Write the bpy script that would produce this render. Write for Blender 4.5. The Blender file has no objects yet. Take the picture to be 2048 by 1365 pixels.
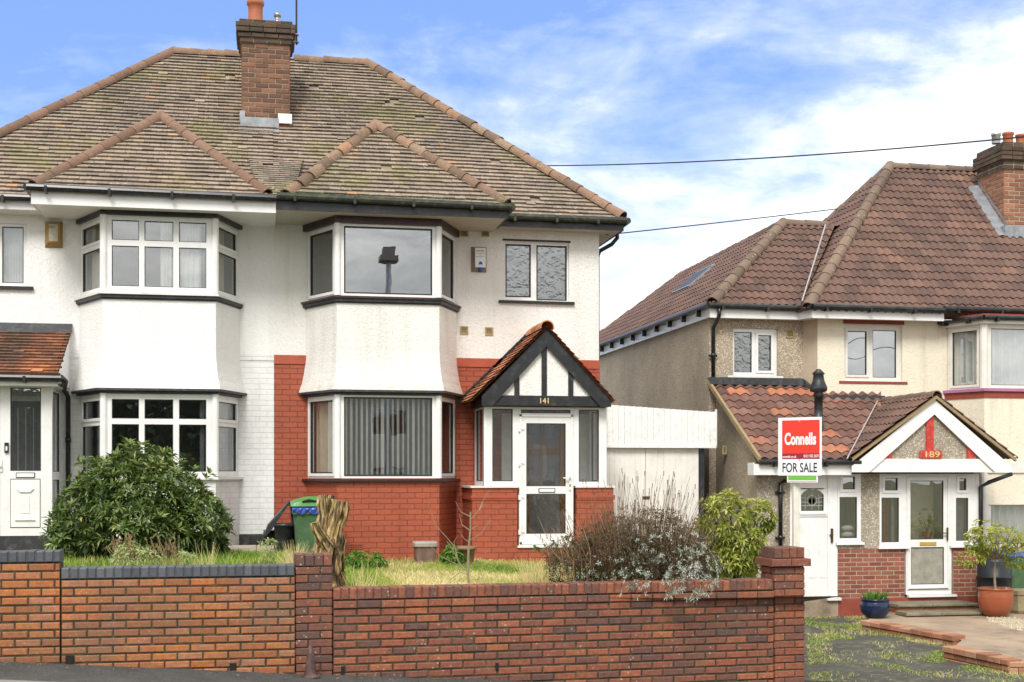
import bpy, math, random
from mathutils import Vector, Matrix, noise as mnoise
random.seed(7)
S = bpy.context.scene
COL = S.collection
# ------------------------------------------------------------------ camera, sky, sun, exposure
FPX = 2606.0; YAW = math.radians(10.95); CZ = 1.8      # focal length in px of a 2048 px wide picture
cam_d = bpy.data.cameras.new('camera'); cam = bpy.data.objects.new('camera', cam_d); COL.objects.link(cam)
cam.location = (0, 0, CZ); cam.rotation_euler = (math.radians(90), 0, -YAW)
cam_d.sensor_width = 36.0; cam_d.lens = 36.0*FPX/2048; cam_d.shift_y = (950-682.5)/2048; cam_d.clip_end = 3000
S.camera = cam
SUN_EL = math.radians(47); SUN_AZ = math.radians(-22)   # azimuth: from behind the camera, to the right
W = bpy.data.worlds.new('World'); S.world = W; W.use_nodes = True
nt = W.node_tree; nt.nodes.clear()
def N(nt, t, **k):
    n = nt.nodes.new(t)
    for a, b in k.items(): setattr(n, a, b)
    return n
def math_n(nt, op, a, b=None, c=None, clamp=False):
    n = N(nt, 'ShaderNodeMath', operation=op, use_clamp=clamp)
    for i, v in enumerate((a, b, c)):
        if v is None: continue
        if isinstance(v, (int, float)): n.inputs[i].default_value = v
        else: nt.links.new(v, n.inputs[i])
    return n.outputs[0]
def ramp(nt, fac, stops, interp='LINEAR'):
    r = N(nt, 'ShaderNodeValToRGB'); cr = r.color_ramp; cr.interpolation = interp
    while len(cr.elements) < len(stops): cr.elements.new(0.5)
    for e, (p, c) in zip(cr.elements, stops):
        e.position = p; e.color = (c, c, c, 1) if isinstance(c, (int, float)) else (*c, 1)
    nt.links.new(fac, r.inputs[0]); return r.outputs[0]
def mix(nt, fac, a, b, mode='MIX'):
    m = N(nt, 'ShaderNodeMix', data_type='RGBA', blend_type=mode)
    for s, v in ((m.inputs[0], fac), (m.inputs[6], a), (m.inputs[7], b)):
        if isinstance(v, (int, float)): s.default_value = v
        elif isinstance(v, tuple): s.default_value = (*v, 1)
        else: nt.links.new(v, s)
    return m.outputs[2]
def noise(nt, vec, scale, detail=4, rough=.55, dist=0):
    n = N(nt, 'ShaderNodeTexNoise'); n.inputs['Scale'].default_value = scale; n.inputs['Detail'].default_value = detail
    n.inputs['Roughness'].default_value = rough; n.inputs['Distortion'].default_value = dist
    if vec is not None: nt.links.new(vec, n.inputs['Vector'])
    return n.outputs[0]
def mapping(nt, vec, scale=(1,1,1), loc=(0,0,0)):
    m = N(nt, 'ShaderNodeMapping'); m.inputs['Scale'].default_value = scale; m.inputs['Location'].default_value = loc
    nt.links.new(vec, m.inputs['Vector']); return m.outputs[0]
sky = N(nt, 'ShaderNodeTexSky'); sky.sky_type = 'NISHITA'; sky.sun_disc = False
sky.sun_elevation = SUN_EL; sky.sun_rotation = math.pi - SUN_AZ; sky.air_density = 1.0; sky.dust_density = .4
tc = N(nt, 'ShaderNodeTexCoord'); sx = N(nt, 'ShaderNodeSeparateXYZ'); nt.links.new(tc.outputs['Generated'], sx.inputs[0])
# cloud layer on the sky dome: noise over direction, denser near the horizon and to the right
cl = noise(nt, mapping(nt, tc.outputs['Generated'], (1.0, 1.0, 2.2), (3.1, .4, 1.32)), 3.4, 9, .60, .35)
cl2 = noise(nt, mapping(nt, tc.outputs['Generated'], (1.0, 1.0, 3.0), (7.7, 2.1, .6)), 9.0, 6, .6, .5)
el = math_n(nt, 'MULTIPLY_ADD', sx.outputs[2], -1.5, .14)
az = math_n(nt, 'MULTIPLY', sx.outputs[0], .50)
back = ramp(nt, sx.outputs[1], [(.0, 1.0), (.55, 0)])      # the sky behind the camera is closed cloud
high = ramp(nt, sx.outputs[2], [(.42, 0), (.62, .9)])       # and so is the zenith
s1 = math_n(nt, 'ADD', math_n(nt, 'ADD', cl, math_n(nt, 'MULTIPLY', cl2, .22)), math_n(nt, 'ADD', el, az))
msk0 = ramp(nt, s1, [(.32, 0), (.44, .28), (.56, .78), (.70, 1)])
msk = math_n(nt, 'MAXIMUM', math_n(nt, 'MAXIMUM', msk0, back), high)
blue = mix(nt, 1.0, sky.outputs[0], (.80, .86, 1.20), 'MULTIPLY')
blue = mix(nt, .5, blue, (2.2, 3.8, 8.0))
cc = ramp(nt, cl2, [(.36, (6.6, 7.1, 8.3)), (.50, (8.6, 8.9, 9.4)), (.62, (10.0, 10.0, 9.9))])
ccb = ramp(nt, cl2, [(.34, (5.6, 5.7, 5.7)), (.50, (8.4, 8.3, 8.1)), (.64, (10.8, 10.6, 10.2))])
cc = mix(nt, math_n(nt, 'MAXIMUM', back, high), cc, ccb)
skyc = mix(nt, msk, blue, cc)
bg = N(nt, 'ShaderNodeBackground'); bg.inputs[1].default_value = .10
out = N(nt, 'ShaderNodeOutputWorld'); nt.links.new(skyc, bg.inputs[0]); nt.links.new(bg.outputs[0], out.inputs[0])
sd = bpy.data.lights.new('sun', 'SUN'); sd.energy = 2.2; sd.angle = math.radians(22); sd.color = (1, .97, .92)
sun = bpy.data.objects.new('sun', sd); COL.objects.link(sun)
sv = Vector((math.sin(SUN_AZ)*math.cos(SUN_EL), -math.cos(SUN_AZ)*math.cos(SUN_EL), math.sin(SUN_EL)))
sun.rotation_euler = sv.to_track_quat('Z', 'Y').to_euler()
S.view_settings.view_transform = 'Standard'; S.view_settings.look = 'None'; S.view_settings.exposure = .62; S.view_settings.gamma = 1
S.render.engine = 'CYCLES'

# ------------------------------------------------------------------ from picture measurements to metres
sA, cA = math.sin(YAW), math.cos(YAW)
def X(px, Y):
    return Y*math.tan(YAW + math.atan((px-1024)/FPX))
def dep(px, Y): return X(px, Y)*sA + Y*cA
def Z(py, px, Y): return CZ + (950-py)*dep(px, Y)/FPX
def at(px, py, Y): return Vector((X(px, Y), Y, Z(py, px, Y)))

# ------------------------------------------------------------------ mesh builder
class MB:
    def __init__(s, T=None): s.v = []; s.f = []; s.c = []; s.T = T; s.col = (.5, .5, .5)
    def add(s, vs, fs, col=None):
        k = len(s.v)
        if s.T is not None: vs = [s.T @ Vector(p) for p in vs]
        s.v.extend([tuple(p) for p in vs]); c = col or s.col
        for f in fs: s.f.append(tuple(i+k for i in f)); s.c.append(c)
    def box(s, x0, x1, y0, y1, z0, z1, col=None, M=None):
        p = [(x, y, z) for z in (z0, z1) for y in (y0, y1) for x in (x0, x1)]
        if M is not None: p = [M @ Vector(q) for q in p]
        s.add(p, [(0,2,3,1), (4,5,7,6), (0,1,5,4), (2,6,7,3), (0,4,6,2), (1,3,7,5)], col)
    def bevbox(s, x0, x1, y0, y1, z0, z1, b, col=None):   # front (y0) face inset: a brick with worn arrises
        p = [(x0,y0+b,z0),(x1,y0+b,z0),(x1,y0+b,z1),(x0,y0+b,z1),(x0+b,y0,z0+b),(x1-b,y0,z0+b),(x1-b,y0,z1-b),(x0+b,y0,z1-b),
             (x0,y1,z0),(x1,y1,z0),(x1,y1,z1),(x0,y1,z1)]
        s.add(p, [(4,5,6,7),(0,1,5,4),(1,2,6,5),(2,3,7,6),(3,0,4,7),(0,8,9,1),(1,9,10,2),(2,10,11,3),(3,11,8,0),(8,11,10,9)], col)
    def prism(s, poly, y0, y1, col=None):                 # polygon in x,z (counter-clockwise from the front) pushed along y
        n = len(poly)
        vs = [(x, y0, z) for x, z in poly] + [(x, y1, z) for x, z in poly]
        s.add(vs, [tuple(range(n)), tuple(range(2*n-1, n-1, -1))] + [(i, i+n, (i+1) % n+n, (i+1) % n) for i in range(n)], col)
    def prismz(s, poly, z0, z1, col=None):
        n = len(poly)
        vs = [(x, y, z0) for x, y in poly] + [(x, y, z1) for x, y in poly]
        s.add(vs, [tuple(range(n-1, -1, -1)), tuple(range(n, 2*n))] + [(i, (i+1) % n, (i+1) % n+n, i+n) for i in range(n)], col)
    def tube(s, pts, r, n=8, caps=True, jit=None, col=None):
        pts = [Vector(p) for p in pts]; k = len(pts); rs = r if isinstance(r, (list, tuple)) else [r]*k
        ref = None; vs = []
        for i, p in enumerate(pts):
            d = (pts[min(i+1, k-1)]-pts[max(i-1, 0)])
            if d.length < 1e-9: d = Vector((0,0,1))
            d.normalize()
            if ref is None:
                ref = Vector((0,0,1)) if abs(d.z) < .9 else Vector((1,0,0))
                a = d.cross(ref).normalized()
            else: a = (a - d*a.dot(d)).normalized()
            b = d.cross(a)
            for j in range(n):
                t = 2*math.pi*j/n; rr = rs[i]*(jit(i, j, p) if jit else 1)
                vs.append(p + a*(math.cos(t)*rr) + b*(math.sin(t)*rr))
        fs = [(i*n+j, i*n+(j+1) % n, (i+1)*n+(j+1) % n, (i+1)*n+j) for i in range(k-1) for j in range(n)]
        if caps: fs += [tuple(range(n-1, -1, -1)), tuple((k-1)*n+j for j in range(n))]
        s.add(vs, fs, col)
    def lathe(s, prof, c, n=24, col=None, sq=None):       # prof: (radius, z); sq: superellipse power for squarish pots
        vs = []
        for r, z in prof:
            for j in range(n):
                t = 2*math.pi*j/n; cx, sy = math.cos(t), math.sin(t)
                if sq: q = (abs(cx)**sq+abs(sy)**sq)**(-1/sq); cx *= q; sy *= q
                vs.append((c[0]+r*cx, c[1]+r*sy, c[2]+z))
        k = len(prof)
        s.add(vs, [(i*n+j, i*n+(j+1) % n, (i+1)*n+(j+1) % n, (i+1)*n+j) for i in range(k-1) for j in range(n)], col)
    def build(s, name, m, parent=None, loc=None, smooth=False):
        off = Vector(parent['_o']) if parent is not None else Vector(loc if loc is not None else (0,0,0))
        me = bpy.data.meshes.new(name)
        me.from_pydata([(p[0]-off.x, p[1]-off.y, p[2]-off.z) for p in s.v], [], s.f)
        nl = len(me.loops); uv = [0.0]*(2*nl); cd = [1.0]*(4*nl)
        V = s.v
        for p in me.polygons:
            nrm = p.normal; hx = math.hypot(nrm.x, nrm.y); c = s.c[p.index]
            if hx > .35: tx, ty = -nrm.y/hx, nrm.x/hx; up = nrm.cross(Vector((tx, ty, 0)))
            else: tx, ty = 1, 0; up = Vector((0,1,0))
            for li in p.loop_indices:
                q = V[me.loops[li].vertex_index]
                uv[2*li] = q[0]*tx+q[1]*ty; uv[2*li+1] = q[0]*up.x+q[1]*up.y+q[2]*up.z
                cd[4*li:4*li+3] = c
        u = me.uv_layers.new(name='UVMap'); u.data.foreach_set('uv', uv)
        a = me.color_attributes.new('Col', 'FLOAT_COLOR', 'CORNER'); a.data.foreach_set('color', cd)
        if smooth: me.polygons.foreach_set('use_smooth', [True]*len(me.polygons))
        me.materials.append(m); me.update()
        o = bpy.data.objects.new(name, me); COL.objects.link(o)
        if parent is not None: o.parent = parent
        else: o.location = off
        o['_o'] = tuple(off)
        return o
def tag(o, label, cat, group=None):
    o['label'] = label; o['category'] = cat
    if group: o['group'] = group
    return o
def thing(name, label, cat, loc=(0,0,0), group=None):
    o = bpy.data.objects.new(name, None); COL.objects.link(o); o.location = loc; o['_o'] = tuple(loc); o.empty_display_size = .2
    return tag(o, label, cat, group)
def struct(o, kind='structure'): o['kind'] = kind; return o
def frame(P0, P1):            # local x along the wall, y into it, z up; origin P0
    P0 = Vector(P0); u = Vector(P1)-P0; L = math.hypot(u.x, u.y); u = Vector((u.x/L, u.y/L, 0)); y = Vector((0,0,1)).cross(u)
    return Matrix(((u.x, y.x, 0, P0.x), (u.y, y.y, 0, P0.y), (0, 0, 1, P0.z), (0,0,0,1))), L

# ------------------------------------------------------------------ materials
def new_mat(name):
    m = bpy.data.materials.new(name); m.use_nodes = True; nt = m.node_tree; nt.nodes.clear()
    b = N(nt, 'ShaderNodeBsdfPrincipled'); o = N(nt, 'ShaderNodeOutputMaterial'); nt.links.new(b.outputs[0], o.inputs[0])
    return m, nt, b
def setc(nt, b, c):
    if isinstance(c, tuple): b.inputs['Base Color'].default_value = (*c, 1)
    else: nt.links.new(c, b.inputs['Base Color'])
def bump(nt, b, h, strength=.5, dist=.01):
    n = N(nt, 'ShaderNodeBump'); n.inputs['Strength'].default_value = strength; n.inputs['Distance'].default_value = dist
    nt.links.new(h, n.inputs['Height']); nt.links.new(n.outputs[0], b.inputs['Normal'])
def objc(nt): return N(nt, 'ShaderNodeTexCoord').outputs['Object']
def uvc(nt): return N(nt, 'ShaderNodeTexCoord').outputs['UV']
def attr(nt):
    a = N(nt, 'ShaderNodeAttribute', attribute_name='Col'); sp = N(nt, 'ShaderNodeSeparateColor'); nt.links.new(a.outputs[0], sp.inputs[0])
    return a.outputs[0], sp.outputs
def plain(name, c, rough=.5, var=.12, scale=6, bmp=.0, bscale=60, metal=0, dirt=None):
    m, nt, b = new_mat(name); oc = objc(nt)
    k = ramp(nt, noise(nt, oc, scale, 5), [(.3, 1-var), (.7, 1+var*.4)])
    col = mix(nt, 1.0, c, k, 'MULTIPLY')
    if dirt: col = mix(nt, ramp(nt, noise(nt, oc, dirt[1], 8, .7), [(.5, 0), (.72, dirt[2])]), col, dirt[0])
    setc(nt, b, col); b.inputs['Roughness'].default_value = rough; b.inputs['Metallic'].default_value = metal
    if bmp: bump(nt, b, noise(nt, oc, bscale, 6), bmp, .01)
    return m
def render_mat(name, c, c2, scale=28, strength=.55, stain=None, sc=.5, zst=None):   # roughcast render
    m, nt, b = new_mat(name); oc = objc(nt); v = mapping(nt, oc, (1, 1, .75))
    n1 = noise(nt, v, scale, 4, .62, .9); n2 = noise(nt, oc, .9, 6, .6); n3 = noise(nt, mapping(nt, oc, (3.0, 3.0, .35)), 1.2, 5, .65)
    col = mix(nt, ramp(nt, n2, [(.35, 0), (.7, .55)]), c, c2)
    gr = ramp(nt, noise(nt, mapping(nt, oc, (5.5, 5.5, .22), (3,1,2)), 1.6, 6, .7), [(.56, 0), (.72, .14)])
    col = mix(nt, gr, col, (.40, .37, .30))
    col = mix(nt, ramp(nt, n1, [(.28, .20), (.45, 0)]), col, tuple(x*.45 for x in c))
    if stain: col = mix(nt, ramp(nt, n3, [(.52, 0), (.75, sc)]), col, stain)
    if zst:   # algae and rain stains low on the skirt of the bay
        sp = N(nt, 'ShaderNodeSeparateXYZ'); nt.links.new(oc, sp.inputs[0])
        g = math_n(nt, 'MULTIPLY', ramp(nt, math_n(nt, 'DIVIDE', math_n(nt, 'SUBTRACT', sp.outputs[2], zst[0]), zst[1]), [(0, 1), (1, 0)]), ramp(nt, noise(nt, mapping(nt, oc, (2.2, 2.2, 2.2)), 3, 7, .7), [(.38, 0), (.62, .8)]))
        col = mix(nt, g, col, (.36, .33, .18))
    setc(nt, b, col); b.inputs['Roughness'].default_value = .9
    bump(nt, b, n1, strength, .02); return m
def pebble(name, cs, mort):
    m, nt, b = new_mat(name); oc = objc(nt)
    v = N(nt, 'ShaderNodeTexVoronoi'); v.inputs['Scale'].default_value = 46; nt.links.new(mapping(nt, oc, (1,1,1)), v.inputs['Vector'])
    s = N(nt, 'ShaderNodeSeparateColor'); nt.links.new(v.outputs['Color'], s.inputs[0])
    col = ramp(nt, s.outputs[0], cs)
    col = mix(nt, ramp(nt, v.outputs['Distance'], [(.30, 0), (.62, .85)]), col, mort)
    col = mix(nt, 1.0, col, ramp(nt, noise(nt, oc, .8, 7, .65), [(.3, .72), (.7, 1.12)]), 'MULTIPLY')
    setc(nt, b, col); b.inputs['Roughness'].default_value = .9
    bump(nt, b, v.outputs['Distance'], -.5, .012); return m
def painted_brick(name, c, c2, mort, bh=.085, bw=.235, bs=.6, plain_mortar=.35):
    m, nt, b = new_mat(name); uv = uvc(nt); oc = objc(nt)
    wob = N(nt, 'ShaderNodeVectorMath', operation='ADD'); nn = N(nt, 'ShaderNodeTexNoise'); nn.inputs['Scale'].default_value = 5; nt.links.new(oc, nn.inputs['Vector'])
    sc = N(nt, 'ShaderNodeVectorMath', operation='SCALE'); sc.inputs[3].default_value = .012; nt.links.new(nn.outputs['Color'], sc.inputs[0])
    nt.links.new(uv, wob.inputs[0]); nt.links.new(sc.outputs[0], wob.inputs[1])
    br = N(nt, 'ShaderNodeTexBrick'); br.offset = .5; nt.links.new(wob.outputs[0], br.inputs['Vector'])
    br.inputs['Scale'].default_value = 1; br.inputs['Mortar Size'].default_value = .006; br.inputs['Mortar Smooth'].default_value = .6
    br.inputs['Brick Width'].default_value = bw; br.inputs['Row Height'].default_value = bh
    br.inputs['Color1'].default_value = (*c, 1); br.inputs['Color2'].default_value = (*c2, 1); br.inputs['Mortar'].default_value = (*mort, 1)
    f = ramp(nt, noise(nt, oc, 3.5, 7, .65), [(.32, 0), (.68, 1)])
    col = mix(nt, plain_mortar, mix(nt, f, c, c2), br.outputs['Color'])
    col = mix(nt, ramp(nt, noise(nt, mapping(nt, oc, (1, 1, 2.5)), 7, 8, .75), [(.66, 0), (.74, .5)]), col, tuple(min(1, x*1.5+.05) for x in c))
    col = mix(nt, ramp(nt, noise(nt, mapping(nt, oc, (2, 2, .5)), 1.7, 6, .7), [(.5, 0), (.78, .45)]), col, tuple(x*.45 for x in c))
    setc(nt, b, col); b.inputs['Roughness'].default_value = .62
    h = math_n(nt, 'ADD', math_n(nt, 'MULTIPLY', br.outputs['Fac'], -1.0), math_n(nt, 'MULTIPLY', noise(nt, oc, 30, 5), .5))
    bump(nt, b, h, bs, .012); return m
def attr_mat(name, stops, rough=.8, moss=None, lich=0, nscale=1.3, bmp=.4, bscale=50, dirt=None, vscale=9, grain=(.66, 1.22)):   # colour picked per brick / tile by the mesh's random value
    m, nt, b = new_mat(name); oc = objc(nt); _, sp = attr(nt)
    col = ramp(nt, sp[0], stops)
    col = mix(nt, 1.0, col, ramp(nt, noise(nt, oc, 26, 8, .78), [(.28, grain[0]), (.72, grain[1])]), 'MULTIPLY')
    if dirt: col = mix(nt, ramp(nt, noise(nt, oc, nscale*.8, 7, .66), [(dirt[1], 0), (dirt[1]+.2, dirt[2])]), col, dirt[0])
    if moss: col = mix(nt, ramp(nt, noise(nt, mapping(nt, oc, (1,1,1), (4,1,9)), nscale, 8, .68), [(moss[1], 0), (moss[1]+.16, moss[2])]), col, moss[0])
    if lich:
        v = N(nt, 'ShaderNodeTexVoronoi'); v.inputs['Scale'].default_value = vscale; nt.links.new(oc, v.inputs['Vector'])
        q = math_n(nt, 'MULTIPLY', ramp(nt, v.outputs['Distance'], [(.10, 1), (.22, 0)]), ramp(nt, noise(nt, oc, 2.2, 5), [(.45, 0), (.6, 1)]))
        col = mix(nt, math_n(nt, 'MULTIPLY', q, lich), col, (.58, .56, .47))
    setc(nt, b, col); b.inputs['Roughness'].default_value = rough
    bump(nt, b, noise(nt, oc, bscale, 6, .7), bmp, .006); return m
def leaf_mat(name, stops, rough=.42, trans=.25):
    m, nt, b = new_mat(name); _, sp = attr(nt)
    col = ramp(nt, sp[0], stops); setc(nt, b, col); b.inputs['Roughness'].default_value = rough
    tr = N(nt, 'ShaderNodeBsdfTranslucent'); nt.links.new(mix(nt, 1.0, col, (1.3, 1.4, .7), 'MULTIPLY'), tr.inputs[0])
    ms = N(nt, 'ShaderNodeMixShader'); ms.inputs[0].default_value = trans
    nt.links.new(b.outputs[0], ms.inputs[1]); nt.links.new(tr.outputs[0], ms.inputs[2])
    nt.links.new(ms.outputs[0], nt.nodes['Material Output'].inputs[0]); return m
def glass_mat(name, refl=.3, tint=(.85, .88, .87), bscale=0, bst=0, rough=.0):
    m = bpy.data.materials.new(name); m.use_nodes = True; nt = m.node_tree; nt.nodes.clear()
    g = N(nt, 'ShaderNodeBsdfGlossy'); g.inputs['Roughness'].default_value = rough; g.inputs[0].default_value = (.9, .93, .95, 1)
    t = N(nt, 'ShaderNodeBsdfTransparent'); t.inputs[0].default_value = (*tint, 1)
    lw = N(nt, 'ShaderNodeLayerWeight'); lw.inputs[0].default_value = .35
    f = math_n(nt, 'ADD', refl, math_n(nt, 'MULTIPLY', lw.outputs['Fresnel'], .5), clamp=True)
    ms = N(nt, 'ShaderNodeMixShader'); o = N(nt, 'ShaderNodeOutputMaterial')
    nt.links.new(f, ms.inputs[0]); nt.links.new(t.outputs[0], ms.inputs[1]); nt.links.new(g.outputs[0], ms.inputs[2]); nt.links.new(ms.outputs[0], o.inputs[0])
    bn = N(nt, 'ShaderNodeBump'); oc = objc(nt)
    bn.inputs['Strength'].default_value = bst if bscale else .12; bn.inputs['Distance'].default_value = .02 if bscale else .01
    nt.links.new(noise(nt, oc, bscale or 1.1, 3, .5, 1.5 if bscale else 0), bn.inputs['Height']); nt.links.new(bn.outputs[0], g.inputs['Normal'])
    return m
M = {}
M['upvc'] = plain('white plastic', (.80, .80, .79), .35, .06, 3, dirt=((.45,.43,.36), 4, .25))
M['upvc_old'] = plain('weathered white plastic', (.74, .74, .71), .45, .1, 3, dirt=((.38,.36,.28), 5, .4))
M['cream_pvc'] = plain('cream window frame', (.74, .72, .66), .45, .08, 4, dirt=((.4,.36,.28), 5, .3))
M['gasket'] = plain('dark brown frame', (.022, .016, .015), .5)
M['gasket_thin'] = plain('rubber gasket', (.04, .04, .04), .6)
M['black'] = plain('black paint', (.016, .017, .02), .42, .3, 9, .15, 40, dirt=((.12,.12,.12), 6, .35))
M['blackgloss'] = plain('black gutter plastic', (.012, .013, .014), .28, .3, 9, dirt=((.10,.10,.08), 7, .4))
M['gutmoss'] = plain('mossy gutter', (.02, .022, .016), .6, .3, 9, .4, 60, dirt=((.09,.11,.03), 9, .8))
M['brownpaint'] = plain('dark maroon paint', (.045, .018, .018), .4, .3, 9, dirt=((.12,.09,.08), 6, .3))
M['white_render'] = render_mat('white roughcast', (.83, .815, .78), (.74, .725, .69), 28, .9, (.50, .46, .38), .28)
M['white_bay'] = render_mat('white roughcast skirt', (.83, .815, .78), (.75, .735, .70), 26, .9, (.42, .39, .30), .3, zst=(2.35, .55))
M['clean_render'] = render_mat('clean white roughcast', (.86, .855, .84), (.80, .795, .78), 26, .8, (.6, .59, .56), .15)
M['cream_render'] = render_mat('cream roughcast', (.80, .74, .60), (.69, .62, .48), 26, .7, (.4, .33, .24), .4)
M['tan_render'] = render_mat('tan smooth render', (.50, .42, .31), (.40, .33, .24), 10, .3, (.25, .2, .14), .3)
M['white_brick'] = painted_brick('white painted brick', (.78, .78, .77), (.70, .70, .69), (.55, .55, .54), bs=.55, plain_mortar=.3)
M['red_brick'] = painted_brick('red painted brick', (.39, .086, .038), (.31, .068, .033), (.13, .030, .018), bs=1.0, plain_mortar=.5)
M['red_paint'] = plain('red masonry paint', (.38, .080, .036), .6, .15, 5, .2, 40, dirt=((.12,.03,.02), 3, .5))
M['plinth'] = plain('black plinth paint', (.028, .029, .032), .6, .3, 5, .3, 30, dirt=((.2,.2,.19), 5, .5))
M['pebble_grey'] = pebble('grey brown pebbledash', [(0,(.36,.295,.21)), (.5,(.56,.475,.355)), (.85,(.68,.60,.47)), (1,(.78,.72,.62))], (.31,.245,.175))
M['pebble_pale'] = pebble('pale pebbledash', [(0,(.26,.22,.16)), (.5,(.46,.40,.31)), (.85,(.60,.54,.45)), (1,(.75,.72,.66))], (.27,.23,.17))
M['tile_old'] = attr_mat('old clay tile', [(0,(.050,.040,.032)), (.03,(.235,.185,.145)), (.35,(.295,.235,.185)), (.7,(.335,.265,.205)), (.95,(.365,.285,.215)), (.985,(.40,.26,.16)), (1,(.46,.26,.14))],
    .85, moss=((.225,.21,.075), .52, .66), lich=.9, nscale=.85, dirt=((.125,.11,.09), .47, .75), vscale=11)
M['hip_tile'] = attr_mat('clay hip tile', [(0,(.15,.10,.065)), (.4,(.24,.150,.095)), (.8,(.29,.175,.11)), (.93,(.27,.19,.13)), (1,(.45,.18,.07))], .85, moss=((.12,.11,.04), .60, .7), lich=.5, nscale=3.2, dirt=((.08,.06,.045), .5, .6), vscale=16)
M['hip_brown'] = attr_mat('smooth brown hip tile', [(0,(.165,.095,.062)), (.5,(.20,.118,.078)), (1,(.235,.14,.095))], .85, lich=.25, nscale=3, dirt=((.10,.07,.05), .5, .5), vscale=16)
M['tile_orange'] = attr_mat('orange clay tile', [(0,(.34,.11,.05)), (.4,(.45,.16,.07)), (.8,(.56,.23,.11)), (1,(.60,.33,.18))], .8, lich=.3, nscale=3, dirt=((.13,.06,.035), .5, .7))
M['tile_leftporch'] = attr_mat('stained orange tile', [(0,(.30,.10,.05)), (.5,(.45,.17,.08)), (1,(.52,.25,.12))], .8, moss=((.17,.15,.04), .60, .6), lich=.3, nscale=1.6, dirt=((.09,.06,.045), .40, .9))
M['tile_conc'] = attr_mat('brown concrete tile', [(0,(.095,.054,.042)), (.4,(.135,.074,.055)), (.75,(.165,.090,.066)), (.93,(.15,.09,.065)), (1,(.22,.115,.078))], .72, moss=((.20,.17,.045), .70, .6), lich=0, nscale=1.2, dirt=((.10,.055,.045), .5, .45))
M['tile_conc2'] = attr_mat('orange brown concrete tile', [(0,(.12,.062,.048)), (.5,(.19,.095,.070)), (.8,(.24,.13,.10)), (.94,(.45,.17,.09)), (1,(.50,.20,.11))], .72, moss=((.18,.17,.045), .68, .5), nscale=1.6, dirt=((.085,.05,.04), .5, .5))
M['ridge_conc'] = attr_mat('grey brown ridge tile', [(0,(.13,.09,.065)), (.5,(.18,.125,.09)), (1,(.23,.16,.115))], .85, moss=((.22,.19,.05), .62, .6), lich=.5, nscale=2.5, dirt=((.10,.08,.06), .5, .5))
M['mortar'] = plain('mortar', (.30, .25, .19), .95, .3, 9, .5, 50)
M['mortar_dark'] = plain('dark mortar', (.050, .044, .026), .95, .45, 9, .5, 50, dirt=((.22,.17,.07), 8, .5))
M['mortar_pale'] = plain('pale mortar', (.46, .40, .31), .95, .2, 9, .4, 50)
M['brick_chim'] = attr_mat('old chimney brick', [(0,(.13,.062,.040)), (.5,(.20,.092,.055)), (1,(.27,.125,.070))], .85, moss=((.17,.15,.07), .58, .75), nscale=2.0, dirt=((.07,.05,.035), .50, .7))
M['brick_cap'] = attr_mat('sooty brick', [(0,(.055,.04,.03)), (1,(.12,.075,.05))], .9, moss=((.12,.11,.05), .52, .6), nscale=3, dirt=((.05,.04,.03), .5, .5))
M['brick_chim2'] = attr_mat('orange red chimney brick', [(0,(.22,.095,.055)), (.5,(.30,.13,.075)), (1,(.38,.18,.10))], .85, nscale=2, dirt=((.13,.08,.05), .5, .5))
M['brick_orange'] = attr_mat('orange brick', [(0,(.27,.095,.035)), (.35,(.36,.125,.038)), (.7,(.43,.155,.048)), (1,(.36,.16,.085))], .8, nscale=1.3, dirt=((.17,.095,.06), .44, .70), bmp=.6, grain=(.5, 1.4), lich=.3, vscale=23)
M['brick_darkred'] = attr_mat('dark red brick', [(0,(.105,.055,.045)), (.15,(.155,.065,.045)), (.35,(.205,.072,.042)), (.85,(.255,.082,.042)), (1,(.32,.11,.048))], .75, nscale=1.4, dirt=((.075,.05,.042), .50, .55), bmp=.6, lich=.45, vscale=17, grain=(.5, 1.4))
M['brick_blue'] = attr_mat('blue engineering brick', [(0,(.060,.066,.078)), (.6,(.088,.096,.11)), (1,(.13,.135,.15))], .55, lich=.1, nscale=3, dirt=((.12,.11,.08), .58, .4))
M['brick_porch'] = attr_mat('brown red brick', [(0,(.20,.062,.040)), (.5,(.27,.085,.052)), (1,(.33,.12,.075))], .8, nscale=2, dirt=((.15,.06,.045), .55, .4))
M['brick_edge'] = attr_mat('worn orange brick', [(0,(.32,.13,.07)), (.6,(.42,.19,.11)), (1,(.45,.27,.17))], .85, moss=((.16,.17,.06), .6, .4), nscale=3, dirt=((.15,.1,.06), .5, .6))
M['soffit'] = plain('pale soffit board', (.50, .48, .42), .6, .2, 4, dirt=((.25,.22,.15), 4, .6))
M['lead'] = plain('lead flashing', (.30, .32, .35), .45, .3, 6, .2, 20, .3, dirt=((.5,.5,.48), 9, .5))
M['lead_dark'] = plain('black flashing', (.035, .038, .042), .5, .3, 6, .3, 20, dirt=((.14,.14,.14), 9, .5))
M['terracotta'] = plain('terracotta', (.42, .13, .055), .6, .2, 6, .1, 40, dirt=((.3,.2,.12), 6, .4))
M['potglaze'] = plain('glazed terracotta', (.36, .10, .045), .22, .25, 3, dirt=((.18,.08,.05), 3, .5))
M['steel'] = plain('steel', (.45, .45, .44), .35, .2, 9, metal=.8)
M['galv'] = plain('galvanised bracket', (.42, .43, .44), .5, .2, 9)
M['vent_clay'] = plain('buff vent', (.42, .33, .16), .8, .25, 14, .2, dirt=((.2,.14,.06), 20, .5))
M['dark'] = plain('dark void', (.01, .01, .01), .9)
M['room'] = plain('room wall', (.50, .49, .45), .9)
M['room_dark'] = plain('dim room wall', (.05, .05, .045), .9)
M['room_red'] = plain('red curtain', (.22, .02, .018), .9, .6, 12)
M['curtain'] = plain('white curtain', (.90, .90, .86), .9, .12, 8)
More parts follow.
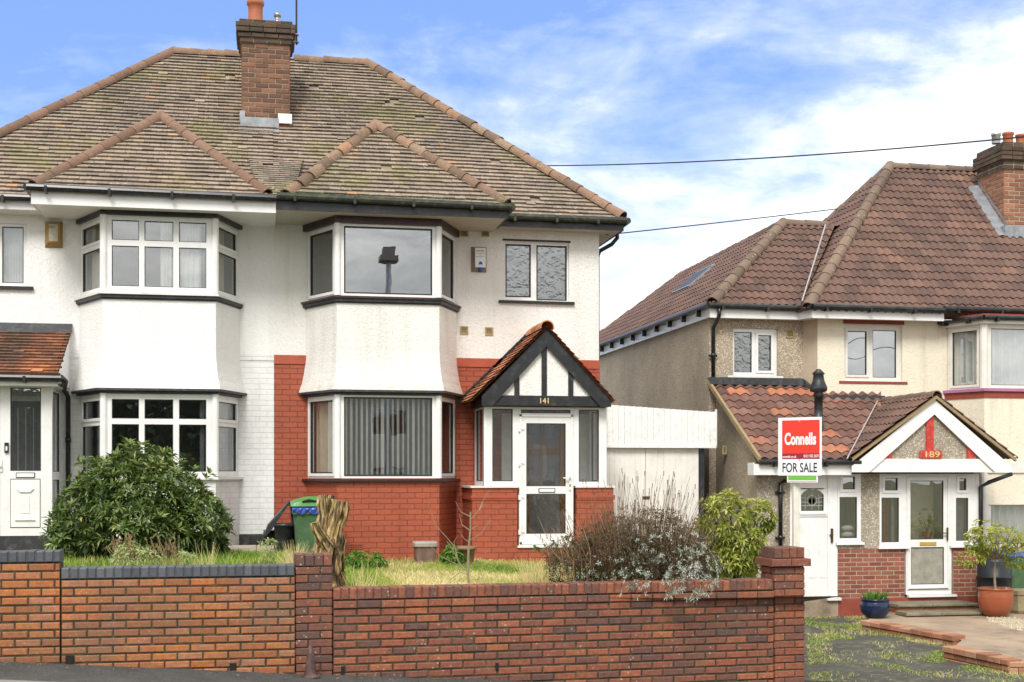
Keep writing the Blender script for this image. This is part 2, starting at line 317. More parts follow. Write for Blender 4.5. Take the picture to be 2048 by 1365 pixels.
M['curtain_cream'] = plain('cream curtain', (.62, .58, .47), .9, .15, 8)
M['curtain_grey'] = plain('grey curtain', (.30, .29, .31), .9, .2, 8)
M['net'] = plain('net curtain', (.88, .89, .87), .9, .1, 8)
M['slat'] = plain('blind slat', (.88, .88, .83), .7, .1, 6)
M['wood'] = plain('brown wood', (.30, .14, .045), .5, .35, 3)
M['bargewood'] = plain('weathered timber', (.34, .25, .13), .8, .35, 6, .3, 30, dirt=((.10,.08,.04), 6, .6))
M['garage_white'] = plain('flaking white paint', (.84, .83, .80), .65, .06, 5, .25, 30, dirt=((.35,.33,.30), 16, .45))
M['garage_door'] = plain('garage door paint', (.80, .78, .72), .65, .08, 3, .2, 30, dirt=((.45,.40,.32), 4, .35))
M['glass'] = glass_mat('window glass', .27, (.94,.96,.95))
M['glass_strong'] = glass_mat('bright window glass', .40, (.6,.62,.62))
M['glass_clear'] = glass_mat('clear glass', .16, (.97,.98,.97))
M['glass_obs'] = glass_mat('obscure glass', .30, (.55,.57,.57), 8, .55, .10)
M['glass_frost'] = plain('frosted glass', (.33, .32, .27), .25, .25, 9, .3, 30)
M['asphalt'] = plain('asphalt', (.060, .060, .058), .9, .35, 3, .8, 90, dirt=((.20,.19,.16), 45, .6))
M['drive'] = plain('mossy tarmac', (.070, .068, .056), .9, .4, 2, .9, 70, dirt=((.22,.21,.12), 7, .75))
M['pave_light'] = plain('worn pavement', (.24, .23, .21), .9, .2, 2, .5, 120, dirt=((.12,.12,.11), 25, .4))
M['concrete'] = plain('stained concrete', (.36, .27, .19), .9, .25, 1.6, .5, 60, dirt=((.10,.085,.06), 1.5, .85))
M['slab'] = plain('paving slab', (.36, .31, .24), .9, .2, 3, .3, 60, dirt=((.15,.13,.09), 4, .5))
M['slabdark'] = plain('mossy slab', (.22, .19, .13), .9, .3, 4, .5, 60, dirt=((.11,.11,.05), 5, .6))
M['soil'] = plain('grassy soil', (.13, .13, .05), .95, .4, 6, .8, 40, dirt=((.26,.22,.11), 4, .7))
M['soil_dry'] = plain('dry grassy soil', (.28, .23, .12), .95, .4, 5, .8, 40, dirt=((.12,.15,.04), 1.6, .8))
M['gravelm'] = attr_mat('pale gravel', [(0,(.34,.27,.17)), (.6,(.52,.44,.31)), (1,(.68,.62,.5))], .85)
M['bin_green'] = plain('green bin plastic', (.060, .135, .060), .42, .2, 5, dirt=((.20,.24,.17), 9, .35))
M['bin_lime'] = plain('bright green lid', (.075, .27, .065), .4, .2, 5)
M['bag_blue'] = plain('blue sack', (.07, .13, .55), .35, .3, 14, .5, 20)
M['bin_black'] = plain('black bin plastic', (.022, .026, .032), .42, .3, 7, dirt=((.16,.17,.18), 9, .4))
M['butt'] = plain('black water butt', (.020, .025, .035), .35, .3, 4)
M['pot_brown'] = plain('brown planter', (.17, .105, .08), .7, .25, 6, .2, dirt=((.3,.25,.2), 7, .5))
M['pot_lid'] = plain('grey planter rim', (.35, .30, .26), .8, .2, 6, .2)
M['pot_tan'] = plain('tan pot', (.24, .145, .075), .6, .25, 6, .2)
M['pot_blue'] = plain('blue glazed pot', (.010, .022, .065), .15, .3, 4)
M['stone'] = plain('cast stone', (.36, .31, .19), .9, .3, 6, .6, 40, dirt=((.15,.14,.07), 6, .6))
M['sign_white'] = plain('sign board white', (.82, .82, .82), .4, .05)
M['sign_red'] = plain('sign red', (.80, .035, .018), .4, .05)
M['sign_maroon'] = plain('sign maroon', (.30, .012, .02), .4, .05)
M['sign_green'] = plain('sign green', (.16, .46, .06), .4, .05)
M['ink'] = plain('sign ink', (.012, .012, .015), .5)
M['postwood'] = plain('painted post', (.72, .68, .60), .6, .12, 8, .2)
M['gold'] = plain('gold numerals', (.72, .55, .24), .4, .1)
M['brass'] = plain('brass plate', (.62, .38, .08), .35, .1, metal=.3)
M['handle_brown'] = plain('bronze handle', (.10, .06, .03), .35, metal=.4)
M['red_timber'] = plain('red painted timber', (.52, .035, .022), .55, .2, 9, .2, dirt=((.65,.5,.4), 14, .35))
M['purple'] = plain('mauve sill', (.42, .16, .30), .5, .15)
M['lintel_red'] = plain('brick red band', (.28, .058, .035), .7, .2, 9, .2)
M['cone'] = plain('weathered cone', (.075, .035, .032), .6, .35, 9, .2, dirt=((.30,.24,.22), 14, .5))
M['cone_band'] = plain('grey cone sleeve', (.20, .17, .16), .5, .3, 20, dirt=((.06,.04,.04), 14, .6))
M['cable'] = plain('cable', (.015, .015, .018), .6)
M['alarm_grey'] = plain('taupe alarm case', (.26, .21, .17), .5, .1)
M['alarm_amber'] = plain('yellowed alarm case', (.36, .21, .045), .5, .25, 9, dirt=((.15,.1,.04), 9, .4))
M['paper'] = plain('printed label', (.78, .79, .80), .5, .05)
M['paper_old'] = plain('faded label', (.56, .52, .42), .6, .2, 30)
M['blue_lamp'] = plain('blue strobe lens', (.01, .08, .42), .2)
M['barkm'] = attr_mat('cut stump bark', [(0,(.030,.020,.010)), (.30,(.10,.062,.028)), (.6,(.30,.20,.085)), (1,(.56,.44,.22))], .9, moss=((.24,.20,.04), .50, .6), nscale=5, bmp=1.0, bscale=26)
M['twig'] = plain('grey twig', (.27, .23, .15), .9, .3, 20)
M['twig_dry'] = attr_mat('dry stalk', [(0,(.08,.05,.03)), (.5,(.20,.125,.07)), (1,(.42,.28,.15))], .9)
M['stem'] = plain('brown stem', (.10, .07, .045), .9, .3, 20)
M['leaf_rhodo'] = leaf_mat('rhododendron leaf', [(0,(.022,.042,.012)), (.25,(.055,.092,.022)), (.55,(.11,.165,.040)), (.85,(.20,.255,.070)), (1,(.36,.36,.11))], .36, .15)
M['leaf_yellow'] = leaf_mat('yellow green leaf', [(0,(.055,.085,.012)), (.3,(.16,.20,.025)), (.7,(.33,.36,.06)), (1,(.60,.57,.20))], .4, .25)
M['leaf_silver'] = leaf_mat('silver leaf', [(0,(.16,.19,.15)), (.5,(.32,.37,.31)), (1,(.56,.61,.54))], .7, .15)
M['leaf_purple'] = leaf_mat('dull heather leaf', [(0,(.045,.035,.018)), (.5,(.11,.080,.040)), (1,(.20,.15,.085))], .8, .2)
M['leaf_weed'] = leaf_mat('weed leaf', [(0,(.035,.10,.012)), (.5,(.085,.20,.022)), (1,(.20,.33,.06))], .5, .3)
M['leaf_olive'] = leaf_mat('potted tree leaf', [(0,(.07,.11,.015)), (.5,(.20,.24,.03)), (1,(.48,.48,.10))], .4, .25)
M['leaf_pale'] = leaf_mat('pale sage leaf', [(0,(.15,.20,.07)), (.5,(.30,.35,.15)), (1,(.50,.52,.26))], .5, .25)
M['leaf_hedge'] = leaf_mat('hedge leaf', [(0,(.012,.030,.010)), (.6,(.03,.06,.02)), (1,(.07,.11,.035))], .5, .1)
M['grass'] = leaf_mat('grass blade', [(0,(.08,.16,.018)), (.35,(.20,.33,.040)), (.55,(.36,.44,.08)), (.68,(.54,.47,.22)), (1,(.80,.68,.42))], .6, .35)

# ------------------------------------------------------------------ building helpers
def clip2(poly, hp):
    out = list(poly)
    for (ax, ay, ex, ey) in hp:
        if not out: return out
        inp, out = out, []
        for i in range(len(inp)):
            p, q = inp[i], inp[(i+1) % len(inp)]
            dp = ex*(p[1]-ay)-ey*(p[0]-ax); dq = ex*(q[1]-ay)-ey*(q[0]-ax)
            if dp >= 0: out.append(p)
            if (dp >= 0) != (dq >= 0):
                t = dp/(dp-dq); out.append(tuple(p[k]+(q[k]-p[k])*t for k in range(3)))
    return out
def roof_slope(mb, O, eave, apexs, style='plain', gauge=.120, tw=.165, th=.036, sag=.0, cl=.138, amp=.024):
    """O->eave is the eave line (left to right from outside), apexs are the upper corners (right to left)."""
    O = Vector(O); U = (Vector(eave)-O); UL = U.length; U.normalize()
    t = Vector(apexs[0])-O; V = (t-U*t.dot(U)).normalized(); Nn = U.cross(V)
    P = [(0, 0), (UL, 0)] + [((Vector(a)-O).dot(U), (Vector(a)-O).dot(V)) for a in apexs]
    hp = []
    for i in range(len(P)):
        a, b = P[i], P[(i+1) % len(P)]
        hp.append((a[0], a[1], b[0]-a[0], b[1]-a[1]))
    umin = min(p[0] for p in P); umax = max(p[0] for p in P); vmax = max(p[1] for p in P)
    def w3(p): return O+U*p[0]+V*p[1]+Nn*p[2]
    def emit(poly, col):
        q = clip2(poly, hp)
        if len(q) > 2: mb.add([w3(p) for p in q], [tuple(range(len(q)))], col)
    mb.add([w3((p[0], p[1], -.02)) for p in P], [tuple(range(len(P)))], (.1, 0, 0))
    def sg(u, v): return -sag*(1+math.sin(u*1.3+v*.7))*.5*math.sin(math.pi*min(1, max(0, v/vmax)))
    r = 0; v0 = -.03
    while v0 < vmax:
        v1 = v0+gauge
        if style == 'plain':
            u = umin-tw*(.5 if r % 2 else 0)-random.random()*.02
            while u < umax:
                g = .001+random.random()*.002; c = (.03+.97*random.random(), 0, 0)
                dv = random.gauss(0, .0035) - (random.random()*.05 if random.random() < .012 else 0)
                dw = random.gauss(0, .0022); tl = random.gauss(0, .002); s0 = sg(u, v0)
                a, b = u+g, u+tw-g; w0 = th+abs(dw)+s0; w1 = .003+s0
                if random.random() < .004: u += tw; continue
                emit([(a, v0+dv, w0+tl), (b, v0+dv, w0-tl), (b, v1+.01, w1), (a, v1+.01, w1)], c)
                # front edge is vertical to the plane: widen it in v so that clipping keeps it
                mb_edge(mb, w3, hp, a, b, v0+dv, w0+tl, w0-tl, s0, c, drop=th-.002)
                u += tw
        else:
            nsub = 6; k0 = int(math.floor(umin/cl))-1; k1 = int(umax/cl)+2
            for k in range(k0, k1):
                if (k+r) % 2 == 0 or k == k0: c = (random.random(), 0, 0)
                dwt = random.gauss(0, .0015)
                for j in range(nsub):
                    ta, tb = j/nsub, (j+1)/nsub
                    ha, hb = [amp*(.5-.5*math.cos(2*math.pi*(x**.72))) for x in (ta, tb)]
                    a, b = (k+ta)*cl, (k+tb)*cl
                    lf = .021+dwt
                    emit([(a, v0, ha+lf), (b, v0, hb+lf), (b, v1+.01, hb), (a, v1+.01, ha)], c)
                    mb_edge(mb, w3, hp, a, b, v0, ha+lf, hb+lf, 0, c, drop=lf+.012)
        v0 = v1; r += 1
def mb_edge(mb, w3, hp, a, b, v, wa, wb, s0, c, drop=.034):
    m = ((a+b)/2, v+1e-4)
    for (ax, ay, ex, ey) in hp[1:]:
        if ex*(m[1]-ay)-ey*(m[0]-ax) < 0: return
    mb.add([w3((a, v, wa-drop)), w3((b, v, wb-drop)), w3((b, v, wb)), w3((a, v, wa))], [(0,1,2,3)], (c[0]*.05, 0, 0))  # butt edge coloured near black: shadow line between courses painted in, over edge dirt
def hip_line(mb, P, Q, r=.12, seg=.33, arc=200, taper=.10, cols=None, jit=.01, up=Vector((0,0,1))):
    P, Q = Vector(P), Vector(Q); D = Q-P; L = D.length; D.normalize(); n = max(1, round(L/seg)); sl = L/n
    A = D.cross(up).normalized(); B = A.cross(D)
    K = 10
    for i in range(n):
        c = (random.random(), 0, 0); o = A*random.gauss(0, jit)+B*random.gauss(0, jit*.6)
        p0 = P+D*(i*sl)+o; p1 = P+D*((i+1)*sl+.03)+o*.6
        r0 = r*(1+taper)*random.uniform(.98, 1.03); r1 = r*.96
        vs = []
        for (p, rr) in ((p0, r0), (p1, r1), (p0, r0-.018)):
            for j in range(K+1):
                t = math.radians(-arc/2+arc*j/K)
                vs.append(p+A*(math.sin(t)*rr)+B*(math.cos(t)*rr - r*.35))
        fs = [(j, j+1, K+1+j+1, K+1+j) for j in range(K)] + [(j+1, j, 2*K+2+j, 2*K+2+j+1) for j in range(K)]
        mb.add(vs, fs, c)
def wall(mb, X0, X1, Z0, Z1, holes, y=0, reveal=.10):
    xs = sorted({X0, X1, *[max(X0, min(X1, h[0])) for h in holes], *[max(X0, min(X1, h[1])) for h in holes]})
    zs = sorted({Z0, Z1, *[max(Z0, min(Z1, h[2])) for h in holes], *[max(Z0, min(Z1, h[3])) for h in holes]})
    for i in range(len(xs)-1):
        for j in range(len(zs)-1):
            cx, cz = (xs[i]+xs[i+1])/2, (zs[j]+zs[j+1])/2
            if any(h[0] < cx < h[1] and h[2] < cz < h[3] for h in holes): continue
            mb.add([(xs[i], y, zs[j]), (xs[i+1], y, zs[j]), (xs[i+1], y, zs[j+1]), (xs[i], y, zs[j+1])], [(0,1,2,3)])
    for (a, b, c, d) in holes:
        a2, b2, c2, d2 = max(a, X0), min(b, X1), max(c, Z0), min(d, Z1)
        if a2 >= b2 or c2 >= d2: continue
        if a >= X0: mb.add([(a2,y,c2),(a2,y,d2),(a2,y+reveal,d2),(a2,y+reveal,c2)], [(0,1,2,3)])
        if b <= X1: mb.add([(b2,y,c2),(b2,y+reveal,c2),(b2,y+reveal,d2),(b2,y,d2)], [(0,1,2,3)])
        if c >= Z0: mb.add([(a2,y,c2),(a2,y+reveal,c2),(b2,y+reveal,c2),(b2,y,c2)], [(0,1,2,3)])
        if d <= Z1: mb.add([(a2,y,d2),(b2,y,d2),(b2,y+reveal,d2),(a2,y+reveal,d2)], [(0,1,2,3)])
def grid_panes(a0, a1, b0, b1, xs, zs):      # xs: list of (x0,x1); zs: list of (z0,z1)
    return [(x0, x1, z0, z1) for x0, x1 in xs for z0, z1 in zs]
def window(parent, T, a0, a1, b0, b1, panes, fm='upvc', gl='glass', sash=(), gk=.010, gm='gasket_thin', room='room', rd=1.2, rm=.35, name='window', y0=0.0, th=.07, curtains=(), sill=None, label=None, obs=()):
    mb = MB(T)
    xs = sorted({a0, a1, *[p[0] for p in panes], *[p[1] for p in panes]}); zs = sorted({b0, b1, *[p[2] for p in panes], *[p[3] for p in panes]})
    for i in range(len(xs)-1):
        for j in range(len(zs)-1):
            cx, cz = (xs[i]+xs[i+1])/2, (zs[j]+zs[j+1])/2
            if any(p[0] < cx < p[1] and p[2] < cz < p[3] for p in panes): continue
            mb.box(xs[i], xs[i+1], y0, y0+th, zs[j], zs[j+1])
    for k in sash:
        a, b, c, d = panes[k]; s = .045; e = -.016
        mb.box(a-s, b+s, y0+e, y0-.001, d, d+s); mb.box(a-s, b+s, y0+e, y0-.001, c-s, c)
        mb.box(a-s, a, y0+e, y0-.001, c, d); mb.box(b, b+s, y0+e, y0-.001, c, d)
    w = mb.build(name, M[fm], parent)
    if label: w['label'] = label
    g = MB(T)
    for (a, b, c, d) in panes:
        q = y0+.006
        g.box(a, b, q, q+.03, d-gk, d); g.box(a, b, q, q+.03, c, c+gk); g.box(a, a+gk, q, q+.03, c+gk, d-gk); g.box(b-gk, b, q, q+.03, c+gk, d-gk)
    g.build('gasket', M[gm], w)
    p_ = MB(T); ob = MB(T)
    for k, (a, b, c, d) in enumerate(panes):
        (ob if k in obs else p_).add([(a,y0+.025,c),(b,y0+.025,c),(b,y0+.025,d),(a,y0+.025,d)], [(0,1,2,3)])
    if p_.f: p_.build('pane', M[gl], w)
    if ob.f: ob.build('pane', M['glass_obs'], w)
    if room:
        r = MB(T); A0, A1, B0, B1, y1, y2 = a0-rm, a1+rm, b0-rm*.3, b1+.05, y0+th+.04, y0+rd
        r.add([(A0,y1,B0),(A1,y1,B0),(A1,y1,B1),(A0,y1,B1),(A0,y2,B0),(A1,y2,B0),(A1,y2,B1),(A0,y2,B1)],
              [(4,5,6,7),(0,4,7,3),(1,2,6,5),(0,1,5,4),(3,7,6,2)])
        r.build('interior', M[room], w)
    for (ca, cb, cc, cd, cm, n, amp) in curtains:
        c = MB(T); K = max(6, n*6)
        for i in range(K):
            u0, u1 = i/K, (i+1)/K
            y_ = [y0+th+.06+amp*math.sin(u*n*2*math.pi+1.3*math.sin(u*5+n)) for u in (u0, u1)]
            c.add([(ca+(cb-ca)*u0, y_[0], cc), (ca+(cb-ca)*u1, y_[1], cc), (ca+(cb-ca)*u1, y_[1], cd), (ca+(cb-ca)*u0, y_[0], cd)], [(0,1,2,3)])
        c.build('curtain', M[cm], w)
    if sill:
        sm, e, hgt, dp = sill; s = MB(T); s.box(a0-e, a1+e, y0-dp, y0+.03, b0-hgt, b0-.001); s.build('sill', M[sm], w)
    return w
def bay_poly(c, o):           # c: four plan corners wall-left, front-left, front-right, wall-right; o: outward offset
    WL, FL, FR, WR = [Vector((p[0], p[1])) for p in c]
    yb = FL.y-o
    def side(Wp, Fp, s):
        d = (Fp-Wp); n = Vector((d.y, -d.x)).normalized()*s; p = Wp+n*o
        return Vector((p.x+d.x*(Wp.y-p.y)/d.y, Wp.y)), Vector((p.x+d.x*(yb-p.y)/d.y, yb))
    a, b = side(WL, FL, 1); d_, c_ = side(WR, FR, -1)
    # pick the sign that moves outwards
    if a.x > WL.x: a, b = side(WL, FL, -1)
    if d_.x < WR.x: d_, c_ = side(WR, FR, 1)
    return [a, b, c_, d_]
def loft(mb, c, levels):
    rings = [[(p.x, p.y, z) for p in bay_poly(c, o)] for o, z in levels]
    vs = [p for r in rings for p in r]; fs = []
    for i in range(len(rings)-1):
        for j in range(3): fs.append((i*4+j, i*4+j+1, i*4+4+j+1, i*4+4+j))
    fs = [f if True else f for f in fs]
    mb.add(vs, fs)
def bay_band(mb, c, o1, z0, z1):   # closed slab following the bay
    P = bay_poly(c, o1); mb.prismz([(p.x, p.y) for p in P], z0, z1)
def bricks(mb, mo, a0, a1, b0, b1, y=0, bl=.225, ch=.075, jn=.010, dp=.10, bev=.005, jy=.002, colr=(0, 1), skip=(), depth_back=None):
    """courses laid from b1 downwards in the local frame of mb"""
    r = 0; z1 = b1
    L = bl+0.0
    while z1 > b0+.02:
        z0 = max(z1-ch, b0); x = a0-(L*.5 if r % 2 else 0)
        while x < a1-.01:
            xa, xb = max(x, a0), min(x+L, a1)
            if xb-xa > .03 and not any(s[0] < (xa+xb)/2 < s[1] and s[2] < (z0+z1)/2 < s[3] for s in skip):
                dy = max(-.005, min(.004, random.gauss(0, jy))); e = random.uniform(-.0015, .0015)
                mb.bevbox(xa+jn/2, xb-jn/2+e, y+dy, y+dp, z0+jn/2+e, z1-jn/2, bev, (min(1, max(0, random.uniform(*colr))), 0, 0))
            x += L
        z1 -= ch; r += 1
    if mo is not None: mo.box(a0+.004, a1-.004, y+.007, y+dp-.004, b0, b1-.003)
def chimney(parent, x0, x1, y0, y1, z0, zc, zt, mb_mat, cap_mat, ch=.083, name='chimney', ov=.03, mort='mortar'):
    b = MB(); mo = MB(); cap = MB()
    for (P0, P1) in (((x0, y0), (x1, y0)), ((x0, y1), (x0, y0)), ((x1, y0), (x1, y1)), ((x1, y1), (x0, y1))):
        T, L = frame((*P0, 0), (*P1, 0)); b.T = T; bricks(b, None, 0, L, z0, zc, ch=ch, dp=.05, jn=.012, bev=.006)
        o = 0; z = zc
        while z < zt-.01:
            k = min(2, int((z-zc)/ch)); oo = ov*(k+1) if z < zt-ch*1.6 else ov*1.2
            T2, L2 = frame((*P0, 0), (*P1, 0)); T2 = T2 @ Matrix.Translation((-oo, -oo, 0)); cap.T = T2
            bricks(cap, None, 0, L2+2*oo, z, min(z+ch, zt), ch=ch, dp=.08, jn=.010, bev=.006); z += ch
    mo.box(x0+.008, x1-.008, y0+.008, y1-.008, z0, zt-.002)
    mo.box(x0-ov+.006, x1+ov-.006, y0-ov+.006, y1+ov-.006, zc+.004, zt-.004)
    c = b.build(name, M[mb_mat], parent); mo.build('mortar_core', M[mort], c); cap.build('chimney_cap', M[cap_mat], c)
    return c
def gutter(parent, P, Q, r=.055, m='blackgloss', br=True, name='gutter'):
    g = MB(); g.tube([P, Q], r, 10); P, Q = Vector(P), Vector(Q); n = int((Q-P).length/.9)
    if br:
        for i in range(n+1):
            p = P+(Q-P)*((i+.3)/(n+1)); g.box(p.x-.02, p.x+.02, p.y-.065, p.y+.05, p.z-.075, p.z+.02)
    return g.build(name, M[m], parent, smooth=False)
def text_mesh(parent, name, s, T, a, b, h, m, width=None, ext=.0015, bold=.0, sx=1.0, y=0.0, smooth=False):
    cu = bpy.data.curves.new(name, 'FONT'); cu.body = s; cu.size = 1; cu.align_x = 'LEFT'; cu.offset = bold; cu.resolution_u = 4
    o = bpy.data.objects.new(name, cu); COL.objects.link(o)
    dg = bpy.context.evaluated_depsgraph_get(); dg.update(); me = bpy.data.meshes.new_from_object(o.evaluated_get(dg))
    xs = [v.co.x for v in me.vertices]; ys = [v.co.y for v in me.vertices]
    x0, x1, y0, y1 = min(xs), max(xs), min(ys), max(ys); k = h/(y1-y0); kx = (width/(x1-x0)) if width else k*sx
    mb = MB(T); vs = [(a+(v.co.x-x0)*kx, y, b+(v.co.y-y0)*k) for v in me.vertices]
    n = len(vs); vs2 = [(p[0], p[1]-ext, p[2]) for p in vs]
    mb.add(vs2, [tuple(p.vertices) for p in me.polygons])
    bpy.data.objects.remove(o); bpy.data.curves.remove(cu); bpy.data.meshes.remove(me)
    return mb.build(name, m, parent)
def vent(parent, px0, px1, py0, py1, Y):
    a, b, c, d = X(px0, Y), X(px1, Y), Z(py1, (px0+px1)/2, Y), Z(py0, (px0+px1)/2, Y)
    m = MB(); m.box(a, b, Y-.018, Y-.001, d-.02, d); m.box(a, b, Y-.018, Y-.001, c, c+.02); m.box(a, a+.02, Y-.018, Y-.001, c+.02, d-.02); m.box(b-.02, b, Y-.018, Y-.001, c+.02, d-.02)
    n = 5
    for i in range(n):
        z = c+.02+(d-c-.04)*(i+.5)/n; m.box(a+.02, b-.02, Y-.010, Y-.002, z-.006, z+.004)
    o = m.build('air_vent', M['vent_clay'], parent)
    k = MB(); k.box(a+.02, b-.02, Y-.003, Y-.001, c+.02, d-.02); k.build('vent_slot', M['dark'], o); return o
def airbrick(parent, x, z, Y, m):
    o = MB(); o.box(x, x+.22, Y-.008, Y+.02, z, z+.15); a = o.build('air_brick', M[m], parent)
    k = MB()
    for i in range(8):
        for j in range(4): k.box(x+.016+i*.025, x+.031+i*.025, Y-.0095, Y-.007, z+.018+j*.032, z+.037+j*.032)
    k.build('air_brick_holes', M['dark'], a); return a

# ------------------------------------------------------------------ the two semi-detached houses on the left
Y0, YB, YE, YF = 20.85, 20.00, 20.50, 19.65      # wall, bay front, main eave, forward eave over the bays
XC = X(548, Y0); XR = X(1198, Y0); XLW = 2*XC-XR; XRE = 5.82; XLE = 2*XC-XRE
ZE = CZ+4.17; ZF = CZ+4.14; RUN = 3.85; ZR = CZ+7.66; YR = YE+RUN
H1 = thing('semi_detached_house', 'white rendered house with white front bay and lean-to tiled porch, left half of the pair', 'house', (XC-2.7, Y0, CZ-1.1))
H2 = thing('semi_detached_house', 'house with red painted brick lower walls, black and white gabled porch numbered 141', 'house', (XC+2.6, Y0, CZ-1.35))
slopes = MB(); roof_slope(slopes, (XLE, YE, ZE), (XC, YE, ZE), [(XC, YR, ZR), (XLE+RUN, YR, ZR)], sag=.02)
slopes.add([(XLE, YE, ZE), (XLE+RUN, YR, ZR), (XLE+RUN, YR+.01, ZR), (XLE, YE+8, ZE)], [(0,1,2,3)], (.3,0,0))
slopes.add([(XLE, YR+RUN, ZE), (XLE+RUN, YR, ZR), (XC, YR, ZR), (XC, YR+RUN, ZE)], [(0,1,2,3)], (.3,0,0))
# bay roof (left house)
AX, AZ, AY = X(322, 21.35), Z(234, 322, 21.35), 21.35
BX, BZ, BY = X(750, 21.35), Z(252, 750, 21.35), 21.35
ca0, ca1, cb0, cb1 = X(62, YF), X(536, YF), X(572, YF), X(1016, YF)
roof_slope(slopes, (ca0, YF, ZF), (ca1, YF, ZF), [(AX, AY, AZ)], sag=.01)
for (c, s) in ((ca0, -1), (ca1, 1)):
    q = [(c, YF, ZF), (AX, AY, AZ), (AX, AY+1.1, AZ+.1), (c, YE+.25, ZE+.23)]
    slopes.add(q, [(0,1,2,3)], (.3,0,0))
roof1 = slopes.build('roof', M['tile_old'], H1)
slopes = MB(); roof_slope(slopes, (XC, YE, ZE), (XRE, YE, ZE), [(XRE-RUN, YR, ZR), (XC, YR, ZR)], sag=.03)
roof_slope(slopes, (XRE, YE, ZE), (XRE, YR+RUN, ZE), [(XRE-RUN, YR, ZR)])
slopes.add([(XC, YR+RUN, ZE), (XC, YR, ZR), (XRE-RUN, YR, ZR), (XRE, YR+RUN, ZE)], [(0,1,2,3)], (.3,0,0))
roof_slope(slopes, (cb0, YF, ZF), (cb1, YF, ZF), [(BX, BY, BZ)], sag=.01)
for (c, s) in ((cb0, -1), (cb1, 1)):
    slopes.add([(c, YF, ZF), (BX, BY, BZ), (BX, BY+1.1, BZ+.1), (c, YE+.25, ZE+.23)], [(0,1,2,3)], (.3,0,0))
# the sprocketed piece between the two bays
roof_slope(slopes, (ca1-.1, YF, ZF-.015), (cb0+.1, YF, ZF-.015), [(cb0+.30, 21.55, ZE+1.05*.91-.01), (ca1-.30, 21.55, ZE+1.05*.91-.01)], sag=.0, th=.018)
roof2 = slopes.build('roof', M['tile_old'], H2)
h = MB(); hip_line(h, (XLE, YE, ZE+.05), (XLE+RUN, YR, ZR+.04), .098, .40, jit=.002, taper=.04); h.build('hip_tiles', M['hip_brown'], roof1)
h = MB(); hip_line(h, (ca0+.02, YF+.02, ZF+.03), (AX, AY, AZ+.03), .10, .36, jit=.003, taper=.05); h.build('hip_tiles', M['hip_brown'], roof1)
h = MB(); hip_line(h, (ca1, YF+.05, ZF+.05), (AX, AY, AZ+.03), .10, .36, jit=.003, taper=.05); h.build('hip_tiles', M['hip_brown'], roof1)
h = MB(); hip_line(h, (XLE+RUN, YR, ZR+.01), (XC-.55, YR, ZR+.01), .11, .33); h.build('ridge_tiles', M['hip_tile'], roof1)
h = MB(); hip_line(h, (XRE, YE, ZE+.05), (XRE-RUN, YR, ZR+.03), .100, .33, jit=.010); h.build('hip_tiles', M['hip_tile'], roof2)
h = MB(); hip_line(h, (cb0, YF+.03, ZF+.05), (BX, BY, BZ+.03), .108, .30, jit=.014, taper=.10); h.build('hip_tiles', M['hip_tile'], roof2)
h = MB(); hip_line(h, (cb1, YF+.02, ZF+.04), (BX, BY, BZ+.03), .102, .30, jit=.012, taper=.09); h.build('hip_tiles', M['hip_tile'], roof2)
h = MB(); hip_line(h, (XC+.4, YR, ZR+.01), (XRE-RUN, YR, ZR+.01), .11, .30, jit=.012); h.build('ridge_tiles', M['hip_tile'], roof2)
# chimney on the party wall, pots and flashing
CY = 22.43; cx0, cx1 = X(483, CY), X(580, CY)
ch_ = chimney(H2, cx0, cx1, CY, CY+.85, Z(262, 530, CY), Z(88, 530, CY), Z(41, 530, CY), 'brick_chim', 'brick_cap')
m = MB(); pc = (X(511, CY+.35), CY+.40, Z(46, 511, CY+.35)); rp = .125
m.lathe([(rp*1.06, 0), (rp, .08), (rp*.98, .20), (rp*1.0, .30), (rp*1.18, .315), (rp*1.2, .37), (rp*1.04, .40), (rp*1.08, .52), (rp*1.2, .55), (rp*1.1, .58), (rp*.8, .58), (rp*.8, .3)], pc, 20)
m.build('chimney_pot', M['terracotta'], ch_, smooth=True)
m = MB(); pc = (X(555, CY+.4), CY+.45, Z(44, 555, CY+.4))
m.lathe([(.06, 0), (.06, .04), (.052, .04), (.052, .1), (.062, .1), (.062, .16), (.01, .165)], pc, 14); m.build('flue_cowl', M['steel'], ch_, smooth=True)
m = MB(); m.box(cx0-.02, cx0+.62, CY-.055, CY-.03, Z(257, 500, CY)-.0, Z(236, 500, CY)); m.box(cx0-.03, cx0+.06, CY-.05, CY-.025, Z(245, 500, CY), Z(224, 500, CY))
m.add([(cx0-.05, CY-.06, Z(257, 500, CY)), (cx0+.62, CY-.06, Z(257,500,CY)), (cx0+.62, CY-.2, Z(257,500,CY)-.10), (cx0-.05, CY-.2, Z(257,500,CY)-.10)], [(0,1,2,3)])
m.build('lead_flashing', M['lead'], ch_)
m = MB(); m.box(cx1-.20, cx1+.03, CY-.05, CY-.02, Z(248, 560, CY), Z(229, 560, CY)); m.build('lead_flashing', M['sign_white'], ch_)
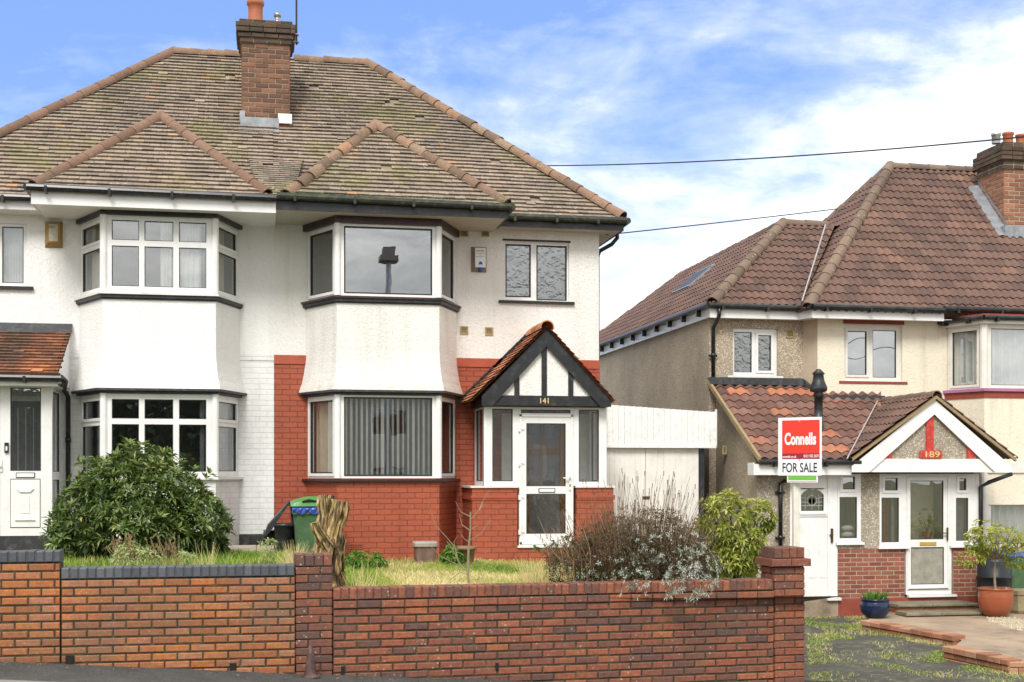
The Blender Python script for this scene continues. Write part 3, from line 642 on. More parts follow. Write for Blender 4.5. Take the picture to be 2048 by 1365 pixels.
# walls
GZ1, GZ2 = CZ-1.25, CZ-1.55; ZB = Z(718, 1000, Y0); ZS = CZ+3.94
c1 = [(X(161, Y0), Y0), (X(207, YB), YB), (X(430, YB), YB), (X(477, Y0), Y0)]
c2 = [(X(614, Y0), Y0), (X(675, YB), YB), (X(877, YB), YB), (X(911, Y0), Y0)]
hU1 = (X(-90, Y0), X(50+4, Y0), Z(572, 30, Y0), Z(447, 30, Y0))
hUP = (X(1008, Y0), X(1138, Y0), Z(601, 1070, Y0), Z(485, 1070, Y0))
b1h = (c1[0][0]+.05, c1[3][0]-.05, CZ-.9, CZ+3.9); b2h = (c2[0][0]+.05, c2[3][0]-.05, CZ-1.2, CZ+3.9)
w = MB(); wall(w, XLW, XC, ZB-.0, ZS+.15, [hU1, b1h], Y0); w.add([(XLW,Y0+7,GZ1-.3),(XLW,Y0,GZ1-.3),(XLW,Y0,ZS+.15),(XLW,Y0+7,ZS+.15)], [(0,1,2,3)]); w.build('upper_wall', M['clean_render'], H1)
w = MB(); wall(w, XLW, XC, GZ1+.2, ZB-.09, [b1h], Y0); wall(w, XLW, XC, ZB-.09, ZB, [b1h], Y0-.012); w.add([(XLW,Y0-.012,ZB-.09),(XC,Y0-.012,ZB-.09),(XC,Y0,ZB-.09),(XLW,Y0,ZB-.09)], [(0,1,2,3)]); w.build('lower_wall', M['white_brick'], H1)
w = MB(); w.box(XLW, XC-.0, Y0-.018, Y0+.05, GZ1-.5, CZ-.93); w.build('plinth', M['plinth'], H1)
airbrick(H1, X(497, Y0), CZ-1.10, Y0-.024, 'plinth')
w = MB(); wall(w, XC, XR, ZB, ZS+.15, [hUP, b2h], Y0); w.add([(XR,Y0,GZ2),(XR,Y0+7,GZ2),(XR,Y0+7,ZS+.15),(XR,Y0,ZS+.15)], [(0,1,2,3)]); w.build('upper_wall', M['white_render'], H2)
w = MB(); wall(w, XC, XR, GZ2-.3, ZB-.14, [b2h], Y0-.004); w.build('lower_wall', M['red_brick'], H2)
for (a, b) in ((XC, c2[0][0]+.05), (c2[3][0]-.05, XR+.012)): w = MB(); w.box(a, b, Y0-.022, Y0+.02, ZB-.14, ZB); w.build('brick_band', M['red_paint'], H2)
w = MB(); w.box(XR-.05, XR+.012, Y0-.012, Y0+.02, GZ2, ZB-.145); w.build('brick_corner', M['red_brick'], H2)
# soffits, fascias, gutters
sB = X(552, YF); 
s = MB(); s.box(ca0+.02, sB, YF+.02, Y0+.05, CZ+3.90, CZ+3.93); s.build('soffit', M['upvc'], H1)
s = MB(); s.box(ca0, sB-.002, YF, YF+.02, CZ+3.885, CZ+4.10); s.box(ca0, ca0+.02, YF+.021, YE, CZ+3.885, CZ+4.10); s.box(sB-.022, sB-.002, YF+.021, Y0-.002, CZ+3.885, CZ+4.03); s.build('fascia', M['upvc'], H1)
s = MB(); s.box(XLE, ca0-.003, YE, YE+.02, CZ+3.96, CZ+4.12); s.build('fascia', M['upvc'], H1)
s = MB(); s.box(XLE, ca0-.003, YE+.021, Y0+.05, CZ+3.95, CZ+3.965); s.build('soffit', M['upvc'], H1)
gutter(H1, (ca0-.05, YF-.055, CZ+4.115), (sB, YF-.055, CZ+4.09)); gutter(H1, (XLE, YE-.055, CZ+4.13), (ca0-.03, YE-.055, CZ+4.13))
gutter(H1, (ca0-.05, YF-.055, CZ+4.115), (ca0-.05, YE-.0, CZ+4.13), br=False)
s = MB(); s.box(sB+.002, cb1-.02, YF+.021, Y0+.05, CZ+3.945, CZ+3.96); s.box(cb1-.019, XRE-.02, YE+.021, Y0+.05, CZ+3.985, CZ+3.998); s.box(XR+.0, XRE-.021, Y0+.051, YR+3, CZ+3.985, CZ+3.998); s.build('soffit', M['soffit'], H2)
s = MB(); s.box(sB, cb1, YF, YF+.02, CZ+3.935, CZ+4.10); s.box(cb1-.02, cb1, YF+.021, YE-.001, CZ+3.935, CZ+4.10); s.box(cb1-.02, XRE, YE, YE+.02, CZ+3.975, CZ+4.12); s.box(XRE-.02, XRE, YE+.021, YR+3, CZ+3.975, CZ+4.12); s.build('fascia', M['black'], H2)
gutter(H2, (sB+.01, YF-.055, CZ+4.13), (cb1+.04, YF-.055, CZ+4.10), m='gutmoss'); gutter(H2, (cb1+.06, YF-.055, CZ+4.10), (cb1+.06, YE-.05, CZ+4.12), m='gutmoss', br=False)
gutter(H2, (cb1+.05, YE-.055, CZ+4.13), (XRE+.03, YE-.055, CZ+4.13), m='gutmoss'); gutter(H2, (XRE+.055, YE-.055, CZ+4.13), (XRE+.055, YR+3, CZ+4.13), m='gutmoss', br=False)
s = MB(); s.tube([(XRE+.03, Y0+.15, CZ+4.08), (XRE+.03, Y0+.15, CZ+3.95), (XRE-.05, Y0+.2, CZ+3.85), (XR+.08, Y0+.25, CZ+3.74), (XR+.05, Y0+.28, CZ+3.65), (XR+.05, Y0+.28, GZ2)], .034, 10); s.build('downpipe', M['blackgloss'], H2, smooth=True)

def bay(parent, c, zl0, zl1, zu0, zu1, lower_m, skirt_m, head_m, headz, fm, gk, gm, low_sill, style):
    """zl: lower window bottom/top, zu: upper window bottom/top"""
    # base and skirt
    b = MB(); loft(b, c, [(.015, zl0-1.9), (.015, zl0-.0)]); b.build('bay_base', M[lower_m], parent)
    b = MB(); bot = zl1+.075
    lv = [(.115, bot), (.10, bot+.06), (.075, bot+.14), (.05, bot+.26), (.03, bot+.42), (.02, bot+.60), (.015, zu0-.02)]
    loft(b, c, lv); b.build('bay_skirt', M[skirt_m], parent)
    b = MB(); bay_band(b, c, .125, bot-.035, bot-.001); bay_band(b, c, .055, zl1+.005, bot-.036); b.build('bay_flashing', M['lead_dark'], parent)
    b = MB(); bay_band(b, c, .06, zu1+.001, headz); b.build('bay_head', M[head_m], parent)
    b = MB(); bay_band(b, c, .060, zu0-.095, zu0-.045); bay_band(b, c, .035, zu0-.115, zu0-.096); b.build('sill_band', M['black'], parent)
    b = MB(); bay_band(b, c, .085, zu0-.044, zu0-.012); b.build('sill', M['upvc_old'] if style == 1 else M['brownpaint'], parent)
    b = MB(); bay_band(b, c, .075, zl0-.05, zl0-.012); b.build('sill', M[low_sill], parent)
    ints = MB()
    for (z0, z1) in ((zl0, zl1), (zu0, zu1)):
        A0, A1, y1, y2 = c[0][0]-.1, c[3][0]+.1, Y0+.10, Y0+2.2
        ints.add([(A0,y1,z0-.5),(A1,y1,z0-.5),(A1,y1,z1),(A0,y1,z1),(A0,y2,z0-.5),(A1,y2,z0-.5),(A1,y2,z1),(A0,y2,z1)], [(4,5,6,7),(0,4,7,3),(1,2,6,5),(0,1,5,4),(3,7,6,2)])
    ints.build('room_interior', M['room'], parent)
def facets(c, o=.0):
    P = bay_poly(c, o); return [frame((P[i].x, P[i].y, 0), (P[i+1].x, P[i+1].y, 0)) for i in range(3)]
# --- left house bay
zl0, zl1, zu0, zu1 = Z(953, 300, YB), Z(788, 300, YB), Z(585, 300, YB), Z(433, 300, YB)
bay(H1, c1, zl0, zl1, zu0, zu1, 'white_brick', 'clean_render', 'black', CZ+3.90, 'upvc', .01, 'gasket_thin', 'upvc_old', 1)
F = facets(c1)
xo = c1[1][0]
cols = [(X(a, YB)-xo, X(b, YB)-xo) for a, b in ((223.5, 278), (289, 346.5), (358, 412.6))]
window(H1, F[1][0], 0.03, F[1][1]-.03, zu0, zu1, grid_panes(0,0,0,0, cols, [(Z(574,300,YB), Z(493.5,300,YB)), (Z(482,300,YB), Z(442.5,300,YB))]), room=None, name='bay_window', gl='glass',
       curtains=[(cols[1][0]+.22, cols[1][1]+.03, zu0, zu1, 'curtain', 4, .022), (cols[2][0]-.05, cols[2][1]-.08, zu0, zu1, 'curtain', 4, .03)])
window(H1, F[1][0], 0.03, F[1][1]-.03, zl0, zl1, grid_panes(0,0,0,0, cols, [(Z(944,300,YB), Z(849,300,YB)), (Z(838,300,YB), Z(799,300,YB))]), room=None, name='bay_window', gl='glass',
       curtains=[(cols[2][1]-.10, cols[2][1]+.02, zl0, zl1, 'curtain_grey', 2, .02)])
for k, up in ((0, 1), (2, 1), (0, 0), (2, 0)):
    T, L = F[k]; z0, z1 = (zu0, zu1) if up else (zl0, zl1); zm = z1-.42
    ps = [(.09, L-.09, z0+.075, zm-.05), (.11, L-.11, zm+.06, z1-.10)]
    cu = ([(.12, .50, z0, z1, 'curtain_cream', 3, .03)] if k == 0 else [(.1, .62, z0, z1, 'curtain_cream', 4, .03)]) if up else ([(.35, .85, z0, z1, 'curtain_grey', 3, .03)] if k == 0 else [(.08, L-.12, z0, z1, 'curtain_grey', 12, .004)])
    window(H1, T, .03, L-.03, z0, z1, ps, room=None, name='bay_window', sash=(1,), curtains=cu)
for (z0, z1) in ((zu0, zu1), (zl0, zl1)):
    for q in (1, 2): m = MB(); p = c1[q]; m.tube([(p[0], p[1]+.01, z0), (p[0], p[1]+.01, z1)], .055, 12); m.build('corner_post', M['upvc'], H1)
# blue-grey blind strip visible through the upper panes is left to the glass; left upstairs window
T0, _ = frame((0, Y0+.05, 0), (1, Y0+.05, 0))
wx = lambda p, Y=Y0: X(p, Y)
window(H1, T0, wx(-90), wx(57), Z(572, 30, Y0), Z(445, 30, Y0), [(wx(-80), wx(-6), Z(566,30,Y0), Z(453,30,Y0)), (wx(3), wx(46), Z(566,30,Y0), Z(453,30,Y0))], fm='upvc', gk=.012,
       curtains=[(wx(-80), wx(48), Z(571,30,Y0), Z(446,30,Y0), 'net', 22, .014)])
m = MB(); m.box(wx(-95), wx(67), Y0-.05, Y0+.02, Z(580, 30, Y0), Z(573.5, 30, Y0)); m.build('sill', M['gasket'], H1)
# left porch
YP = 19.90; pxr = X(101, YP)+.02; zt, zb = Z(772, 60, YP), Z(1072, 60, YP)
T1, _ = frame((0, YP, 0), (1, YP, 0)); px = lambda p: X(p, YP); pz = lambda p: Z(p, 60, YP)
pw = window(H1, T1, px(-165), px(0)-.01, zb, zt, [(px(-152), px(-86), pz(1050), pz(780)), (px(-76), px(-12), pz(1050), pz(780))], room=None, name='porch_window')
door = window(H1, T1, px(0)+.0, px(101), zb+.0, zt, [(px(20.5), px(82), pz(942.5), pz(776))], name='porch_door', gk=.014, gl='glass', room=None, label='white door leaf with one tall glazed panel above a moulded panel')
m = MB(T1); a, b = px(20.5), px(81); m.box(a, b, -.004, -.001, pz(1056), pz(958)); m.build('door_panel', M['gasket_thin'], door)
m = MB(T1); m.box(a+.008, b-.008, -.010, -.0045, pz(1055)+.004, pz(959)-.004)
q0, q1, q2, q3 = px(33), px(68), pz(1041), pz(978)
m.prism([(q0-.02, q2), (q1+.02, q2), (q1-.06, q2+.06), (q0+.06, q2+.06)], -.03, -.0105); m.prism([(q0+.05, q3-.05), (q1-.05, q3-.05), (q1, q3), (q0, q3)], -.03, -.0105); m.box(q0+.06, q1-.06, -.018, -.0105, q2+.10, q3-.10)
m.build('door_panel', M['upvc'], door)
m = MB(T1); m.box(px(32), px(70), -.010, -.001, pz(956), pz(945.5)); m.build('letterbox', M['gasket_thin'], door)
m = MB(T1); m.box(px(33.5), px(68.5), -.016, -.0105, pz(954.5), pz(947)); m.build('letterbox_flap', M['upvc'], door)
m = MB(T1); m.box(px(9.5), px(17.5), -.03, -.001, pz(906), pz(886)); m.build('doorbell', M['ink'], door)
m = MB(T1); m.box(px(12), px(15.5), -.034, -.0305, pz(902), pz(893)); m.build('doorbell_button', M['upvc'], door)
m = MB(T1); m.box(px(0), px(4.5), -.02, -.001, pz(944), pz(921)); m.box(px(-6), px(3.5), -.05, -.035, pz(934), pz(930)); m.build('door_handle', M['upvc'], door)
T2, L2 = frame((pxr, YP, 0), (pxr, Y0, 0))
window(H1, T2, 0.002, L2-.12, zb, zt, [(.10, L2-.20, pz(944), pz(782)), (.10, L2-.20, pz(1050), pz(960))], room=None, name='porch_window')
m = MB(); m.box(px(-165), pxr-.0, YP+.005, Y0-.03, zb-.6, zb-.003); m.build('porch_base', M['plinth'], H1)
m = MB(); m.box(px(-165), pxr-.08, YP+.2, Y0-.03, zb-.002, zb+.01); m.build('porch_floor', M['room'], H1)
m = MB(); m.box(X(22,Y0), X(84,Y0), Y0-.06, Y0-.002, zb+.01, zb+2.0); idoor = m.build('inner_door', M['curtain_grey'], H1)
m = MB(); m.box(X(20,Y0)-.07, X(20,Y0), Y0-.08, Y0-.002, zb+.01, zb+2.05); m.box(X(20,Y0)-.07, X(84,Y0)+.07, Y0-.08, Y0-.002, zb+2.0, zb+2.08)
for i in range(1, 4): xx = X(22,Y0)+(X(84,Y0)-X(22,Y0))*i/4; m.box(xx-.006, xx+.006, Y0-.066, Y0-.0605, zb+.6, zb+1.9)
m.build('inner_door_frame', M['upvc_old'], idoor)
YPE = 19.62; zpe = Z(748, 60, YPE); zpt = Z(660, 60, Y0); xpr = X(127, 20.2)
m = MB(); roof_slope(m, (-4.95, YPE, zpe), (xpr, YPE, zpe), [(xpr+.03, Y0-.01, zpt), (-4.95, Y0-.01, zpt)], gauge=.10)
pr = m.build('porch_roof', M['tile_leftporch'], H1)
m = MB(); n_ = Vector((0, -(zpt-zpe), Y0-YPE)).normalized()
m.add([(-4.95, Y0-.16, zpt-.07), (xpr+.04, Y0-.16, zpt-.07), (xpr+.04, Y0-.03, zpt+.10), (-4.95, Y0-.03, zpt+.10), (-4.95, Y0, zpt+.10), (xpr+.04, Y0, zpt+.10)], [(0,1,2,3), (3,2,5,4)]); m.build('lead_flashing', M['lead_dark'], pr)
m = MB(); m.add([(xpr+.0, YPE+.02, zpe-.02), (xpr+.0, Y0, zpt-.03), (xpr+.0, Y0, zpe-.13), (xpr+.0, YPE+.02, zpe-.13)], [(0,1,2,3)]); m.box(-4.95, xpr+.0, YPE+.02, YPE+.04, zpe-.17, zpe-.03); m.box(-4.95, xpr-.001, YPE+.041, Y0-.01, zpe-.17, zpe-.15); m.build('porch_fascia', M['upvc'], pr)
gutter(H1, (-4.95, YPE-.03, zpe-.05), (xpr+.06, YPE-.03, zpe-.06))
m = MB(); xd = X(136, Y0-.08); m.tube([(xpr+.04, YPE-.03, zpe-.05), (xpr+.10, YPE+.02, zpe-.10), (xd-.04, Y0-.2, zpe-.16), (xd, Y0-.07, zpe-.26), (xd, Y0-.07, CZ-1.1)], [.05, .045, .036, .036, .036], 10)
m.tube([(xd, Y0-.07, zpe-.95), (xd, Y0-.07, zpe-.88)], .045, 10); m.build('downpipe', M['blackgloss'], H1, smooth=True)

# --- number 141 bay
zl0, zl1, zu0, zu1 = Z(957, 770, YB), Z(791, 770, YB), Z(593.5, 770, YB), Z(450, 770, YB)
bay(H2, c2, zl0, zl1, zu0, zu1, 'red_brick', 'white_bay', 'brownpaint', CZ+3.945, 'upvc', .02, 'gasket', 'brownpaint', 2)
F = facets(c2); xo = c2[1][0]
fx0, fx1 = X(688, YB)-xo, X(864.5, YB)-xo
window(H2, F[1][0], .03, F[1][1]-.03, zu0, zu1, [(fx0, fx1, Z(589,770,YB), Z(455,770,YB))], fm='upvc', gk=.022, gm='gasket', room=None, name='bay_window', gl='glass_strong')
lw = window(H2, F[1][0], .03, F[1][1]-.03, zl0, zl1, [(fx0, fx1, Z(953,770,YB), Z(795,770,YB))], fm='upvc', gk=.022, gm='gasket', room=None, name='bay_window', gl='glass')
m = MB(F[1][0]); n = 17
for i in range(n):
    xx = fx0+.04+(fx1-fx0-.08)*i/(n-1); wd = .030; an = math.radians(48 if i != 7 else 30)+random.gauss(0, .05)
    dx, dy = math.cos(an)*wd, math.sin(an)*wd; yy = .11
    m.add([(xx-dx, yy-dy, zl0), (xx+dx, yy+dy, zl0), (xx+dx, yy+dy, zl1), (xx-dx, yy-dy, zl1)], [(0,1,2,3)])
m.box(fx0, fx1, .09, .13, zl1-.05, zl1)
m.build('vertical_blind', M['slat'], lw)
for k, up in ((0, 1), (2, 1), (0, 0), (2, 0)):
    T, L = F[k]; z0, z1 = (zu0, zu1) if up else (zl0, zl1)
    cu = [(.06, L*.62, z0, z1, 'curtain_cream', 3, .03)] if not up else ([] if k == 0 else [(L*.1, L*.5, z0, z1, 'curtain_cream', 2, .02)])
    window(H2, T, .03, L-.03, z0, z1, [(.10, L-.12, z0+.075, z1-.075)], room=None, name='bay_window', gk=.020, gm='gasket', sash=(0,), curtains=cu, gl='glass_clear' if not up else 'glass')
for (z0, z1) in ((zu0, zu1), (zl0, zl1)):
    for q in (1, 2): m = MB(); p = c2[q]; m.tube([(p[0], p[1]+.01, z0), (p[0], p[1]+.01, z1)], .055, 12); m.build('corner_post', M['upvc'], H2)
zp = lambda p: Z(p, 1070, Y0)
bw = window(H2, T0, wx(1007), wx(1138.5), zp(602), zp(484), [(wx(1012), wx(1063), zp(595), zp(489)), (wx(1074), wx(1135), zp(600), zp(489.5))], gl='glass', gk=.022, gm='gasket', fm='upvc', room='room', obs=(0, 1))
m = MB(); m.box(wx(997), wx(1148), Y0-.05, Y0+.02, zp(608), zp(603)); m.build('sill', M['gasket'], bw)
m = MB(); m.box(wx(1005), wx(1141), Y0-.006, Y0+.04, zp(484), zp(480)); m.build('window_head', M['gasket'], bw)
for a in ((921, 936, 459, 474), (963, 978, 457, 474), (920, 936, 653, 669), (970, 986, 655, 671)): vent(H2, *a, Y0)
airbrick(H2, X(697, YB), Z(1107, 705, YB), YB-.03, 'red_paint')
# --- porch of 141
zq = lambda p: Z(p, 1095, YP); xq = lambda p: X(p, YP); dxl, dxr = xq(967.5), xq(1213)
GP = CZ-1.45; gx_mid = xq(1090)
sw = window(H2, T1, dxl, xq(1038), zq(972), zq(815), [(xq(984.5), xq(1025.5), zq(963), zq(819))], name='porch_window', room=None, gl='glass_clear', gk=.014)
sw2 = window(H2, T1, xq(1147), dxr, zq(972), zq(815), [(xq(1157.5), xq(1198), zq(964), zq(819))], name='porch_window', room=None, gl='glass_clear', gk=.014)
dr = window(H2, T1, xq(1038)+.001, xq(1147)-.001, zq(1092.5), zq(815), [(xq(1052.5), xq(1131.5), zq(973), zq(847)), (xq(1052.5), xq(1131.5), zq(1068), zq(988)), (xq(1042), xq(1141), zq(827), zq(820))], name='porch_door', room=None, gl='glass_clear', gk=.014, sash=(), label='white glazed porch door with two glass panels and letterbox')
m = MB(T1)  # raised door leaf edge
a, b, c, d = xq(1039.5), xq(1145.5), zq(1088), zq(830)
for q in ((a, a+.03, c, d), (b-.03, b, c, d), (a, b, d-.03, d), (a, b, c, c+.03)): m.box(q[0], q[1], -.02, -.001, q[2], q[3])
for q in (858, 926, 994, 1063): m.box(xq(1036), xq(1041), -.035, -.021, zq(q+6), zq(q-4)); m.box(xq(1040), xq(1048), -.028, -.021, zq(q+1), zq(q-1))
m.box(xq(1034), xq(1152), -.06, -.001, zq(1095), zq(1091)); m.build('door_leaf_edge', M['upvc'], dr)
m = MB(T1); m.box(xq(1077), xq(1110), -.012, -.001, zq(985.5), zq(977)); m.build('letterbox', M['ink'], dr)
m = MB(T1); m.box(xq(1078.5), xq(1108.5), -.018, -.0125, zq(984.3), zq(978.3)); m.build('letterbox_flap', M['upvc'], dr)
m = MB(T1); m.box(xq(1137.5), xq(1141), -.03, -.0205, zq(980), zq(953)); m.box(xq(1125), xq(1139), -.06, -.045, zq(957.5), zq(955)); m.box(xq(1137.5), xq(1140), -.06, -.02, zq(957.5), zq(955)); m.build('door_handle', M['upvc'], dr)
m = MB(T1); m.box(xq(1138.2), xq(1140.2), -.033, -.0301, zq(974), zq(969)); m.build('keyhole', M['ink'], dr)
Tl, Ll = frame((dxl+.0, Y0, 0), (dxl, YP+.002, 0))
window(H2, Tl, 0.08, Ll-.001, zq(972), zq(815), [(.20, Ll-.10, zq(963), zq(819))], name='porch_window', room=None, gk=.014)
Tr, Lr = frame((dxr, YP+.002, 0), (dxr, Y0, 0))
window(H2, Tr, 0.001, Lr-.05, zq(972), zq(815), [(.10, Lr-.15, zq(963), zq(819))], name='porch_window', room=None, gk=.014)
m = MB(); bx0, bx1 = X(944, YP), X(1226, YP)
m.box(bx0, xq(1034), YP-.03, Y0-.01, GP-.3, zq(976)); m.box(xq(1152), bx1, YP-.03, Y0-.01, GP-.3, zq(976)); m.box(xq(1034)+.001, xq(1152)-.001, YP-.028, YP+.15, GP-.3, zq(1096))
pb = m.build('porch_base', M['red_brick'], H2)
for (a, b) in ((bx0-.02, xq(1034)), (xq(1152), bx1+.02)):
    m = MB(); m.box(a, b, YP-.055, YP+.02, zq(996), zq(991)); m.box(a+.01, b-.0, YP-.045, YP+.02, zq(999.5), zq(996.2))
    k = int((b-a)/.035)
    for i in range(k): xx = a+(i+.5)*(b-a)/k; m.box(xx-.012, xx+.012, YP-.043, YP+.01, zq(1001), zq(999.6))
    if a < gx_mid: m.box(bx0-.02, bx0+.02, YP+.021, Y0-.02, zq(999.5), zq(991))
    m.build('brick_moulding', M['red_paint'], pb)
m = MB(); m.box(bx0-.03, xq(1036), YP-.06, Y0-.02, zq(975.8), zq(972.2)); m.build('sill', M['upvc_old'], pb); m = MB(); m.box(xq(1150), bx1+.03, YP-.06, Y0-.02, zq(975.8), zq(972.2)); m.build('sill', M['upvc_old'], pb)
# inside the porch: floor, pale walls, brown front door
m = MB(); m.box(dxl+.08, dxr-.08, YP+.16, Y0-.03, zq(1096)-.01, zq(1096)+.01); m.build('porch_floor', M['curtain_cream'], H2)
m = MB(); m.box(X(1056,Y0)-.10, X(1056,Y0), Y0-.09, Y0-.012, zq(1096), CZ+.95); m.box(X(1118,Y0), X(1118,Y0)+.10, Y0-.09, Y0-.012, zq(1096), CZ+.95); m.box(X(1056,Y0), X(1118,Y0), Y0-.09, Y0-.012, CZ+.82, CZ+.95); m.box(X(1056,Y0), X(1118,Y0), Y0-.075, Y0-.012, CZ+.32, CZ+.42)
m.box(X(1080,Y0), X(1088,Y0), Y0-.075, Y0-.012, CZ+.42, CZ+.82)
idr = m.build('inner_door', M['wood'], H2)
m = MB(); m.box(X(1056,Y0), X(1118,Y0), Y0-.05, Y0-.013, zq(1096), CZ+.32); m.box(X(1056,Y0), X(1118,Y0), Y0-.05, Y0-.013, CZ+.42, CZ+.82); m.build('inner_door_panel', M['curtain_grey'], idr)
m = MB(); m.box(X(1136,Y0), X(1150,Y0), Y0-.12, Y0-.012, zq(1096), CZ+1.0); m.box(X(1178,Y0), X(1186,Y0), Y0-.12, Y0-.012, zq(1096), CZ+1.0); m.build('inner_post', M['upvc_old'], H2)
m = MB(); m.box(X(1003,Y0), X(1050,Y0), Y0-.02, Y0-.008, CZ-.1, CZ+1.0); m.box(X(1150,Y0), X(1178,Y0), Y0-.02, Y0-.008, CZ-1.2, CZ+1.0); m.box(dxr-.06, dxr-.05, YP+.16, Y0-.13, zq(1096), zq(980)); m.build('porch_back_wall', M['curtain'], H2)
# gable
YG = 19.70; gx0, gx1, gxc = X(963.5, YG), X(1222.5, YG), X(1093, YG); gz = lambda p: Z(p, 1093, YG)
zf0, zf1, zap = gz(813), gz(794), gz(659)
tl = (zap-zf1)/(gxc-gx0); bh = gz(659)-gz(693)
m = MB(); m.box(gx0+.12, gx1-.12, YG+.03, YG+.075, zf0+.01, zf0+.165); g0 = m.build('gable_beam', M['black'], H2)
m = MB(); m.prism([(gx0, zf0), (gx0+.17, zf0), (gxc, zap-bh), (gxc, zap), (gx0, zf1)], YG, YG+.03); m.prism([(gx1-.17, zf0), (gx1, zf0), (gx1, zf1), (gxc, zap), (gxc, zap-bh)], YG-.002, YG+.028); m.build('bargeboard', M['black'], g0)
m = MB()
for p0, p1 in ((1030, 1040), (1084.5, 1095), (1138, 1148)):
    a, b = X(p0, YG), X(p1, YG); top = min(zap-bh*.9, zap-bh*.85-abs((a+b)/2-gxc)*tl*1.0)+.03; m.box(a, b, YG+.04, YG+.072, zf0+.166, top)
m.build('gable_stud', M['black'], g0)
m = MB(); m.prism([(gx0+.2, zf0+.12), (gx1-.2, zf0+.12), (gxc, zap-.08)], YG+.06, YG+.14); m.build('gable_panel', M['white_render'], g0)
m = MB(); m.box(gx0+.02, gx0+.05, YG+.031, Y0-.01, zf0-.0, zf1-.05); m.box(gx0+.05, gx1-.05, YG+.076, Y0-.02, zf0+.006, zf0+.02); m.box(gx1-.05, gx1-.02, YG+.031, Y0-.01, zf0, zf1-.05); m.build('porch_soffit', M['black'], g0)
text_mesh(g0, 'house_number', '141', frame((0, YG+.03, 0), (1, YG+.03, 0))[0], X(1081, YG), gz(807), .085, M['gold'], width=X(1098, YG)-X(1081, YG), bold=.01, ext=.006)
m = MB(); ex0, ex1 = X(941, YG), X(1229, YG); ez = zf1-.06
for s_ in (0, 1):
    if s_ == 0: roof_slope(m, (ex0, Y0-.005, ez), (ex0, YG-.05, ez), [(gxc, YG-.05, zap+.06), (gxc, Y0-.005, zap+.06)], gauge=.10, th=.022)
    else: roof_slope(m, (ex1, YG-.05, ez), (ex1, Y0-.005, ez), [(gxc, Y0-.005, zap+.06), (gxc, YG-.05, zap+.06)], gauge=.10, th=.022)
pr = m.build('porch_roof', M['tile_orange'], H2)
m = MB(); hip_line(m, (gxc, YG-.06, zap+.06), (gxc, Y0-.01, zap+.06), .105, .38, jit=.003); m.build('ridge_tiles', M['tile_orange'], pr)
m = MB(); nst = 9   # stepped flashing on the wall
for i in range(nst):
    a = ex0-.10+(gxc-ex0)*i/nst; z0 = ez+(zap+.06-ez)*i/nst; 
    m.prism([(a+.02, z0), (a+.22, z0-.02), (a+.22, z0+.15), (a+.13, z0+.115)], Y0-.022, Y0-.001)
m.build('step_flashing', M['black'], pr)

# ------------------------------------------------------------------ the neighbouring house on the right
H3 = thing('semi_detached_house', 'cream and pebbledash house with brown interlocking tiled roof, gabled porch numbered 189', 'house', (11.0, 21.9, CZ-2.12))
YX = 22.25; YM = 21.95; YXE, YME = 22.02, 21.62; YN = 20.30; YNE = 20.02
XS = X(1418, YX)                     # side wall plane
ZU = CZ+2.93                         # main eave (tile edge)
mcx = X(1614, YME); ax_h = 3.24; MA = Vector((mcx+ax_h, YME+ax_h, CZ+6.34)); XFAR = 19.0
ex_x = X(1424, YXE)-.02; eh = 2.33; EA = Vector((ex_x+eh, YXE+eh, CZ+4.98)); ZX = CZ+3.02
m = MB(); roof_slope(m, (mcx, YME, ZU), (XFAR, YME, ZU), [(XFAR, MA.y, MA.z), MA], style='roll', gauge=.238, cl=.150, amp=.036)
roof_slope(m, (mcx, YME+2*ax_h, ZU), (mcx, YME, ZU), [MA], style='roll', gauge=.238, cl=.150, amp=.036)
m.add([MA, (XFAR, MA.y, MA.z), (XFAR, YME+2*ax_h, ZU), (mcx, YME+2*ax_h, ZU)], [(3,2,1,0)], (.4,0,0))
YRB = 30.6; EB = Vector((EA.x, YRB, EA.z-.08)); YSB = YRB+eh
roof_slope(m, (ex_x, YXE, ZX), (X(1600, YXE), YXE, ZX), [(X(1600, YXE)+1.75, EA.y, EA.z), EA], style='roll', gauge=.238, cl=.150, amp=.036)
roof_slope(m, (ex_x, YSB, ZX), (ex_x, YXE, ZX), [EA, EB], style='roll', gauge=.238, cl=.150, amp=.036)
m.add([EB, (EB.x+3, EB.y, EB.z), (EB.x+3, YSB, ZX), (ex_x, YSB, ZX)], [(3,2,1,0)], (.4,0,0))
m.add([EA, (EA.x+2.5, EA.y, EA.z), (EB.x+2.5, EB.y, EB.z), EB], [(0,1,2,3)], (.4,0,0))
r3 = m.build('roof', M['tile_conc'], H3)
def hips(parent, mk, *lines, name='hip_tiles', **k):
    for (a, b) in lines:
        h = MB(); hip_line(h, a, b, **k); h.build(name, M[mk], parent)
hips(r3, 'ridge_conc', ((mcx+.02, YME+.02, ZU+.06), MA+Vector((0,0,.05))), ((ex_x+.02, YXE+.02, ZX+.07), EA+Vector((0,0,.05))), r=.108, seg=.36, jit=.004, taper=.07)
hips(r3, 'ridge_conc', (MA+Vector((0,0,.02)), (XFAR, MA.y, MA.z+.02)), (EA+Vector((0,0,.02)), (X(1652, EA.y), EA.y, EA.z+.02)), (EA+Vector((0,0,.02)), EB+Vector((0,0,.02))), r=.10, seg=.42, jit=.003, name='ridge_tiles')
hips(r3, 'ridge_conc', (MA+Vector((0,0,.02)), (mcx, YME+2*ax_h, ZU)), (EB+Vector((0,0,.02)), (ex_x, YSB, ZX)), r=.11, seg=.42, jit=.003)
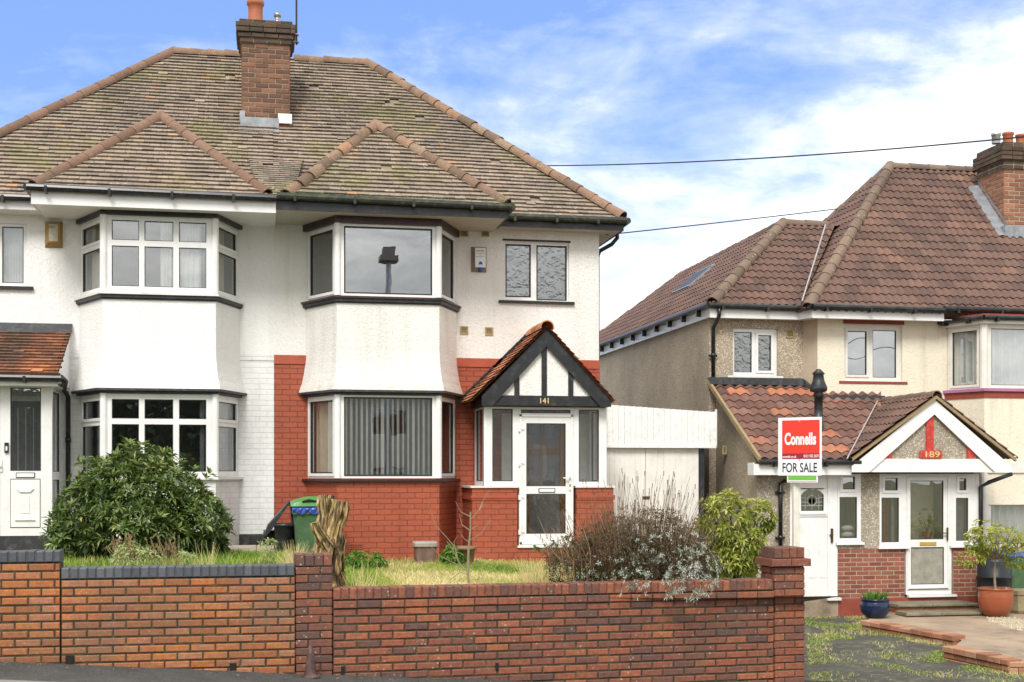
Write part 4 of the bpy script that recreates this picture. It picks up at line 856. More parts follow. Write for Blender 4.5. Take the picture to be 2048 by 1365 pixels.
# lead valley, roof light
m = MB(); va = at(1604, 603, 21.85); vb = at(1651, 450, 23.55); dv = (vb-va).normalized(); m.tube([va, vb], .013, 6); m.build('valley_flashing', M['galv'], r3)
nl = Vector((-(EA.z-ZX), 0, eh)).normalized(); ul = Vector((0,-1,0)); vl = Vector((eh, 0, EA.z-ZX)).normalized()
Ts = Matrix(((ul.x, vl.x, nl.x, 0), (ul.y, vl.y, nl.y, 0), (ul.z, vl.z, nl.z, 0), (0,0,0,1)))
Ts.translation = Vector((ex_x, 27.6, ZX))+vl*1.45
m = MB(Ts)
for q in ((0,1.2,0,.06),(0,1.2,.7,.76),(0,.06,.06,.7),(1.14,1.2,.06,.7)): m.box(q[0], q[1], q[2], q[3], .0, .075)
rl = m.build('roof_light', M['lead'], r3); m = MB(Ts); m.box(.06, 1.14, .06, .7, .05, .08); m.build('roof_light_pane', M['lead_dark'], rl)
# walls
g3 = CZ-2.13
main_l = X(1635, YM); chl = X(1606, YX)
kx = lambda p: X(p, YX); km = lambda p: X(p, YM)
hx = (kx(1466), kx(1555.5), Z(752, 1510, YX), Z(657, 1510, YX)); hm = (km(1688.5), km(1804.5), Z(763, 1745, YM), Z(650, 1745, YM))
BL, BR = X(1892, YM), X(1892, YM)+3.4
w = MB(); wall(w, XS, chl, g3-.4, ZU-.05, [hx], YX); w.add([(XS, YSB-.3, g3-.4), (XS, YX, g3-.4), (XS, YX, ZX-.05), (XS, YSB-.3, ZX-.05)], [(0,1,2,3)]); w.build('pebbledash_wall', M['pebble_grey'], H3)
w = MB(); wall(w, main_l, XFAR, g3, ZU-.05, [hm, (BL+.05, BR-.05, CZ-1.6, CZ+3)], YM); w.build('cream_wall', M['cream_render'], H3)
w = MB(); w.add([(chl, YX+.0, g3), (main_l, YM, g3), (main_l, YM, ZU), (chl, YX, ZU)], [(0,1,2,3)]); w.build('splayed_wall', M['tan_render'], H3)
# fascia, soffit and gutters
fe, fm_, mA = X(1421, YXE-.02), X(1597, YXE), X(1625, YME)
m = MB(); m.box(fe, fm_, YXE, YXE+.02, CZ+2.79, CZ+3.0)
Tc, Lc = frame((fm_, YXE, 0), (mA, YME, 0)); mm = MB(Tc); mm.box(0, Lc, 0, .02, CZ+2.785, CZ+2.98); m.add(mm.v, mm.f)
m.box(mA, X(1888, YME), YME, YME+.02, CZ+2.775, CZ+2.95); m.box(fe-.0, fe+.02, YXE+.021, YSB, CZ+2.80, CZ+3.0)
m.build('fascia', M['upvc'], H3)
m = MB(); m.prismz([(fe+.02, YXE+.02), (fm_, YXE+.021), (mA, YME+.021), (XFAR, YME+.021), (XFAR, YM+.1), (main_l, YM+.1), (chl, YX+.1), (fe+.02, YX+.1)], CZ+2.80, CZ+2.81); m.box(fe+.02, XS+.05, YX+.11, YSB, CZ+2.81, CZ+2.82); m.build('soffit', M['upvc_old'], H3)
gutter(H3, (fe-.05, YXE-.055, CZ+3.0), (fm_-.03, YXE-.055, CZ+2.98)); gutter(H3, (fm_-.03, YXE-.055, CZ+2.98), (mA-.02, YME-.055, CZ+2.97), br=False); gutter(H3, (mA-.02, YME-.055, CZ+2.97), (X(1885, YME), YME-.055, CZ+2.96)); gutter(H3, (X(1885,YME), YME-.055, CZ+2.99), (XFAR, YME-.055, CZ+2.97))
g = MB(); g.tube([(fe-.055, YXE-.05, CZ+3.0), (fe-.055, YSB, CZ+3.03)], .05, 8)
for i in range(12): y = YXE+.5+i*.85; g.box(fe-.09, fe+.01, y-.02, y+.02, CZ+2.86, CZ+2.97)
g.build('gutter', M['blackgloss'], H3)
def pipe(parent, pts, r=.036, m='blackgloss', clips=()):
    g = MB(); g.tube(pts, r, 10)
    for z in clips: g.tube([(pts[-1][0], pts[-1][1], z), (pts[-1][0], pts[-1][1], z+.07)], r*1.3, 10); g.box(pts[-1][0]-.08, pts[-1][0]+.08, pts[-1][1]+.01, pts[-1][1]+.03, z+.01, z+.05)
    return g.build('downpipe', M[m], parent, smooth=True)
dx = X(1431, YX-.07); dx2 = X(1426.5, YX-.07)
pipe(H3, [(dx, YXE-.05, CZ+2.97), (dx, YXE-.02, CZ+2.82), (dx2, YX-.07, CZ+2.62), (dx2, YX-.07, Z(762, 1426, YX))], clips=(CZ+2.1,))
# upper windows
Tx, _ = frame((0, YX+.05, 0), (1, YX+.05, 0)); Tm, _ = frame((0, YM+.05, 0), (1, YM+.05, 0))
zx = lambda p: Z(p, 1510, YX); zm = lambda p: Z(p, 1745, YM)
window(H3, Tx, kx(1466), kx(1555.5), zx(752), zx(657), [(kx(1470.5), kx(1505.5), zx(745), zx(664.5)), (kx(1518), kx(1544), zx(741), zx(670))], fm='upvc', gl='glass', sash=(1,), room='room', obs=(0, 1), sill=('upvc_old', .10, .05, .06))
nw = window(H3, Tm, km(1688.5), km(1804.5), zm(763), zm(650), [(km(1697), km(1735.5), zm(750), zm(663)), (km(1748), km(1795), zm(755), zm(660))], fm='cream_pvc', gl='glass_strong', sash=(0,), curtains=[(km(1690), km(1800), zm(763), zm(650), 'net', 1, .004)], sill=('lintel_red', .10, .05, .06))
m = MB(); m.box(km(1686), km(1808), YM-.012, YM+.02, zm(649), zm(638)); m.build('lintel', M['lintel_red'], H3)
m = MB(); 
for (a, z0, b, z1) in ((1700, 688, 1735, 676), (1698, 716, 1735, 712), (1749, 700, 1795, 696)):
    pts = [Vector((km(a)+(km(b)-km(a))*t, YM+.068, zm(z0)+(zm(z1)-zm(z0))*t+.04*math.sin(t*math.pi)*(1 if z0 != 716 else -1))) for t in [i/8 for i in range(9)]]; m.tube(pts, .006, 5)
m.build('glass_lead_line', M['lead_dark'], nw)
vent(H3, 1572, 1588, 660, 676, YX); vent(H3, 1444, 1453, 892, 909, YX-.6)
# upper and lower bay on the right
c3 = [(X(1893, YM), YM), (X(1969, 21.2), 21.2), (X(1969, 21.2)+2.3, 21.2), (X(1893, YM)+3.2, YM)]
zb_ = lambda p: Z(p, 1969, 21.2)
b = MB(); loft(b, c3, [(.02, zb_(1010)), (.02, zb_(796))]); b.build('bay_skirt', M['cream_render'], H3)
b = MB(); loft(b, c3, [(.02, g3-.3), (.02, zb_(1106))]); b.build('bay_base', M['lintel_red'], H3)
b = MB(); bay_band(b, c3, .035, zb_(796), zb_(783.5)); b.build('sill_band', M['lintel_red'], H3)
b = MB(); bay_band(b, c3, .07, zb_(783), zb_(777)); b.build('sill', M['purple'], H3)
b = MB(); bay_band(b, c3, .07, zb_(1105), zb_(1096)); b.build('sill', M['purple'], H3)
b = MB(); bay_band(b, c3, .10, zb_(648), zb_(641)); b.build('bay_cornice', M['cream_pvc'], H3)
b = MB(); bay_band(b, c3, .06, zb_(632.5), zb_(628)); b.build('bay_flat_roof', M['lintel_red'], H3)
P = bay_poly(c3, .14)
for i in range(2): gutter(H3, (P[i].x, P[i].y, zb_(637)), (P[i+1].x, P[i+1].y, zb_(637)), r=.045)
m = MB(); p_ = (P[0].x+.02, P[0].y-.10, 0); m.tube([(p_[0], p_[1], zb_(622)), (p_[0], p_[1], zb_(645))], .045, 8); m.build('gutter_outlet', M['blackgloss'], H3)
F3 = facets(c3); zL0, zL1, zU0, zU1 = zb_(1096), zb_(946), zb_(777), zb_(648)
for (z0, z1, up) in ((zU0, zU1, 1), (zL0, zL1, 0)):
    T, L = F3[0]; window(H3, T, .03, L-.05, z0, z1, [(.13, L-.15, z0+.08, z1-.10)], fm='cream_pvc', room=None, name='bay_window', sash=(0,), curtains=[(.08, L-.1, z0, z1, 'net', 4, .03)])
    T, L = F3[1]; window(H3, T, .05, L-.03, z0, z1, [(.13, 1.15, z0+.06, z1-.08), (1.25, L-.12, z0+.06, z1-.08)], fm='cream_pvc', room=None, name='bay_window', curtains=[(.1, L-.1, z0, z1, 'net', 13, .035)])
    m = MB(); m.tube([(c3[1][0], c3[1][1]+.02, z0), (c3[1][0], c3[1][1]+.02, z1)], .07, 12); m.build('corner_post', M['cream_pvc'], H3)
    m = MB(); A0, A1, y1, y2 = c3[0][0]-.1, c3[3][0]+.1, YM+.1, YM+2
    m.add([(A0,y1,z0-.2),(A1,y1,z0-.2),(A1,y1,z1),(A0,y1,z1),(A0,y2,z0-.2),(A1,y2,z0-.2),(A1,y2,z1),(A0,y2,z1)], [(4,5,6,7),(0,4,7,3),(1,2,6,5),(0,1,5,4),(3,7,6,2)]); m.build('room_interior', M['room'], H3)
b = MB(); bay_band(b, c3, .05, zL1+.001, zL1+.18); b.build('bay_head', M['cream_pvc'], H3)
# chimney
CY2 = 23.42; cxx = X(2008, CY2)
c_ = chimney(H3, cxx, cxx+.95, CY2, CY2+.92, Z(472, 2008, CY2), Z(338, 2008, CY2), Z(284, 2008, CY2), 'brick_chim2', 'brick_cap', ch=.085, mort='mortar_pale')
for (q, rr, hh, mk, nm) in ((at(1992, 284, 23.9), .085, .16, 'steel', 'flue_cowl'), (at(2016, 284, 24.0), .10, .18, 'terracotta', 'chimney_pot'), (at(2042, 284, 24.0), .10, .14, 'terracotta', 'chimney_pot')):
    m = MB(); m.lathe([(rr, -.04), (rr, hh*.7), (rr*1.15, hh*.75), (rr*1.15, hh), (rr*.7, hh), (rr*.6, 0)], q, 16); m.build(nm, M[mk], c_, smooth=True)
m = MB(); z_ = lambda Y: ZU+(Y-YME)*(MA.z-ZU)/ax_h
m.add([(cxx-.24, CY2-.2, z_(CY2-.2)+.07), (cxx+.01, CY2-.2, z_(CY2-.2)+.10), (cxx+.01, CY2+.95, z_(CY2+.95)+.10), (cxx-.24, CY2+.95, z_(CY2+.95)+.07), (cxx-.012, CY2-.05, z_(CY2)+.22), (cxx-.012, CY2+.95, z_(CY2+.95)+.22)], [(0,1,2,3), (1,4,5,2)])
m.box(cxx-.1, cxx+1, CY2-.20, CY2-.02, z_(CY2)-.18, z_(CY2)+.06); m.build('lead_flashing', M['lead'], c_)

# lean-to roof over the front extension, porch gable
zE = Z(921, 1540, YNE); zT = CZ+1.64; xl = X(1519, YNE); gAx, gA = X(1869, YNE-.05), X(1869, YNE-.05)
xg0, xg1 = X(1704, YNE-.05), X(2028, YNE-.05)
m = MB(); roof_slope(m, (xl, YNE, zE), (xg0+.5, YNE, zE), [(X(1700, YM)+.75, YX, zT), (X(1417, YX), YX, zT)], style='roll', gauge=.245, cl=.19, amp=.045)
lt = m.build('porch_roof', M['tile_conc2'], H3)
zapN = Z(793, 1869, YNE-.05); yb_ = YM-.01
def gy(x): return 0
m = MB()
roof_slope(m, (xg0-.05, yb_, zE+.05), (xg0-.05, YNE-.12, zE+.05), [(gAx, YNE-.12, zapN+.02), (gAx, yb_, zapN+.02)], style='roll', gauge=.245, cl=.15, amp=.035)
roof_slope(m, (xg1, YNE-.12, zE+.05), (xg1, yb_, zE+.05), [(gAx, yb_, zapN+.02), (gAx, YNE-.12, zapN+.02)], style='roll', gauge=.245, cl=.15, amp=.035)
gr = m.build('porch_gable_roof', M['tile_conc'], H3)
hips(gr, 'ridge_conc', ((gAx, YNE-.14, zapN+.03), (gAx, yb_, zapN+.03)), r=.085, seg=.40, jit=.003, name='ridge_tiles')
m = MB(); va, vb = at(1694, 924, YNE-.2), at(1755, 806, 21.6); m.tube([va+Vector((0,0,.05)), vb+Vector((0,0,.03))], .012, 6); m.build('valley_flashing', M['galv'], gr)
m = MB(); 
m.box(X(1415, YX), X(1600, YX), YX-.16, YX-.001, zT-.03, zT+.10); m.build('flashing', M['lead_dark'], lt)
m = MB(); m.box(main_l, X(1760, YM), YM-.2, YM-.001, Z(808, 1700, YM), Z(797, 1700, YM)+.04)
Tc2, Lc2 = frame((X(1600, YX), YX-.1, 0), (main_l+.02, YM-.1, 0)); mm = MB(Tc2); mm.add([(0,0,zT-.05),(Lc2,0,Z(808,1640,YM)-.05),(Lc2,0,Z(797,1640,YM)+.08),(0,0,zT+.09),(0,.1,zT+.09),(Lc2,.1,Z(797,1640,YM)+.08)], [(0,1,2,3),(3,2,5,4)]); m.add(mm.v, mm.f); m.build('flashing', M['lead_dark'], lt)
m = MB(); n2 = Vector((0, zT-zE, -(YX-YNE))).normalized()   # sloping verge board with cheek wall below
a, b2 = Vector((xl-.03, YNE-.02, zE-.03)), Vector((X(1417,YX)-.03, YX-.02, zT-.03))
m.add([a, b2, b2+Vector((0,0,.09)), a+Vector((0,0,.09)), a+Vector((.05,0,0)), b2+Vector((.05,0,0)), b2+Vector((.05,0,.09)), a+Vector((.05,0,.09))], [(0,1,2,3)[::-1], (0,4,5,1), (3,2,6,7), (0,3,7,4)]); m.build('verge_board', M['bargewood'], lt)
XCk = X(1513, YN)
m = MB(); m.add([(XCk, YX, g3-.3), (XCk, YN, g3-.3), (XCk, YN, zE-.02), (XCk, YX, zT-.03)], [(0,1,2,3)]); m.build('cheek_wall', M['pebble_grey'], H3)
m = MB(); m.box(xl-.10, xg0+.02, YNE+.0, YNE+.02, zE-.24, zE-.06); m.build('fascia', M['upvc'], lt)
m = MB(); m.box(xl-.08, xg0, YNE+.021, YN+.02, zE-.235, zE-.22); m.build('soffit', M['upvc'], lt)
m = MB(); m.box(xl-.10, xl-.08, YNE+.021, YN-.01, zE-.24, zE-.04); m.build('fascia', M['upvc'], lt)
gutter(H3, (xl-.02, YNE-.05, zE-.03), (X(1724, YNE-.1), YNE-.05, zE-.03), r=.045)
# white gable frame
YG3 = YNE-.08; qz = lambda p: Z(p, 1869, YG3); qx = lambda p: X(p, YG3); a0, a1, ac = qx(1704), qx(2023), qx(1869)
zlo, zhi, zpk = qz(945), qz(938), qz(799); bt = qz(799)-qz(829)
m = MB(); m.prism([(a0, zlo), (a0+.30, zlo), (ac, zpk-bt), (ac, zpk), (a0, zlo+.10)], YG3, YG3+.03); m.prism([(a1-.30, zlo), (a1, zlo), (a1, zlo+.10), (ac, zpk), (ac, zpk-bt)], YG3-.001, YG3+.029); gb = m.build('gable_bargeboard', M['upvc'], H3)
m = MB(); m.box(a0+.2, a1-.2, YG3+.031, YG3+.06, zlo+.001, qz(918)); m.build('gable_beam', M['upvc'], gb)
m = MB(); m.prism([(a0+.35, qz(930)), (a1-.35, qz(930)), (ac, zpk-.12)], YG3+.065, YG3+.12); m.build('gable_panel', M['pebble_pale'], gb)
for (p0, p1, tp) in ((1855, 1870, 833), (1773, 1787, 886), (1937, 1951, 886)):
    m = MB(); m.box(qx(p0), qx(p1), YG3+.035, YG3+.064, qz(917.5), qz(tp)+.02); m.build('gable_stud', M['red_timber'], gb)
m = MB(); m.box(qx(1841), qx(1884.5), YG3+.012, YG3+.034, qz(917), qz(901)); pl = m.build('number_plaque', M['red_timber'], gb)
Tp = frame((0, YG3+.012, 0), (1, YG3+.012, 0))[0]
text_mesh(pl, 'house_number', '189', Tp, qx(1852), qz(915), qz(903)-qz(915), M['gold'], width=qx(1880)-qx(1852), bold=.0, ext=.004)
m = MB(); m.add([(a0, YG3+.03, zE+.06-.02), (ac, YG3+.03, zapN), (ac, YG3-.05, zapN), (a0-.03, YG3-.05, zE+.04)], [(0,1,2,3)])
for s_, xe in ((-1, xg0-.03), (1, xg1)):
    e0, e1 = Vector((xe, YNE-.125, zE+.04)), Vector((gAx, YNE-.125, zapN+.01)); d_ = Vector((0, 0, -.055)); o_ = Vector((0, .05, 0))
    f_ = [e0, e1, e1+d_, e0+d_, e0+o_, e1+o_, e1+d_+o_, e0+d_+o_]; m.add(f_, [(0,1,2,3), (0,4,5,1), (3,2,6,7)])
m.build('verge_mortar', M['bargewood'], gb)
# ground floor front: door, windows, porch door
Tn, _ = frame((0, YN, 0), (1, YN, 0)); nx = lambda p: X(p, YN); nz = lambda p: Z(p, 1700, YN); zt3 = Z(948, 1700, YN)
w = MB(); w.box(XCk+.001, nx(1580), YN, YN+.1, g3-.3, zt3); w.box(nx(1722), nx(1759), YN, YN+.1, nz(1098), zt3); w.box(nx(1675.5), nx(1721.8), YN, YN+.1, nz(1098), nz(1086)-.03); w.build('pebbledash_pier', M['pebble_pale'], H3)
d1 = window(H3, Tn, nx(1580)+.001, nx(1675), nz(1194), zt3, [(nx(1602), nx(1647.5), nz(1022), nz(979))], name='front_door', room=None, gk=.008, gl='glass_strong', label='white wooden front door with arched leaded glass light')
m = MB(Tn)   # arch spandrels over the glass, mouldings and panels
A, B_ = nx(1602), nx(1647.5); zc_, zh = nz(990), nz(978)
n = 8
for s_ in (0, 1):
    pts = [(A+(B_-A)*i/n, zc_+(zh-zc_)*math.sin(math.pi*i/n)**.6) for i in range(n+1)]
for i in range(n):
    p, q = pts[i], pts[i+1]; m.prism([(p[0], p[1]), (q[0], q[1]), (q[0], zh+.01), (p[0], zh+.01)], .0, .03)
m.box(nx(1599), nx(1652), -.03, -.001, nz(1029), nz(1024)); m.box(nx(1596), nx(1658), -.015, -.001, nz(1033), nz(1029.5))
lx0, lx1 = nx(1597), nx(1657)
for (a, b) in ((1602, 1610), (1618, 1630), (1638, 1651)):
    m.box(nx(a), nx(b)+.02, .0-.006, -.001, nz(1155), nz(1046))
for q in ((nx(1594), nx(1597.5)), (nx(1655), nx(1660))): m.box(q[0], q[1], -.022, -.001, nz(1190), nz(952))
m.box(nx(1597.6), nx(1654.9), -.022, -.001, nz(956), nz(952)); m.build('door_moulding', M['upvc'], d1)
m = MB(Tn); cxm = (A+B_)/2; czm = nz(1001)
for k in range(20):
    t0, t1 = 2*math.pi*k/20, 2*math.pi*(k+1)/20
    m.tube([(cxm+.085*math.cos(t0), .018, czm+.085*math.sin(t0)), (cxm+.085*math.cos(t1), .018, czm+.085*math.sin(t1))], .005, 4, caps=False)
for (ax_, az_, bx_, bz_) in ((A, czm+.05, cxm-.08, czm+.03), (B_, czm+.05, cxm+.08, czm+.03), (A, czm-.09, B_, czm-.09), (cxm, czm-.15, cxm, czm+.15), (A, czm-.03, cxm-.08, czm-.03), (B_, czm-.03, cxm+.08, czm-.03), (A+.08, czm-.15, A+.08, czm+.1), (B_-.08, czm-.15, B_-.08, czm+.1)):
    m.tube([(ax_, .018, az_), (bx_, .018, bz_)], .005, 4)
m.build('leaded_came', M['galv'], d1)
m = MB(Tn); m.lathe([(.0, 0), (.055, 0), (.055, .003), (.0, .003)], (0,0,0), 14); m.v = [tuple(Tn @ Vector((cxm+p[0], .020+0*p[2], czm-.01+(p[1]-YN)))) for p in m.v]; m.build('amber_glass', M['brass'], d1)
m = MB(Tn); m.box(nx(1661), nx(1665), -.03, -.001, nz(1085), nz(1057)); m.box(nx(1657), nx(1664), -.06, -.04, nz(1071.5), nz(1068.5)); m.build('door_handle', M['handle_brown'], d1)
m = MB(Tn); m.box(nx(1652), nx(1679), -.08, -.001, nz(1200), nz(1194.5)); m.build('threshold', M['upvc_old'], d1)
def two_light(p0, p1, pa, top, low, sillp, name='window', room='room', **k):
    return window(H3, Tn, nx(p0), nx(p1), nz(sillp), zt3, [(nx(pa[0]), nx(pa[1]), nz(low[1]), nz(low[0])), (nx(pa[2]), nx(pa[3]), nz(top[1]), nz(top[0]))], name=name, gk=.010, sash=(1,), room=room, rm=.02, rd=.7, sill=('upvc', .04, .04, .06), **k)
w1 = two_light(1675.5, 1721.8, (1679, 1714, 1685, 1709.5), (954, 979), (994.5, 1077), 1085)
w2 = two_light(1759.2, 1812, (1763, 1798, 1769, 1795), (956.5, 981.5), (996, 1086), 1094, curtains=[(nx(1762), nx(1785), nz(1090), nz(950), 'room_red', 2, .02), (nx(1790), nx(1796), nz(1090), nz(950), 'curtain_grey', 1, .01)])
w3_ = two_light(1903, 1952, (1912, 1936.5, 1918, 1932), (957.5, 981.5), (997, 1084.5), 1093, curtains=[(nx(1912), nx(1937), nz(1090), nz(950), 'curtain_grey', 3, .02)])
d2 = window(H3, Tn, nx(1812)+.001, nx(1903)-.001, nz(1192), zt3, [(nx(1821), nx(1887), nz(1081), nz(962)), (nx(1822), nx(1888), nz(1172), nz(1096.5))], name='porch_door', room='room', rm=.02, rd=.7, gk=.010, gl='glass', label='white porch door with tall clear glass over a frosted panel and gold letterbox')
m = MB(Tn); 
for q in ((nx(1813.5), nx(1816)), (nx(1895), nx(1898))): m.box(q[0], q[1], -.02, -.001, nz(1182), nz(954))
m.box(nx(1816.1), nx(1894.9), -.02, -.001, nz(956.5), nz(954)); m.box(nx(1814), nx(1910), -.07, -.001, nz(1197), nz(1192.5)); m.box(nx(1816), nx(1895), -.035, -.001, nz(1180), nz(1177)); m.build('door_leaf_edge', M['upvc'], d2)
m = MB(Tn); m.box(nx(1816.5), nx(1895), -.006, -.002, nz(1182), nz(1180.5)); m.build('door_gap', M['ink'], d2)
m = MB(Tn); m.box(nx(1822)+.01, nx(1888)-.01, .02, .024, nz(1172)+.01, nz(1096.5)-.01); m.build('frosted_panel', M['glass_frost'], d2)
m = MB(Tn); m.box(nx(1839.5), nx(1872), -.016, -.001, nz(1092.5), nz(1086)); m.build('letterbox', M['brass'], d2)
m = MB(Tn); m.box(nx(1892), nx(1895), -.03, -.0205, nz(1083), nz(1057)); m.box(nx(1884), nx(1893.5), -.06, -.04, nz(1069), nz(1067)); m.build('door_handle', M['handle_brown'], d2)
m = MB(Tn); m.box(nx(1822), nx(1888), .35, .36, nz(1150), nz(955)); m.build('porch_inner_wall', M['curtain_cream'], d2)
for (a, b) in ((nx(1675.5), nx(1810)), (nx(1906), nx(1953))):
    bw_, mo = MB(Tn), MB(Tn); bricks(bw_, mo, a, b, nz(1197), nz(1098), y=-.002, bl=.225, ch=.0745, jn=.012, dp=.09, jy=.001)
    bb = bw_.build('brick_panel', M['brick_porch'], H3); mo.build('mortar', M['mortar_pale'], bb)
m = MB(Tn); m.box(nx(1675.5), nx(1955), -.014, .08, g3-.3, nz(1197)-.002); m.build('plinth', M['lintel_red'], H3)
m = MB(); m.box(nx(1953), nx(1953)+.01, YN+.0, YM, g3, zt3+.0); m.build('porch_side_wall', M['pebble_pale'], H3)
m = MB(); m.box(nx(1953)-.02, nx(1953)+.05, YN-.004, YN+.8, nz(1094), zt3); m.build('porch_side_frame', M['upvc'], H3)
m = MB(Tn); m.box(nx(1810), nx(1906), -.02, .08, g3-.2, nz(1197)); m.build('threshold_riser', M['lintel_red'], H3)
m = MB(Tn); m.box(nx(1578), nx(1675.4), -.02, .08, g3-.5, nz(1194.5)-.002); m.build('threshold_riser', M['concrete'], H3)
xx = X(1561, YN-.06); pipe(H3, [(xx+.10, YN-.02, nz(962)), (xx, YN-.06, nz(968)), (xx, YN-.06, nz(1092))], clips=(nz(988), nz(1078)))
xx = X(1959, YN); pipe(H3, [(X(2005, YN)+.1, YN-.12, nz(948)), (X(1975, YN), YN-.06, nz(965)), (xx, YN-.04, nz(975)), (xx, YN-.04, g3)])
# flue through the lean-to
q = at(1637, 868, 20.75); m = MB()
m.lathe([(.13, -.12), (.075, .02), (.075, .10), (.085, .10), (.085, .16), (.07, .16), (.07, .62), (.085, .62), (.085, .68), (.07, .70), (.14, .72), (.15, .78), (.10, .90), (.085, 1.0), (.11, 1.02), (.03, 1.10)], q, 18)
m.build('flue_pipe', M['bin_black'], lt, smooth=True)

# ------------------------------------------------------------------ white timber garage between the houses
YGA = 21.3
G = thing('garage', 'white boarded timber garage with flaking fascia between the two houses', 'garage', (6.6, YGA, CZ-1.8))
ga, gb_ = X(1190, YGA), X(1430, YGA); zt_, zb2 = Z(816, 1330, YGA), Z(894, 1330, YGA)
m = MB(); n = 21
for i in range(n):
    a = ga+(gb_-ga)*i/n; m.box(a+.002, a+(gb_-ga)/n-.002, YGA-.03+random.gauss(0, .0015), YGA, zb2, zt_+.05-.12*i/n)
m.box(ga, gb_, YGA+.001, YGA+.02, zb2-.002, zt_-.08)
f = m.build('fascia_boards', M['garage_white'], G)
m = MB(); m.box(ga, gb_+.01, YGA-.045, YGA-.031, zb2-.02, zb2+.03); m.box(gb_-.0, gb_+.02, YGA-.045, YGA+.02, zb2, zt_-.02); m.build('fascia_trim', M['garage_white'], f)
xs0, xm, xs1 = X(1200, YGA), X(1293, YGA), X(1399, YGA)
for (a, b) in ((xs0, xm-.004), (xm+.004, xs1)):
    m = MB(); k = 9
    for i in range(k): m.box(a+(b-a)*i/k+.001, a+(b-a)*(i+1)/k-.001, YGA+.05+random.gauss(0, .001), YGA+.08, CZ-1.95, zb2-.003)
    m.box(a, b, YGA+.081, YGA+.10, CZ-1.95, zb2-.01); d_ = m.build('garage_door', M['garage_door'], G)
    if a == xs0: 
        m = MB(); m.box(xm-.06, xm+.07, YGA+.03, YGA+.049, Z(998, 1293, YGA), Z(993, 1293, YGA)); m.build('hasp', M['handle_brown'], d_)
m = MB(); m.box(ga, gb_-.02, YGA+.101, YGA+5, CZ-1.9, CZ-1.89); m.build('garage_floor', M['concrete'], G); m = MB(); m.add([(ga, YGA+.02, zt_-.0), (gb_, YGA+.02, zt_-.1), (gb_, YGA+5, zt_-.2), (ga, YGA+5, zt_-.1)], [(0,1,2,3)]); m.build('garage_roof', M['lead_dark'], G)
m = MB(); m.box(xs1+.005, xs1+.10, YGA+.04, YGA+5, CZ-2.1, zb2-.003); m.build('garage_side', M['bin_black'], G)

# ------------------------------------------------------------------ ground levels
def smooth(a, b, x): t = max(0, min(1, (x-a)/(b-a))); return t*t*(3-2*t)
def z_street(x, y): return CZ-1.816-.072*max(-40, min(40, x))+.018*(min(y, 12.3)-12.2)
def z_lawn(x, y):
    t = smooth(.0, 1.3, x); z = -1.10*(1-t)-1.32*t-.16*smooth(2.6, 5.4, x)
    z += .05*mnoise.noise(Vector((x*.8, y*.8, 1)))
    front = max(0, 14.2-y)/1.8
    lim = (-.97 if x < .32 else -1.17)
    z = z*(1-.8*min(1, front))+lim*.8*min(1, front)
    return CZ+z
def z_fore(y): return CZ-2.28-.010*(20-y)
def z_drive(x, y): return z_fore(y)-.09-.007*max(0, 20-y)+.12*smooth(13.8, 12.6, y)*0+.03*mnoise.noise(Vector((x*.6, y*.6, 7)))
def sheet(name, x0, x1, y0, y1, nx_, ny_, zf, m, inside=None):
    vs = [(x0+(x1-x0)*i/nx_, y0+(y1-y0)*j/ny_) for j in range(ny_+1) for i in range(nx_+1)]
    fs = []
    for j in range(ny_):
        for i in range(nx_):
            k = j*(nx_+1)+i
            cx, cy = (vs[k][0]+vs[k+nx_+2][0])/2, (vs[k][1]+vs[k+nx_+2][1])/2
            if inside and not inside(cx, cy): continue
            fs.append((k, k+1, k+nx_+2, k+nx_+1))
    b = MB(); b.add([(x, y, zf(x, y)) for x, y in vs], fs); return struct(b.build(name, M[m], smooth=True))
def on_ground(px_, py_, zf, y=15.0):
    for _ in range(25):
        x = X(px_, y); z = zf(x, y); d = (CZ-z)*FPX/(py_-950)
        t = (px_-1024)/FPX; y = d*(cA - t*sA)
    return Vector((X(px_, y), y, zf(X(px_, y), y)))
YW = 12.2
RW0, RW1 = Vector((X(592, YW), YW, 0)), Vector((X(1610, YW+.28), YW+.28, 0))
def y_wall(x): return YW if x < RW0.x else YW+.28*(x-RW0.x)/(RW1.x-RW0.x)
# one sheet to the horizon; nearer sheets lie just above it
sheet('ground', -900, 900, -900, 900, 60, 60, lambda x, y: CZ-2.9-.072*max(-40, min(40, x)), 'soil')
sheet('pavement', -26, 26, 11.3, 13.3, 60, 4, lambda x, y: z_street(x, y)-.004*0, 'asphalt', lambda x, y: y < 13.2)
sheet('footpath', -26, 26, 8.2, 11.3, 60, 6, lambda x, y: z_street(x, y)-.0, 'pave_light')
sheet('road', -60, 60, -9, 8.0, 60, 12, lambda x, y: z_street(x, 8)-.12, 'asphalt')
b = MB()
for i in range(57): x = -26+i*.915; b.add([(x,8.0,z_street(x,8)-.3),(x+.905,8.0,z_street(x+.9,8)-.3),(x+.905,8.0,z_street(x+.9,8)+.002),(x,8.0,z_street(x,8)+.002),(x+.905,8.2,z_street(x+.9,8)+.002),(x,8.2,z_street(x,8)+.002)], [(0,1,2,3),(3,2,4,5)])
struct(b.build('kerb', M['pave_light']))
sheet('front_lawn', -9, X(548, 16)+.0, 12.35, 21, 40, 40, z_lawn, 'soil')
sheet('front_lawn', X(548, 16), 5.95, 12.35, 21.4, 40, 44, z_lawn, 'soil_dry')
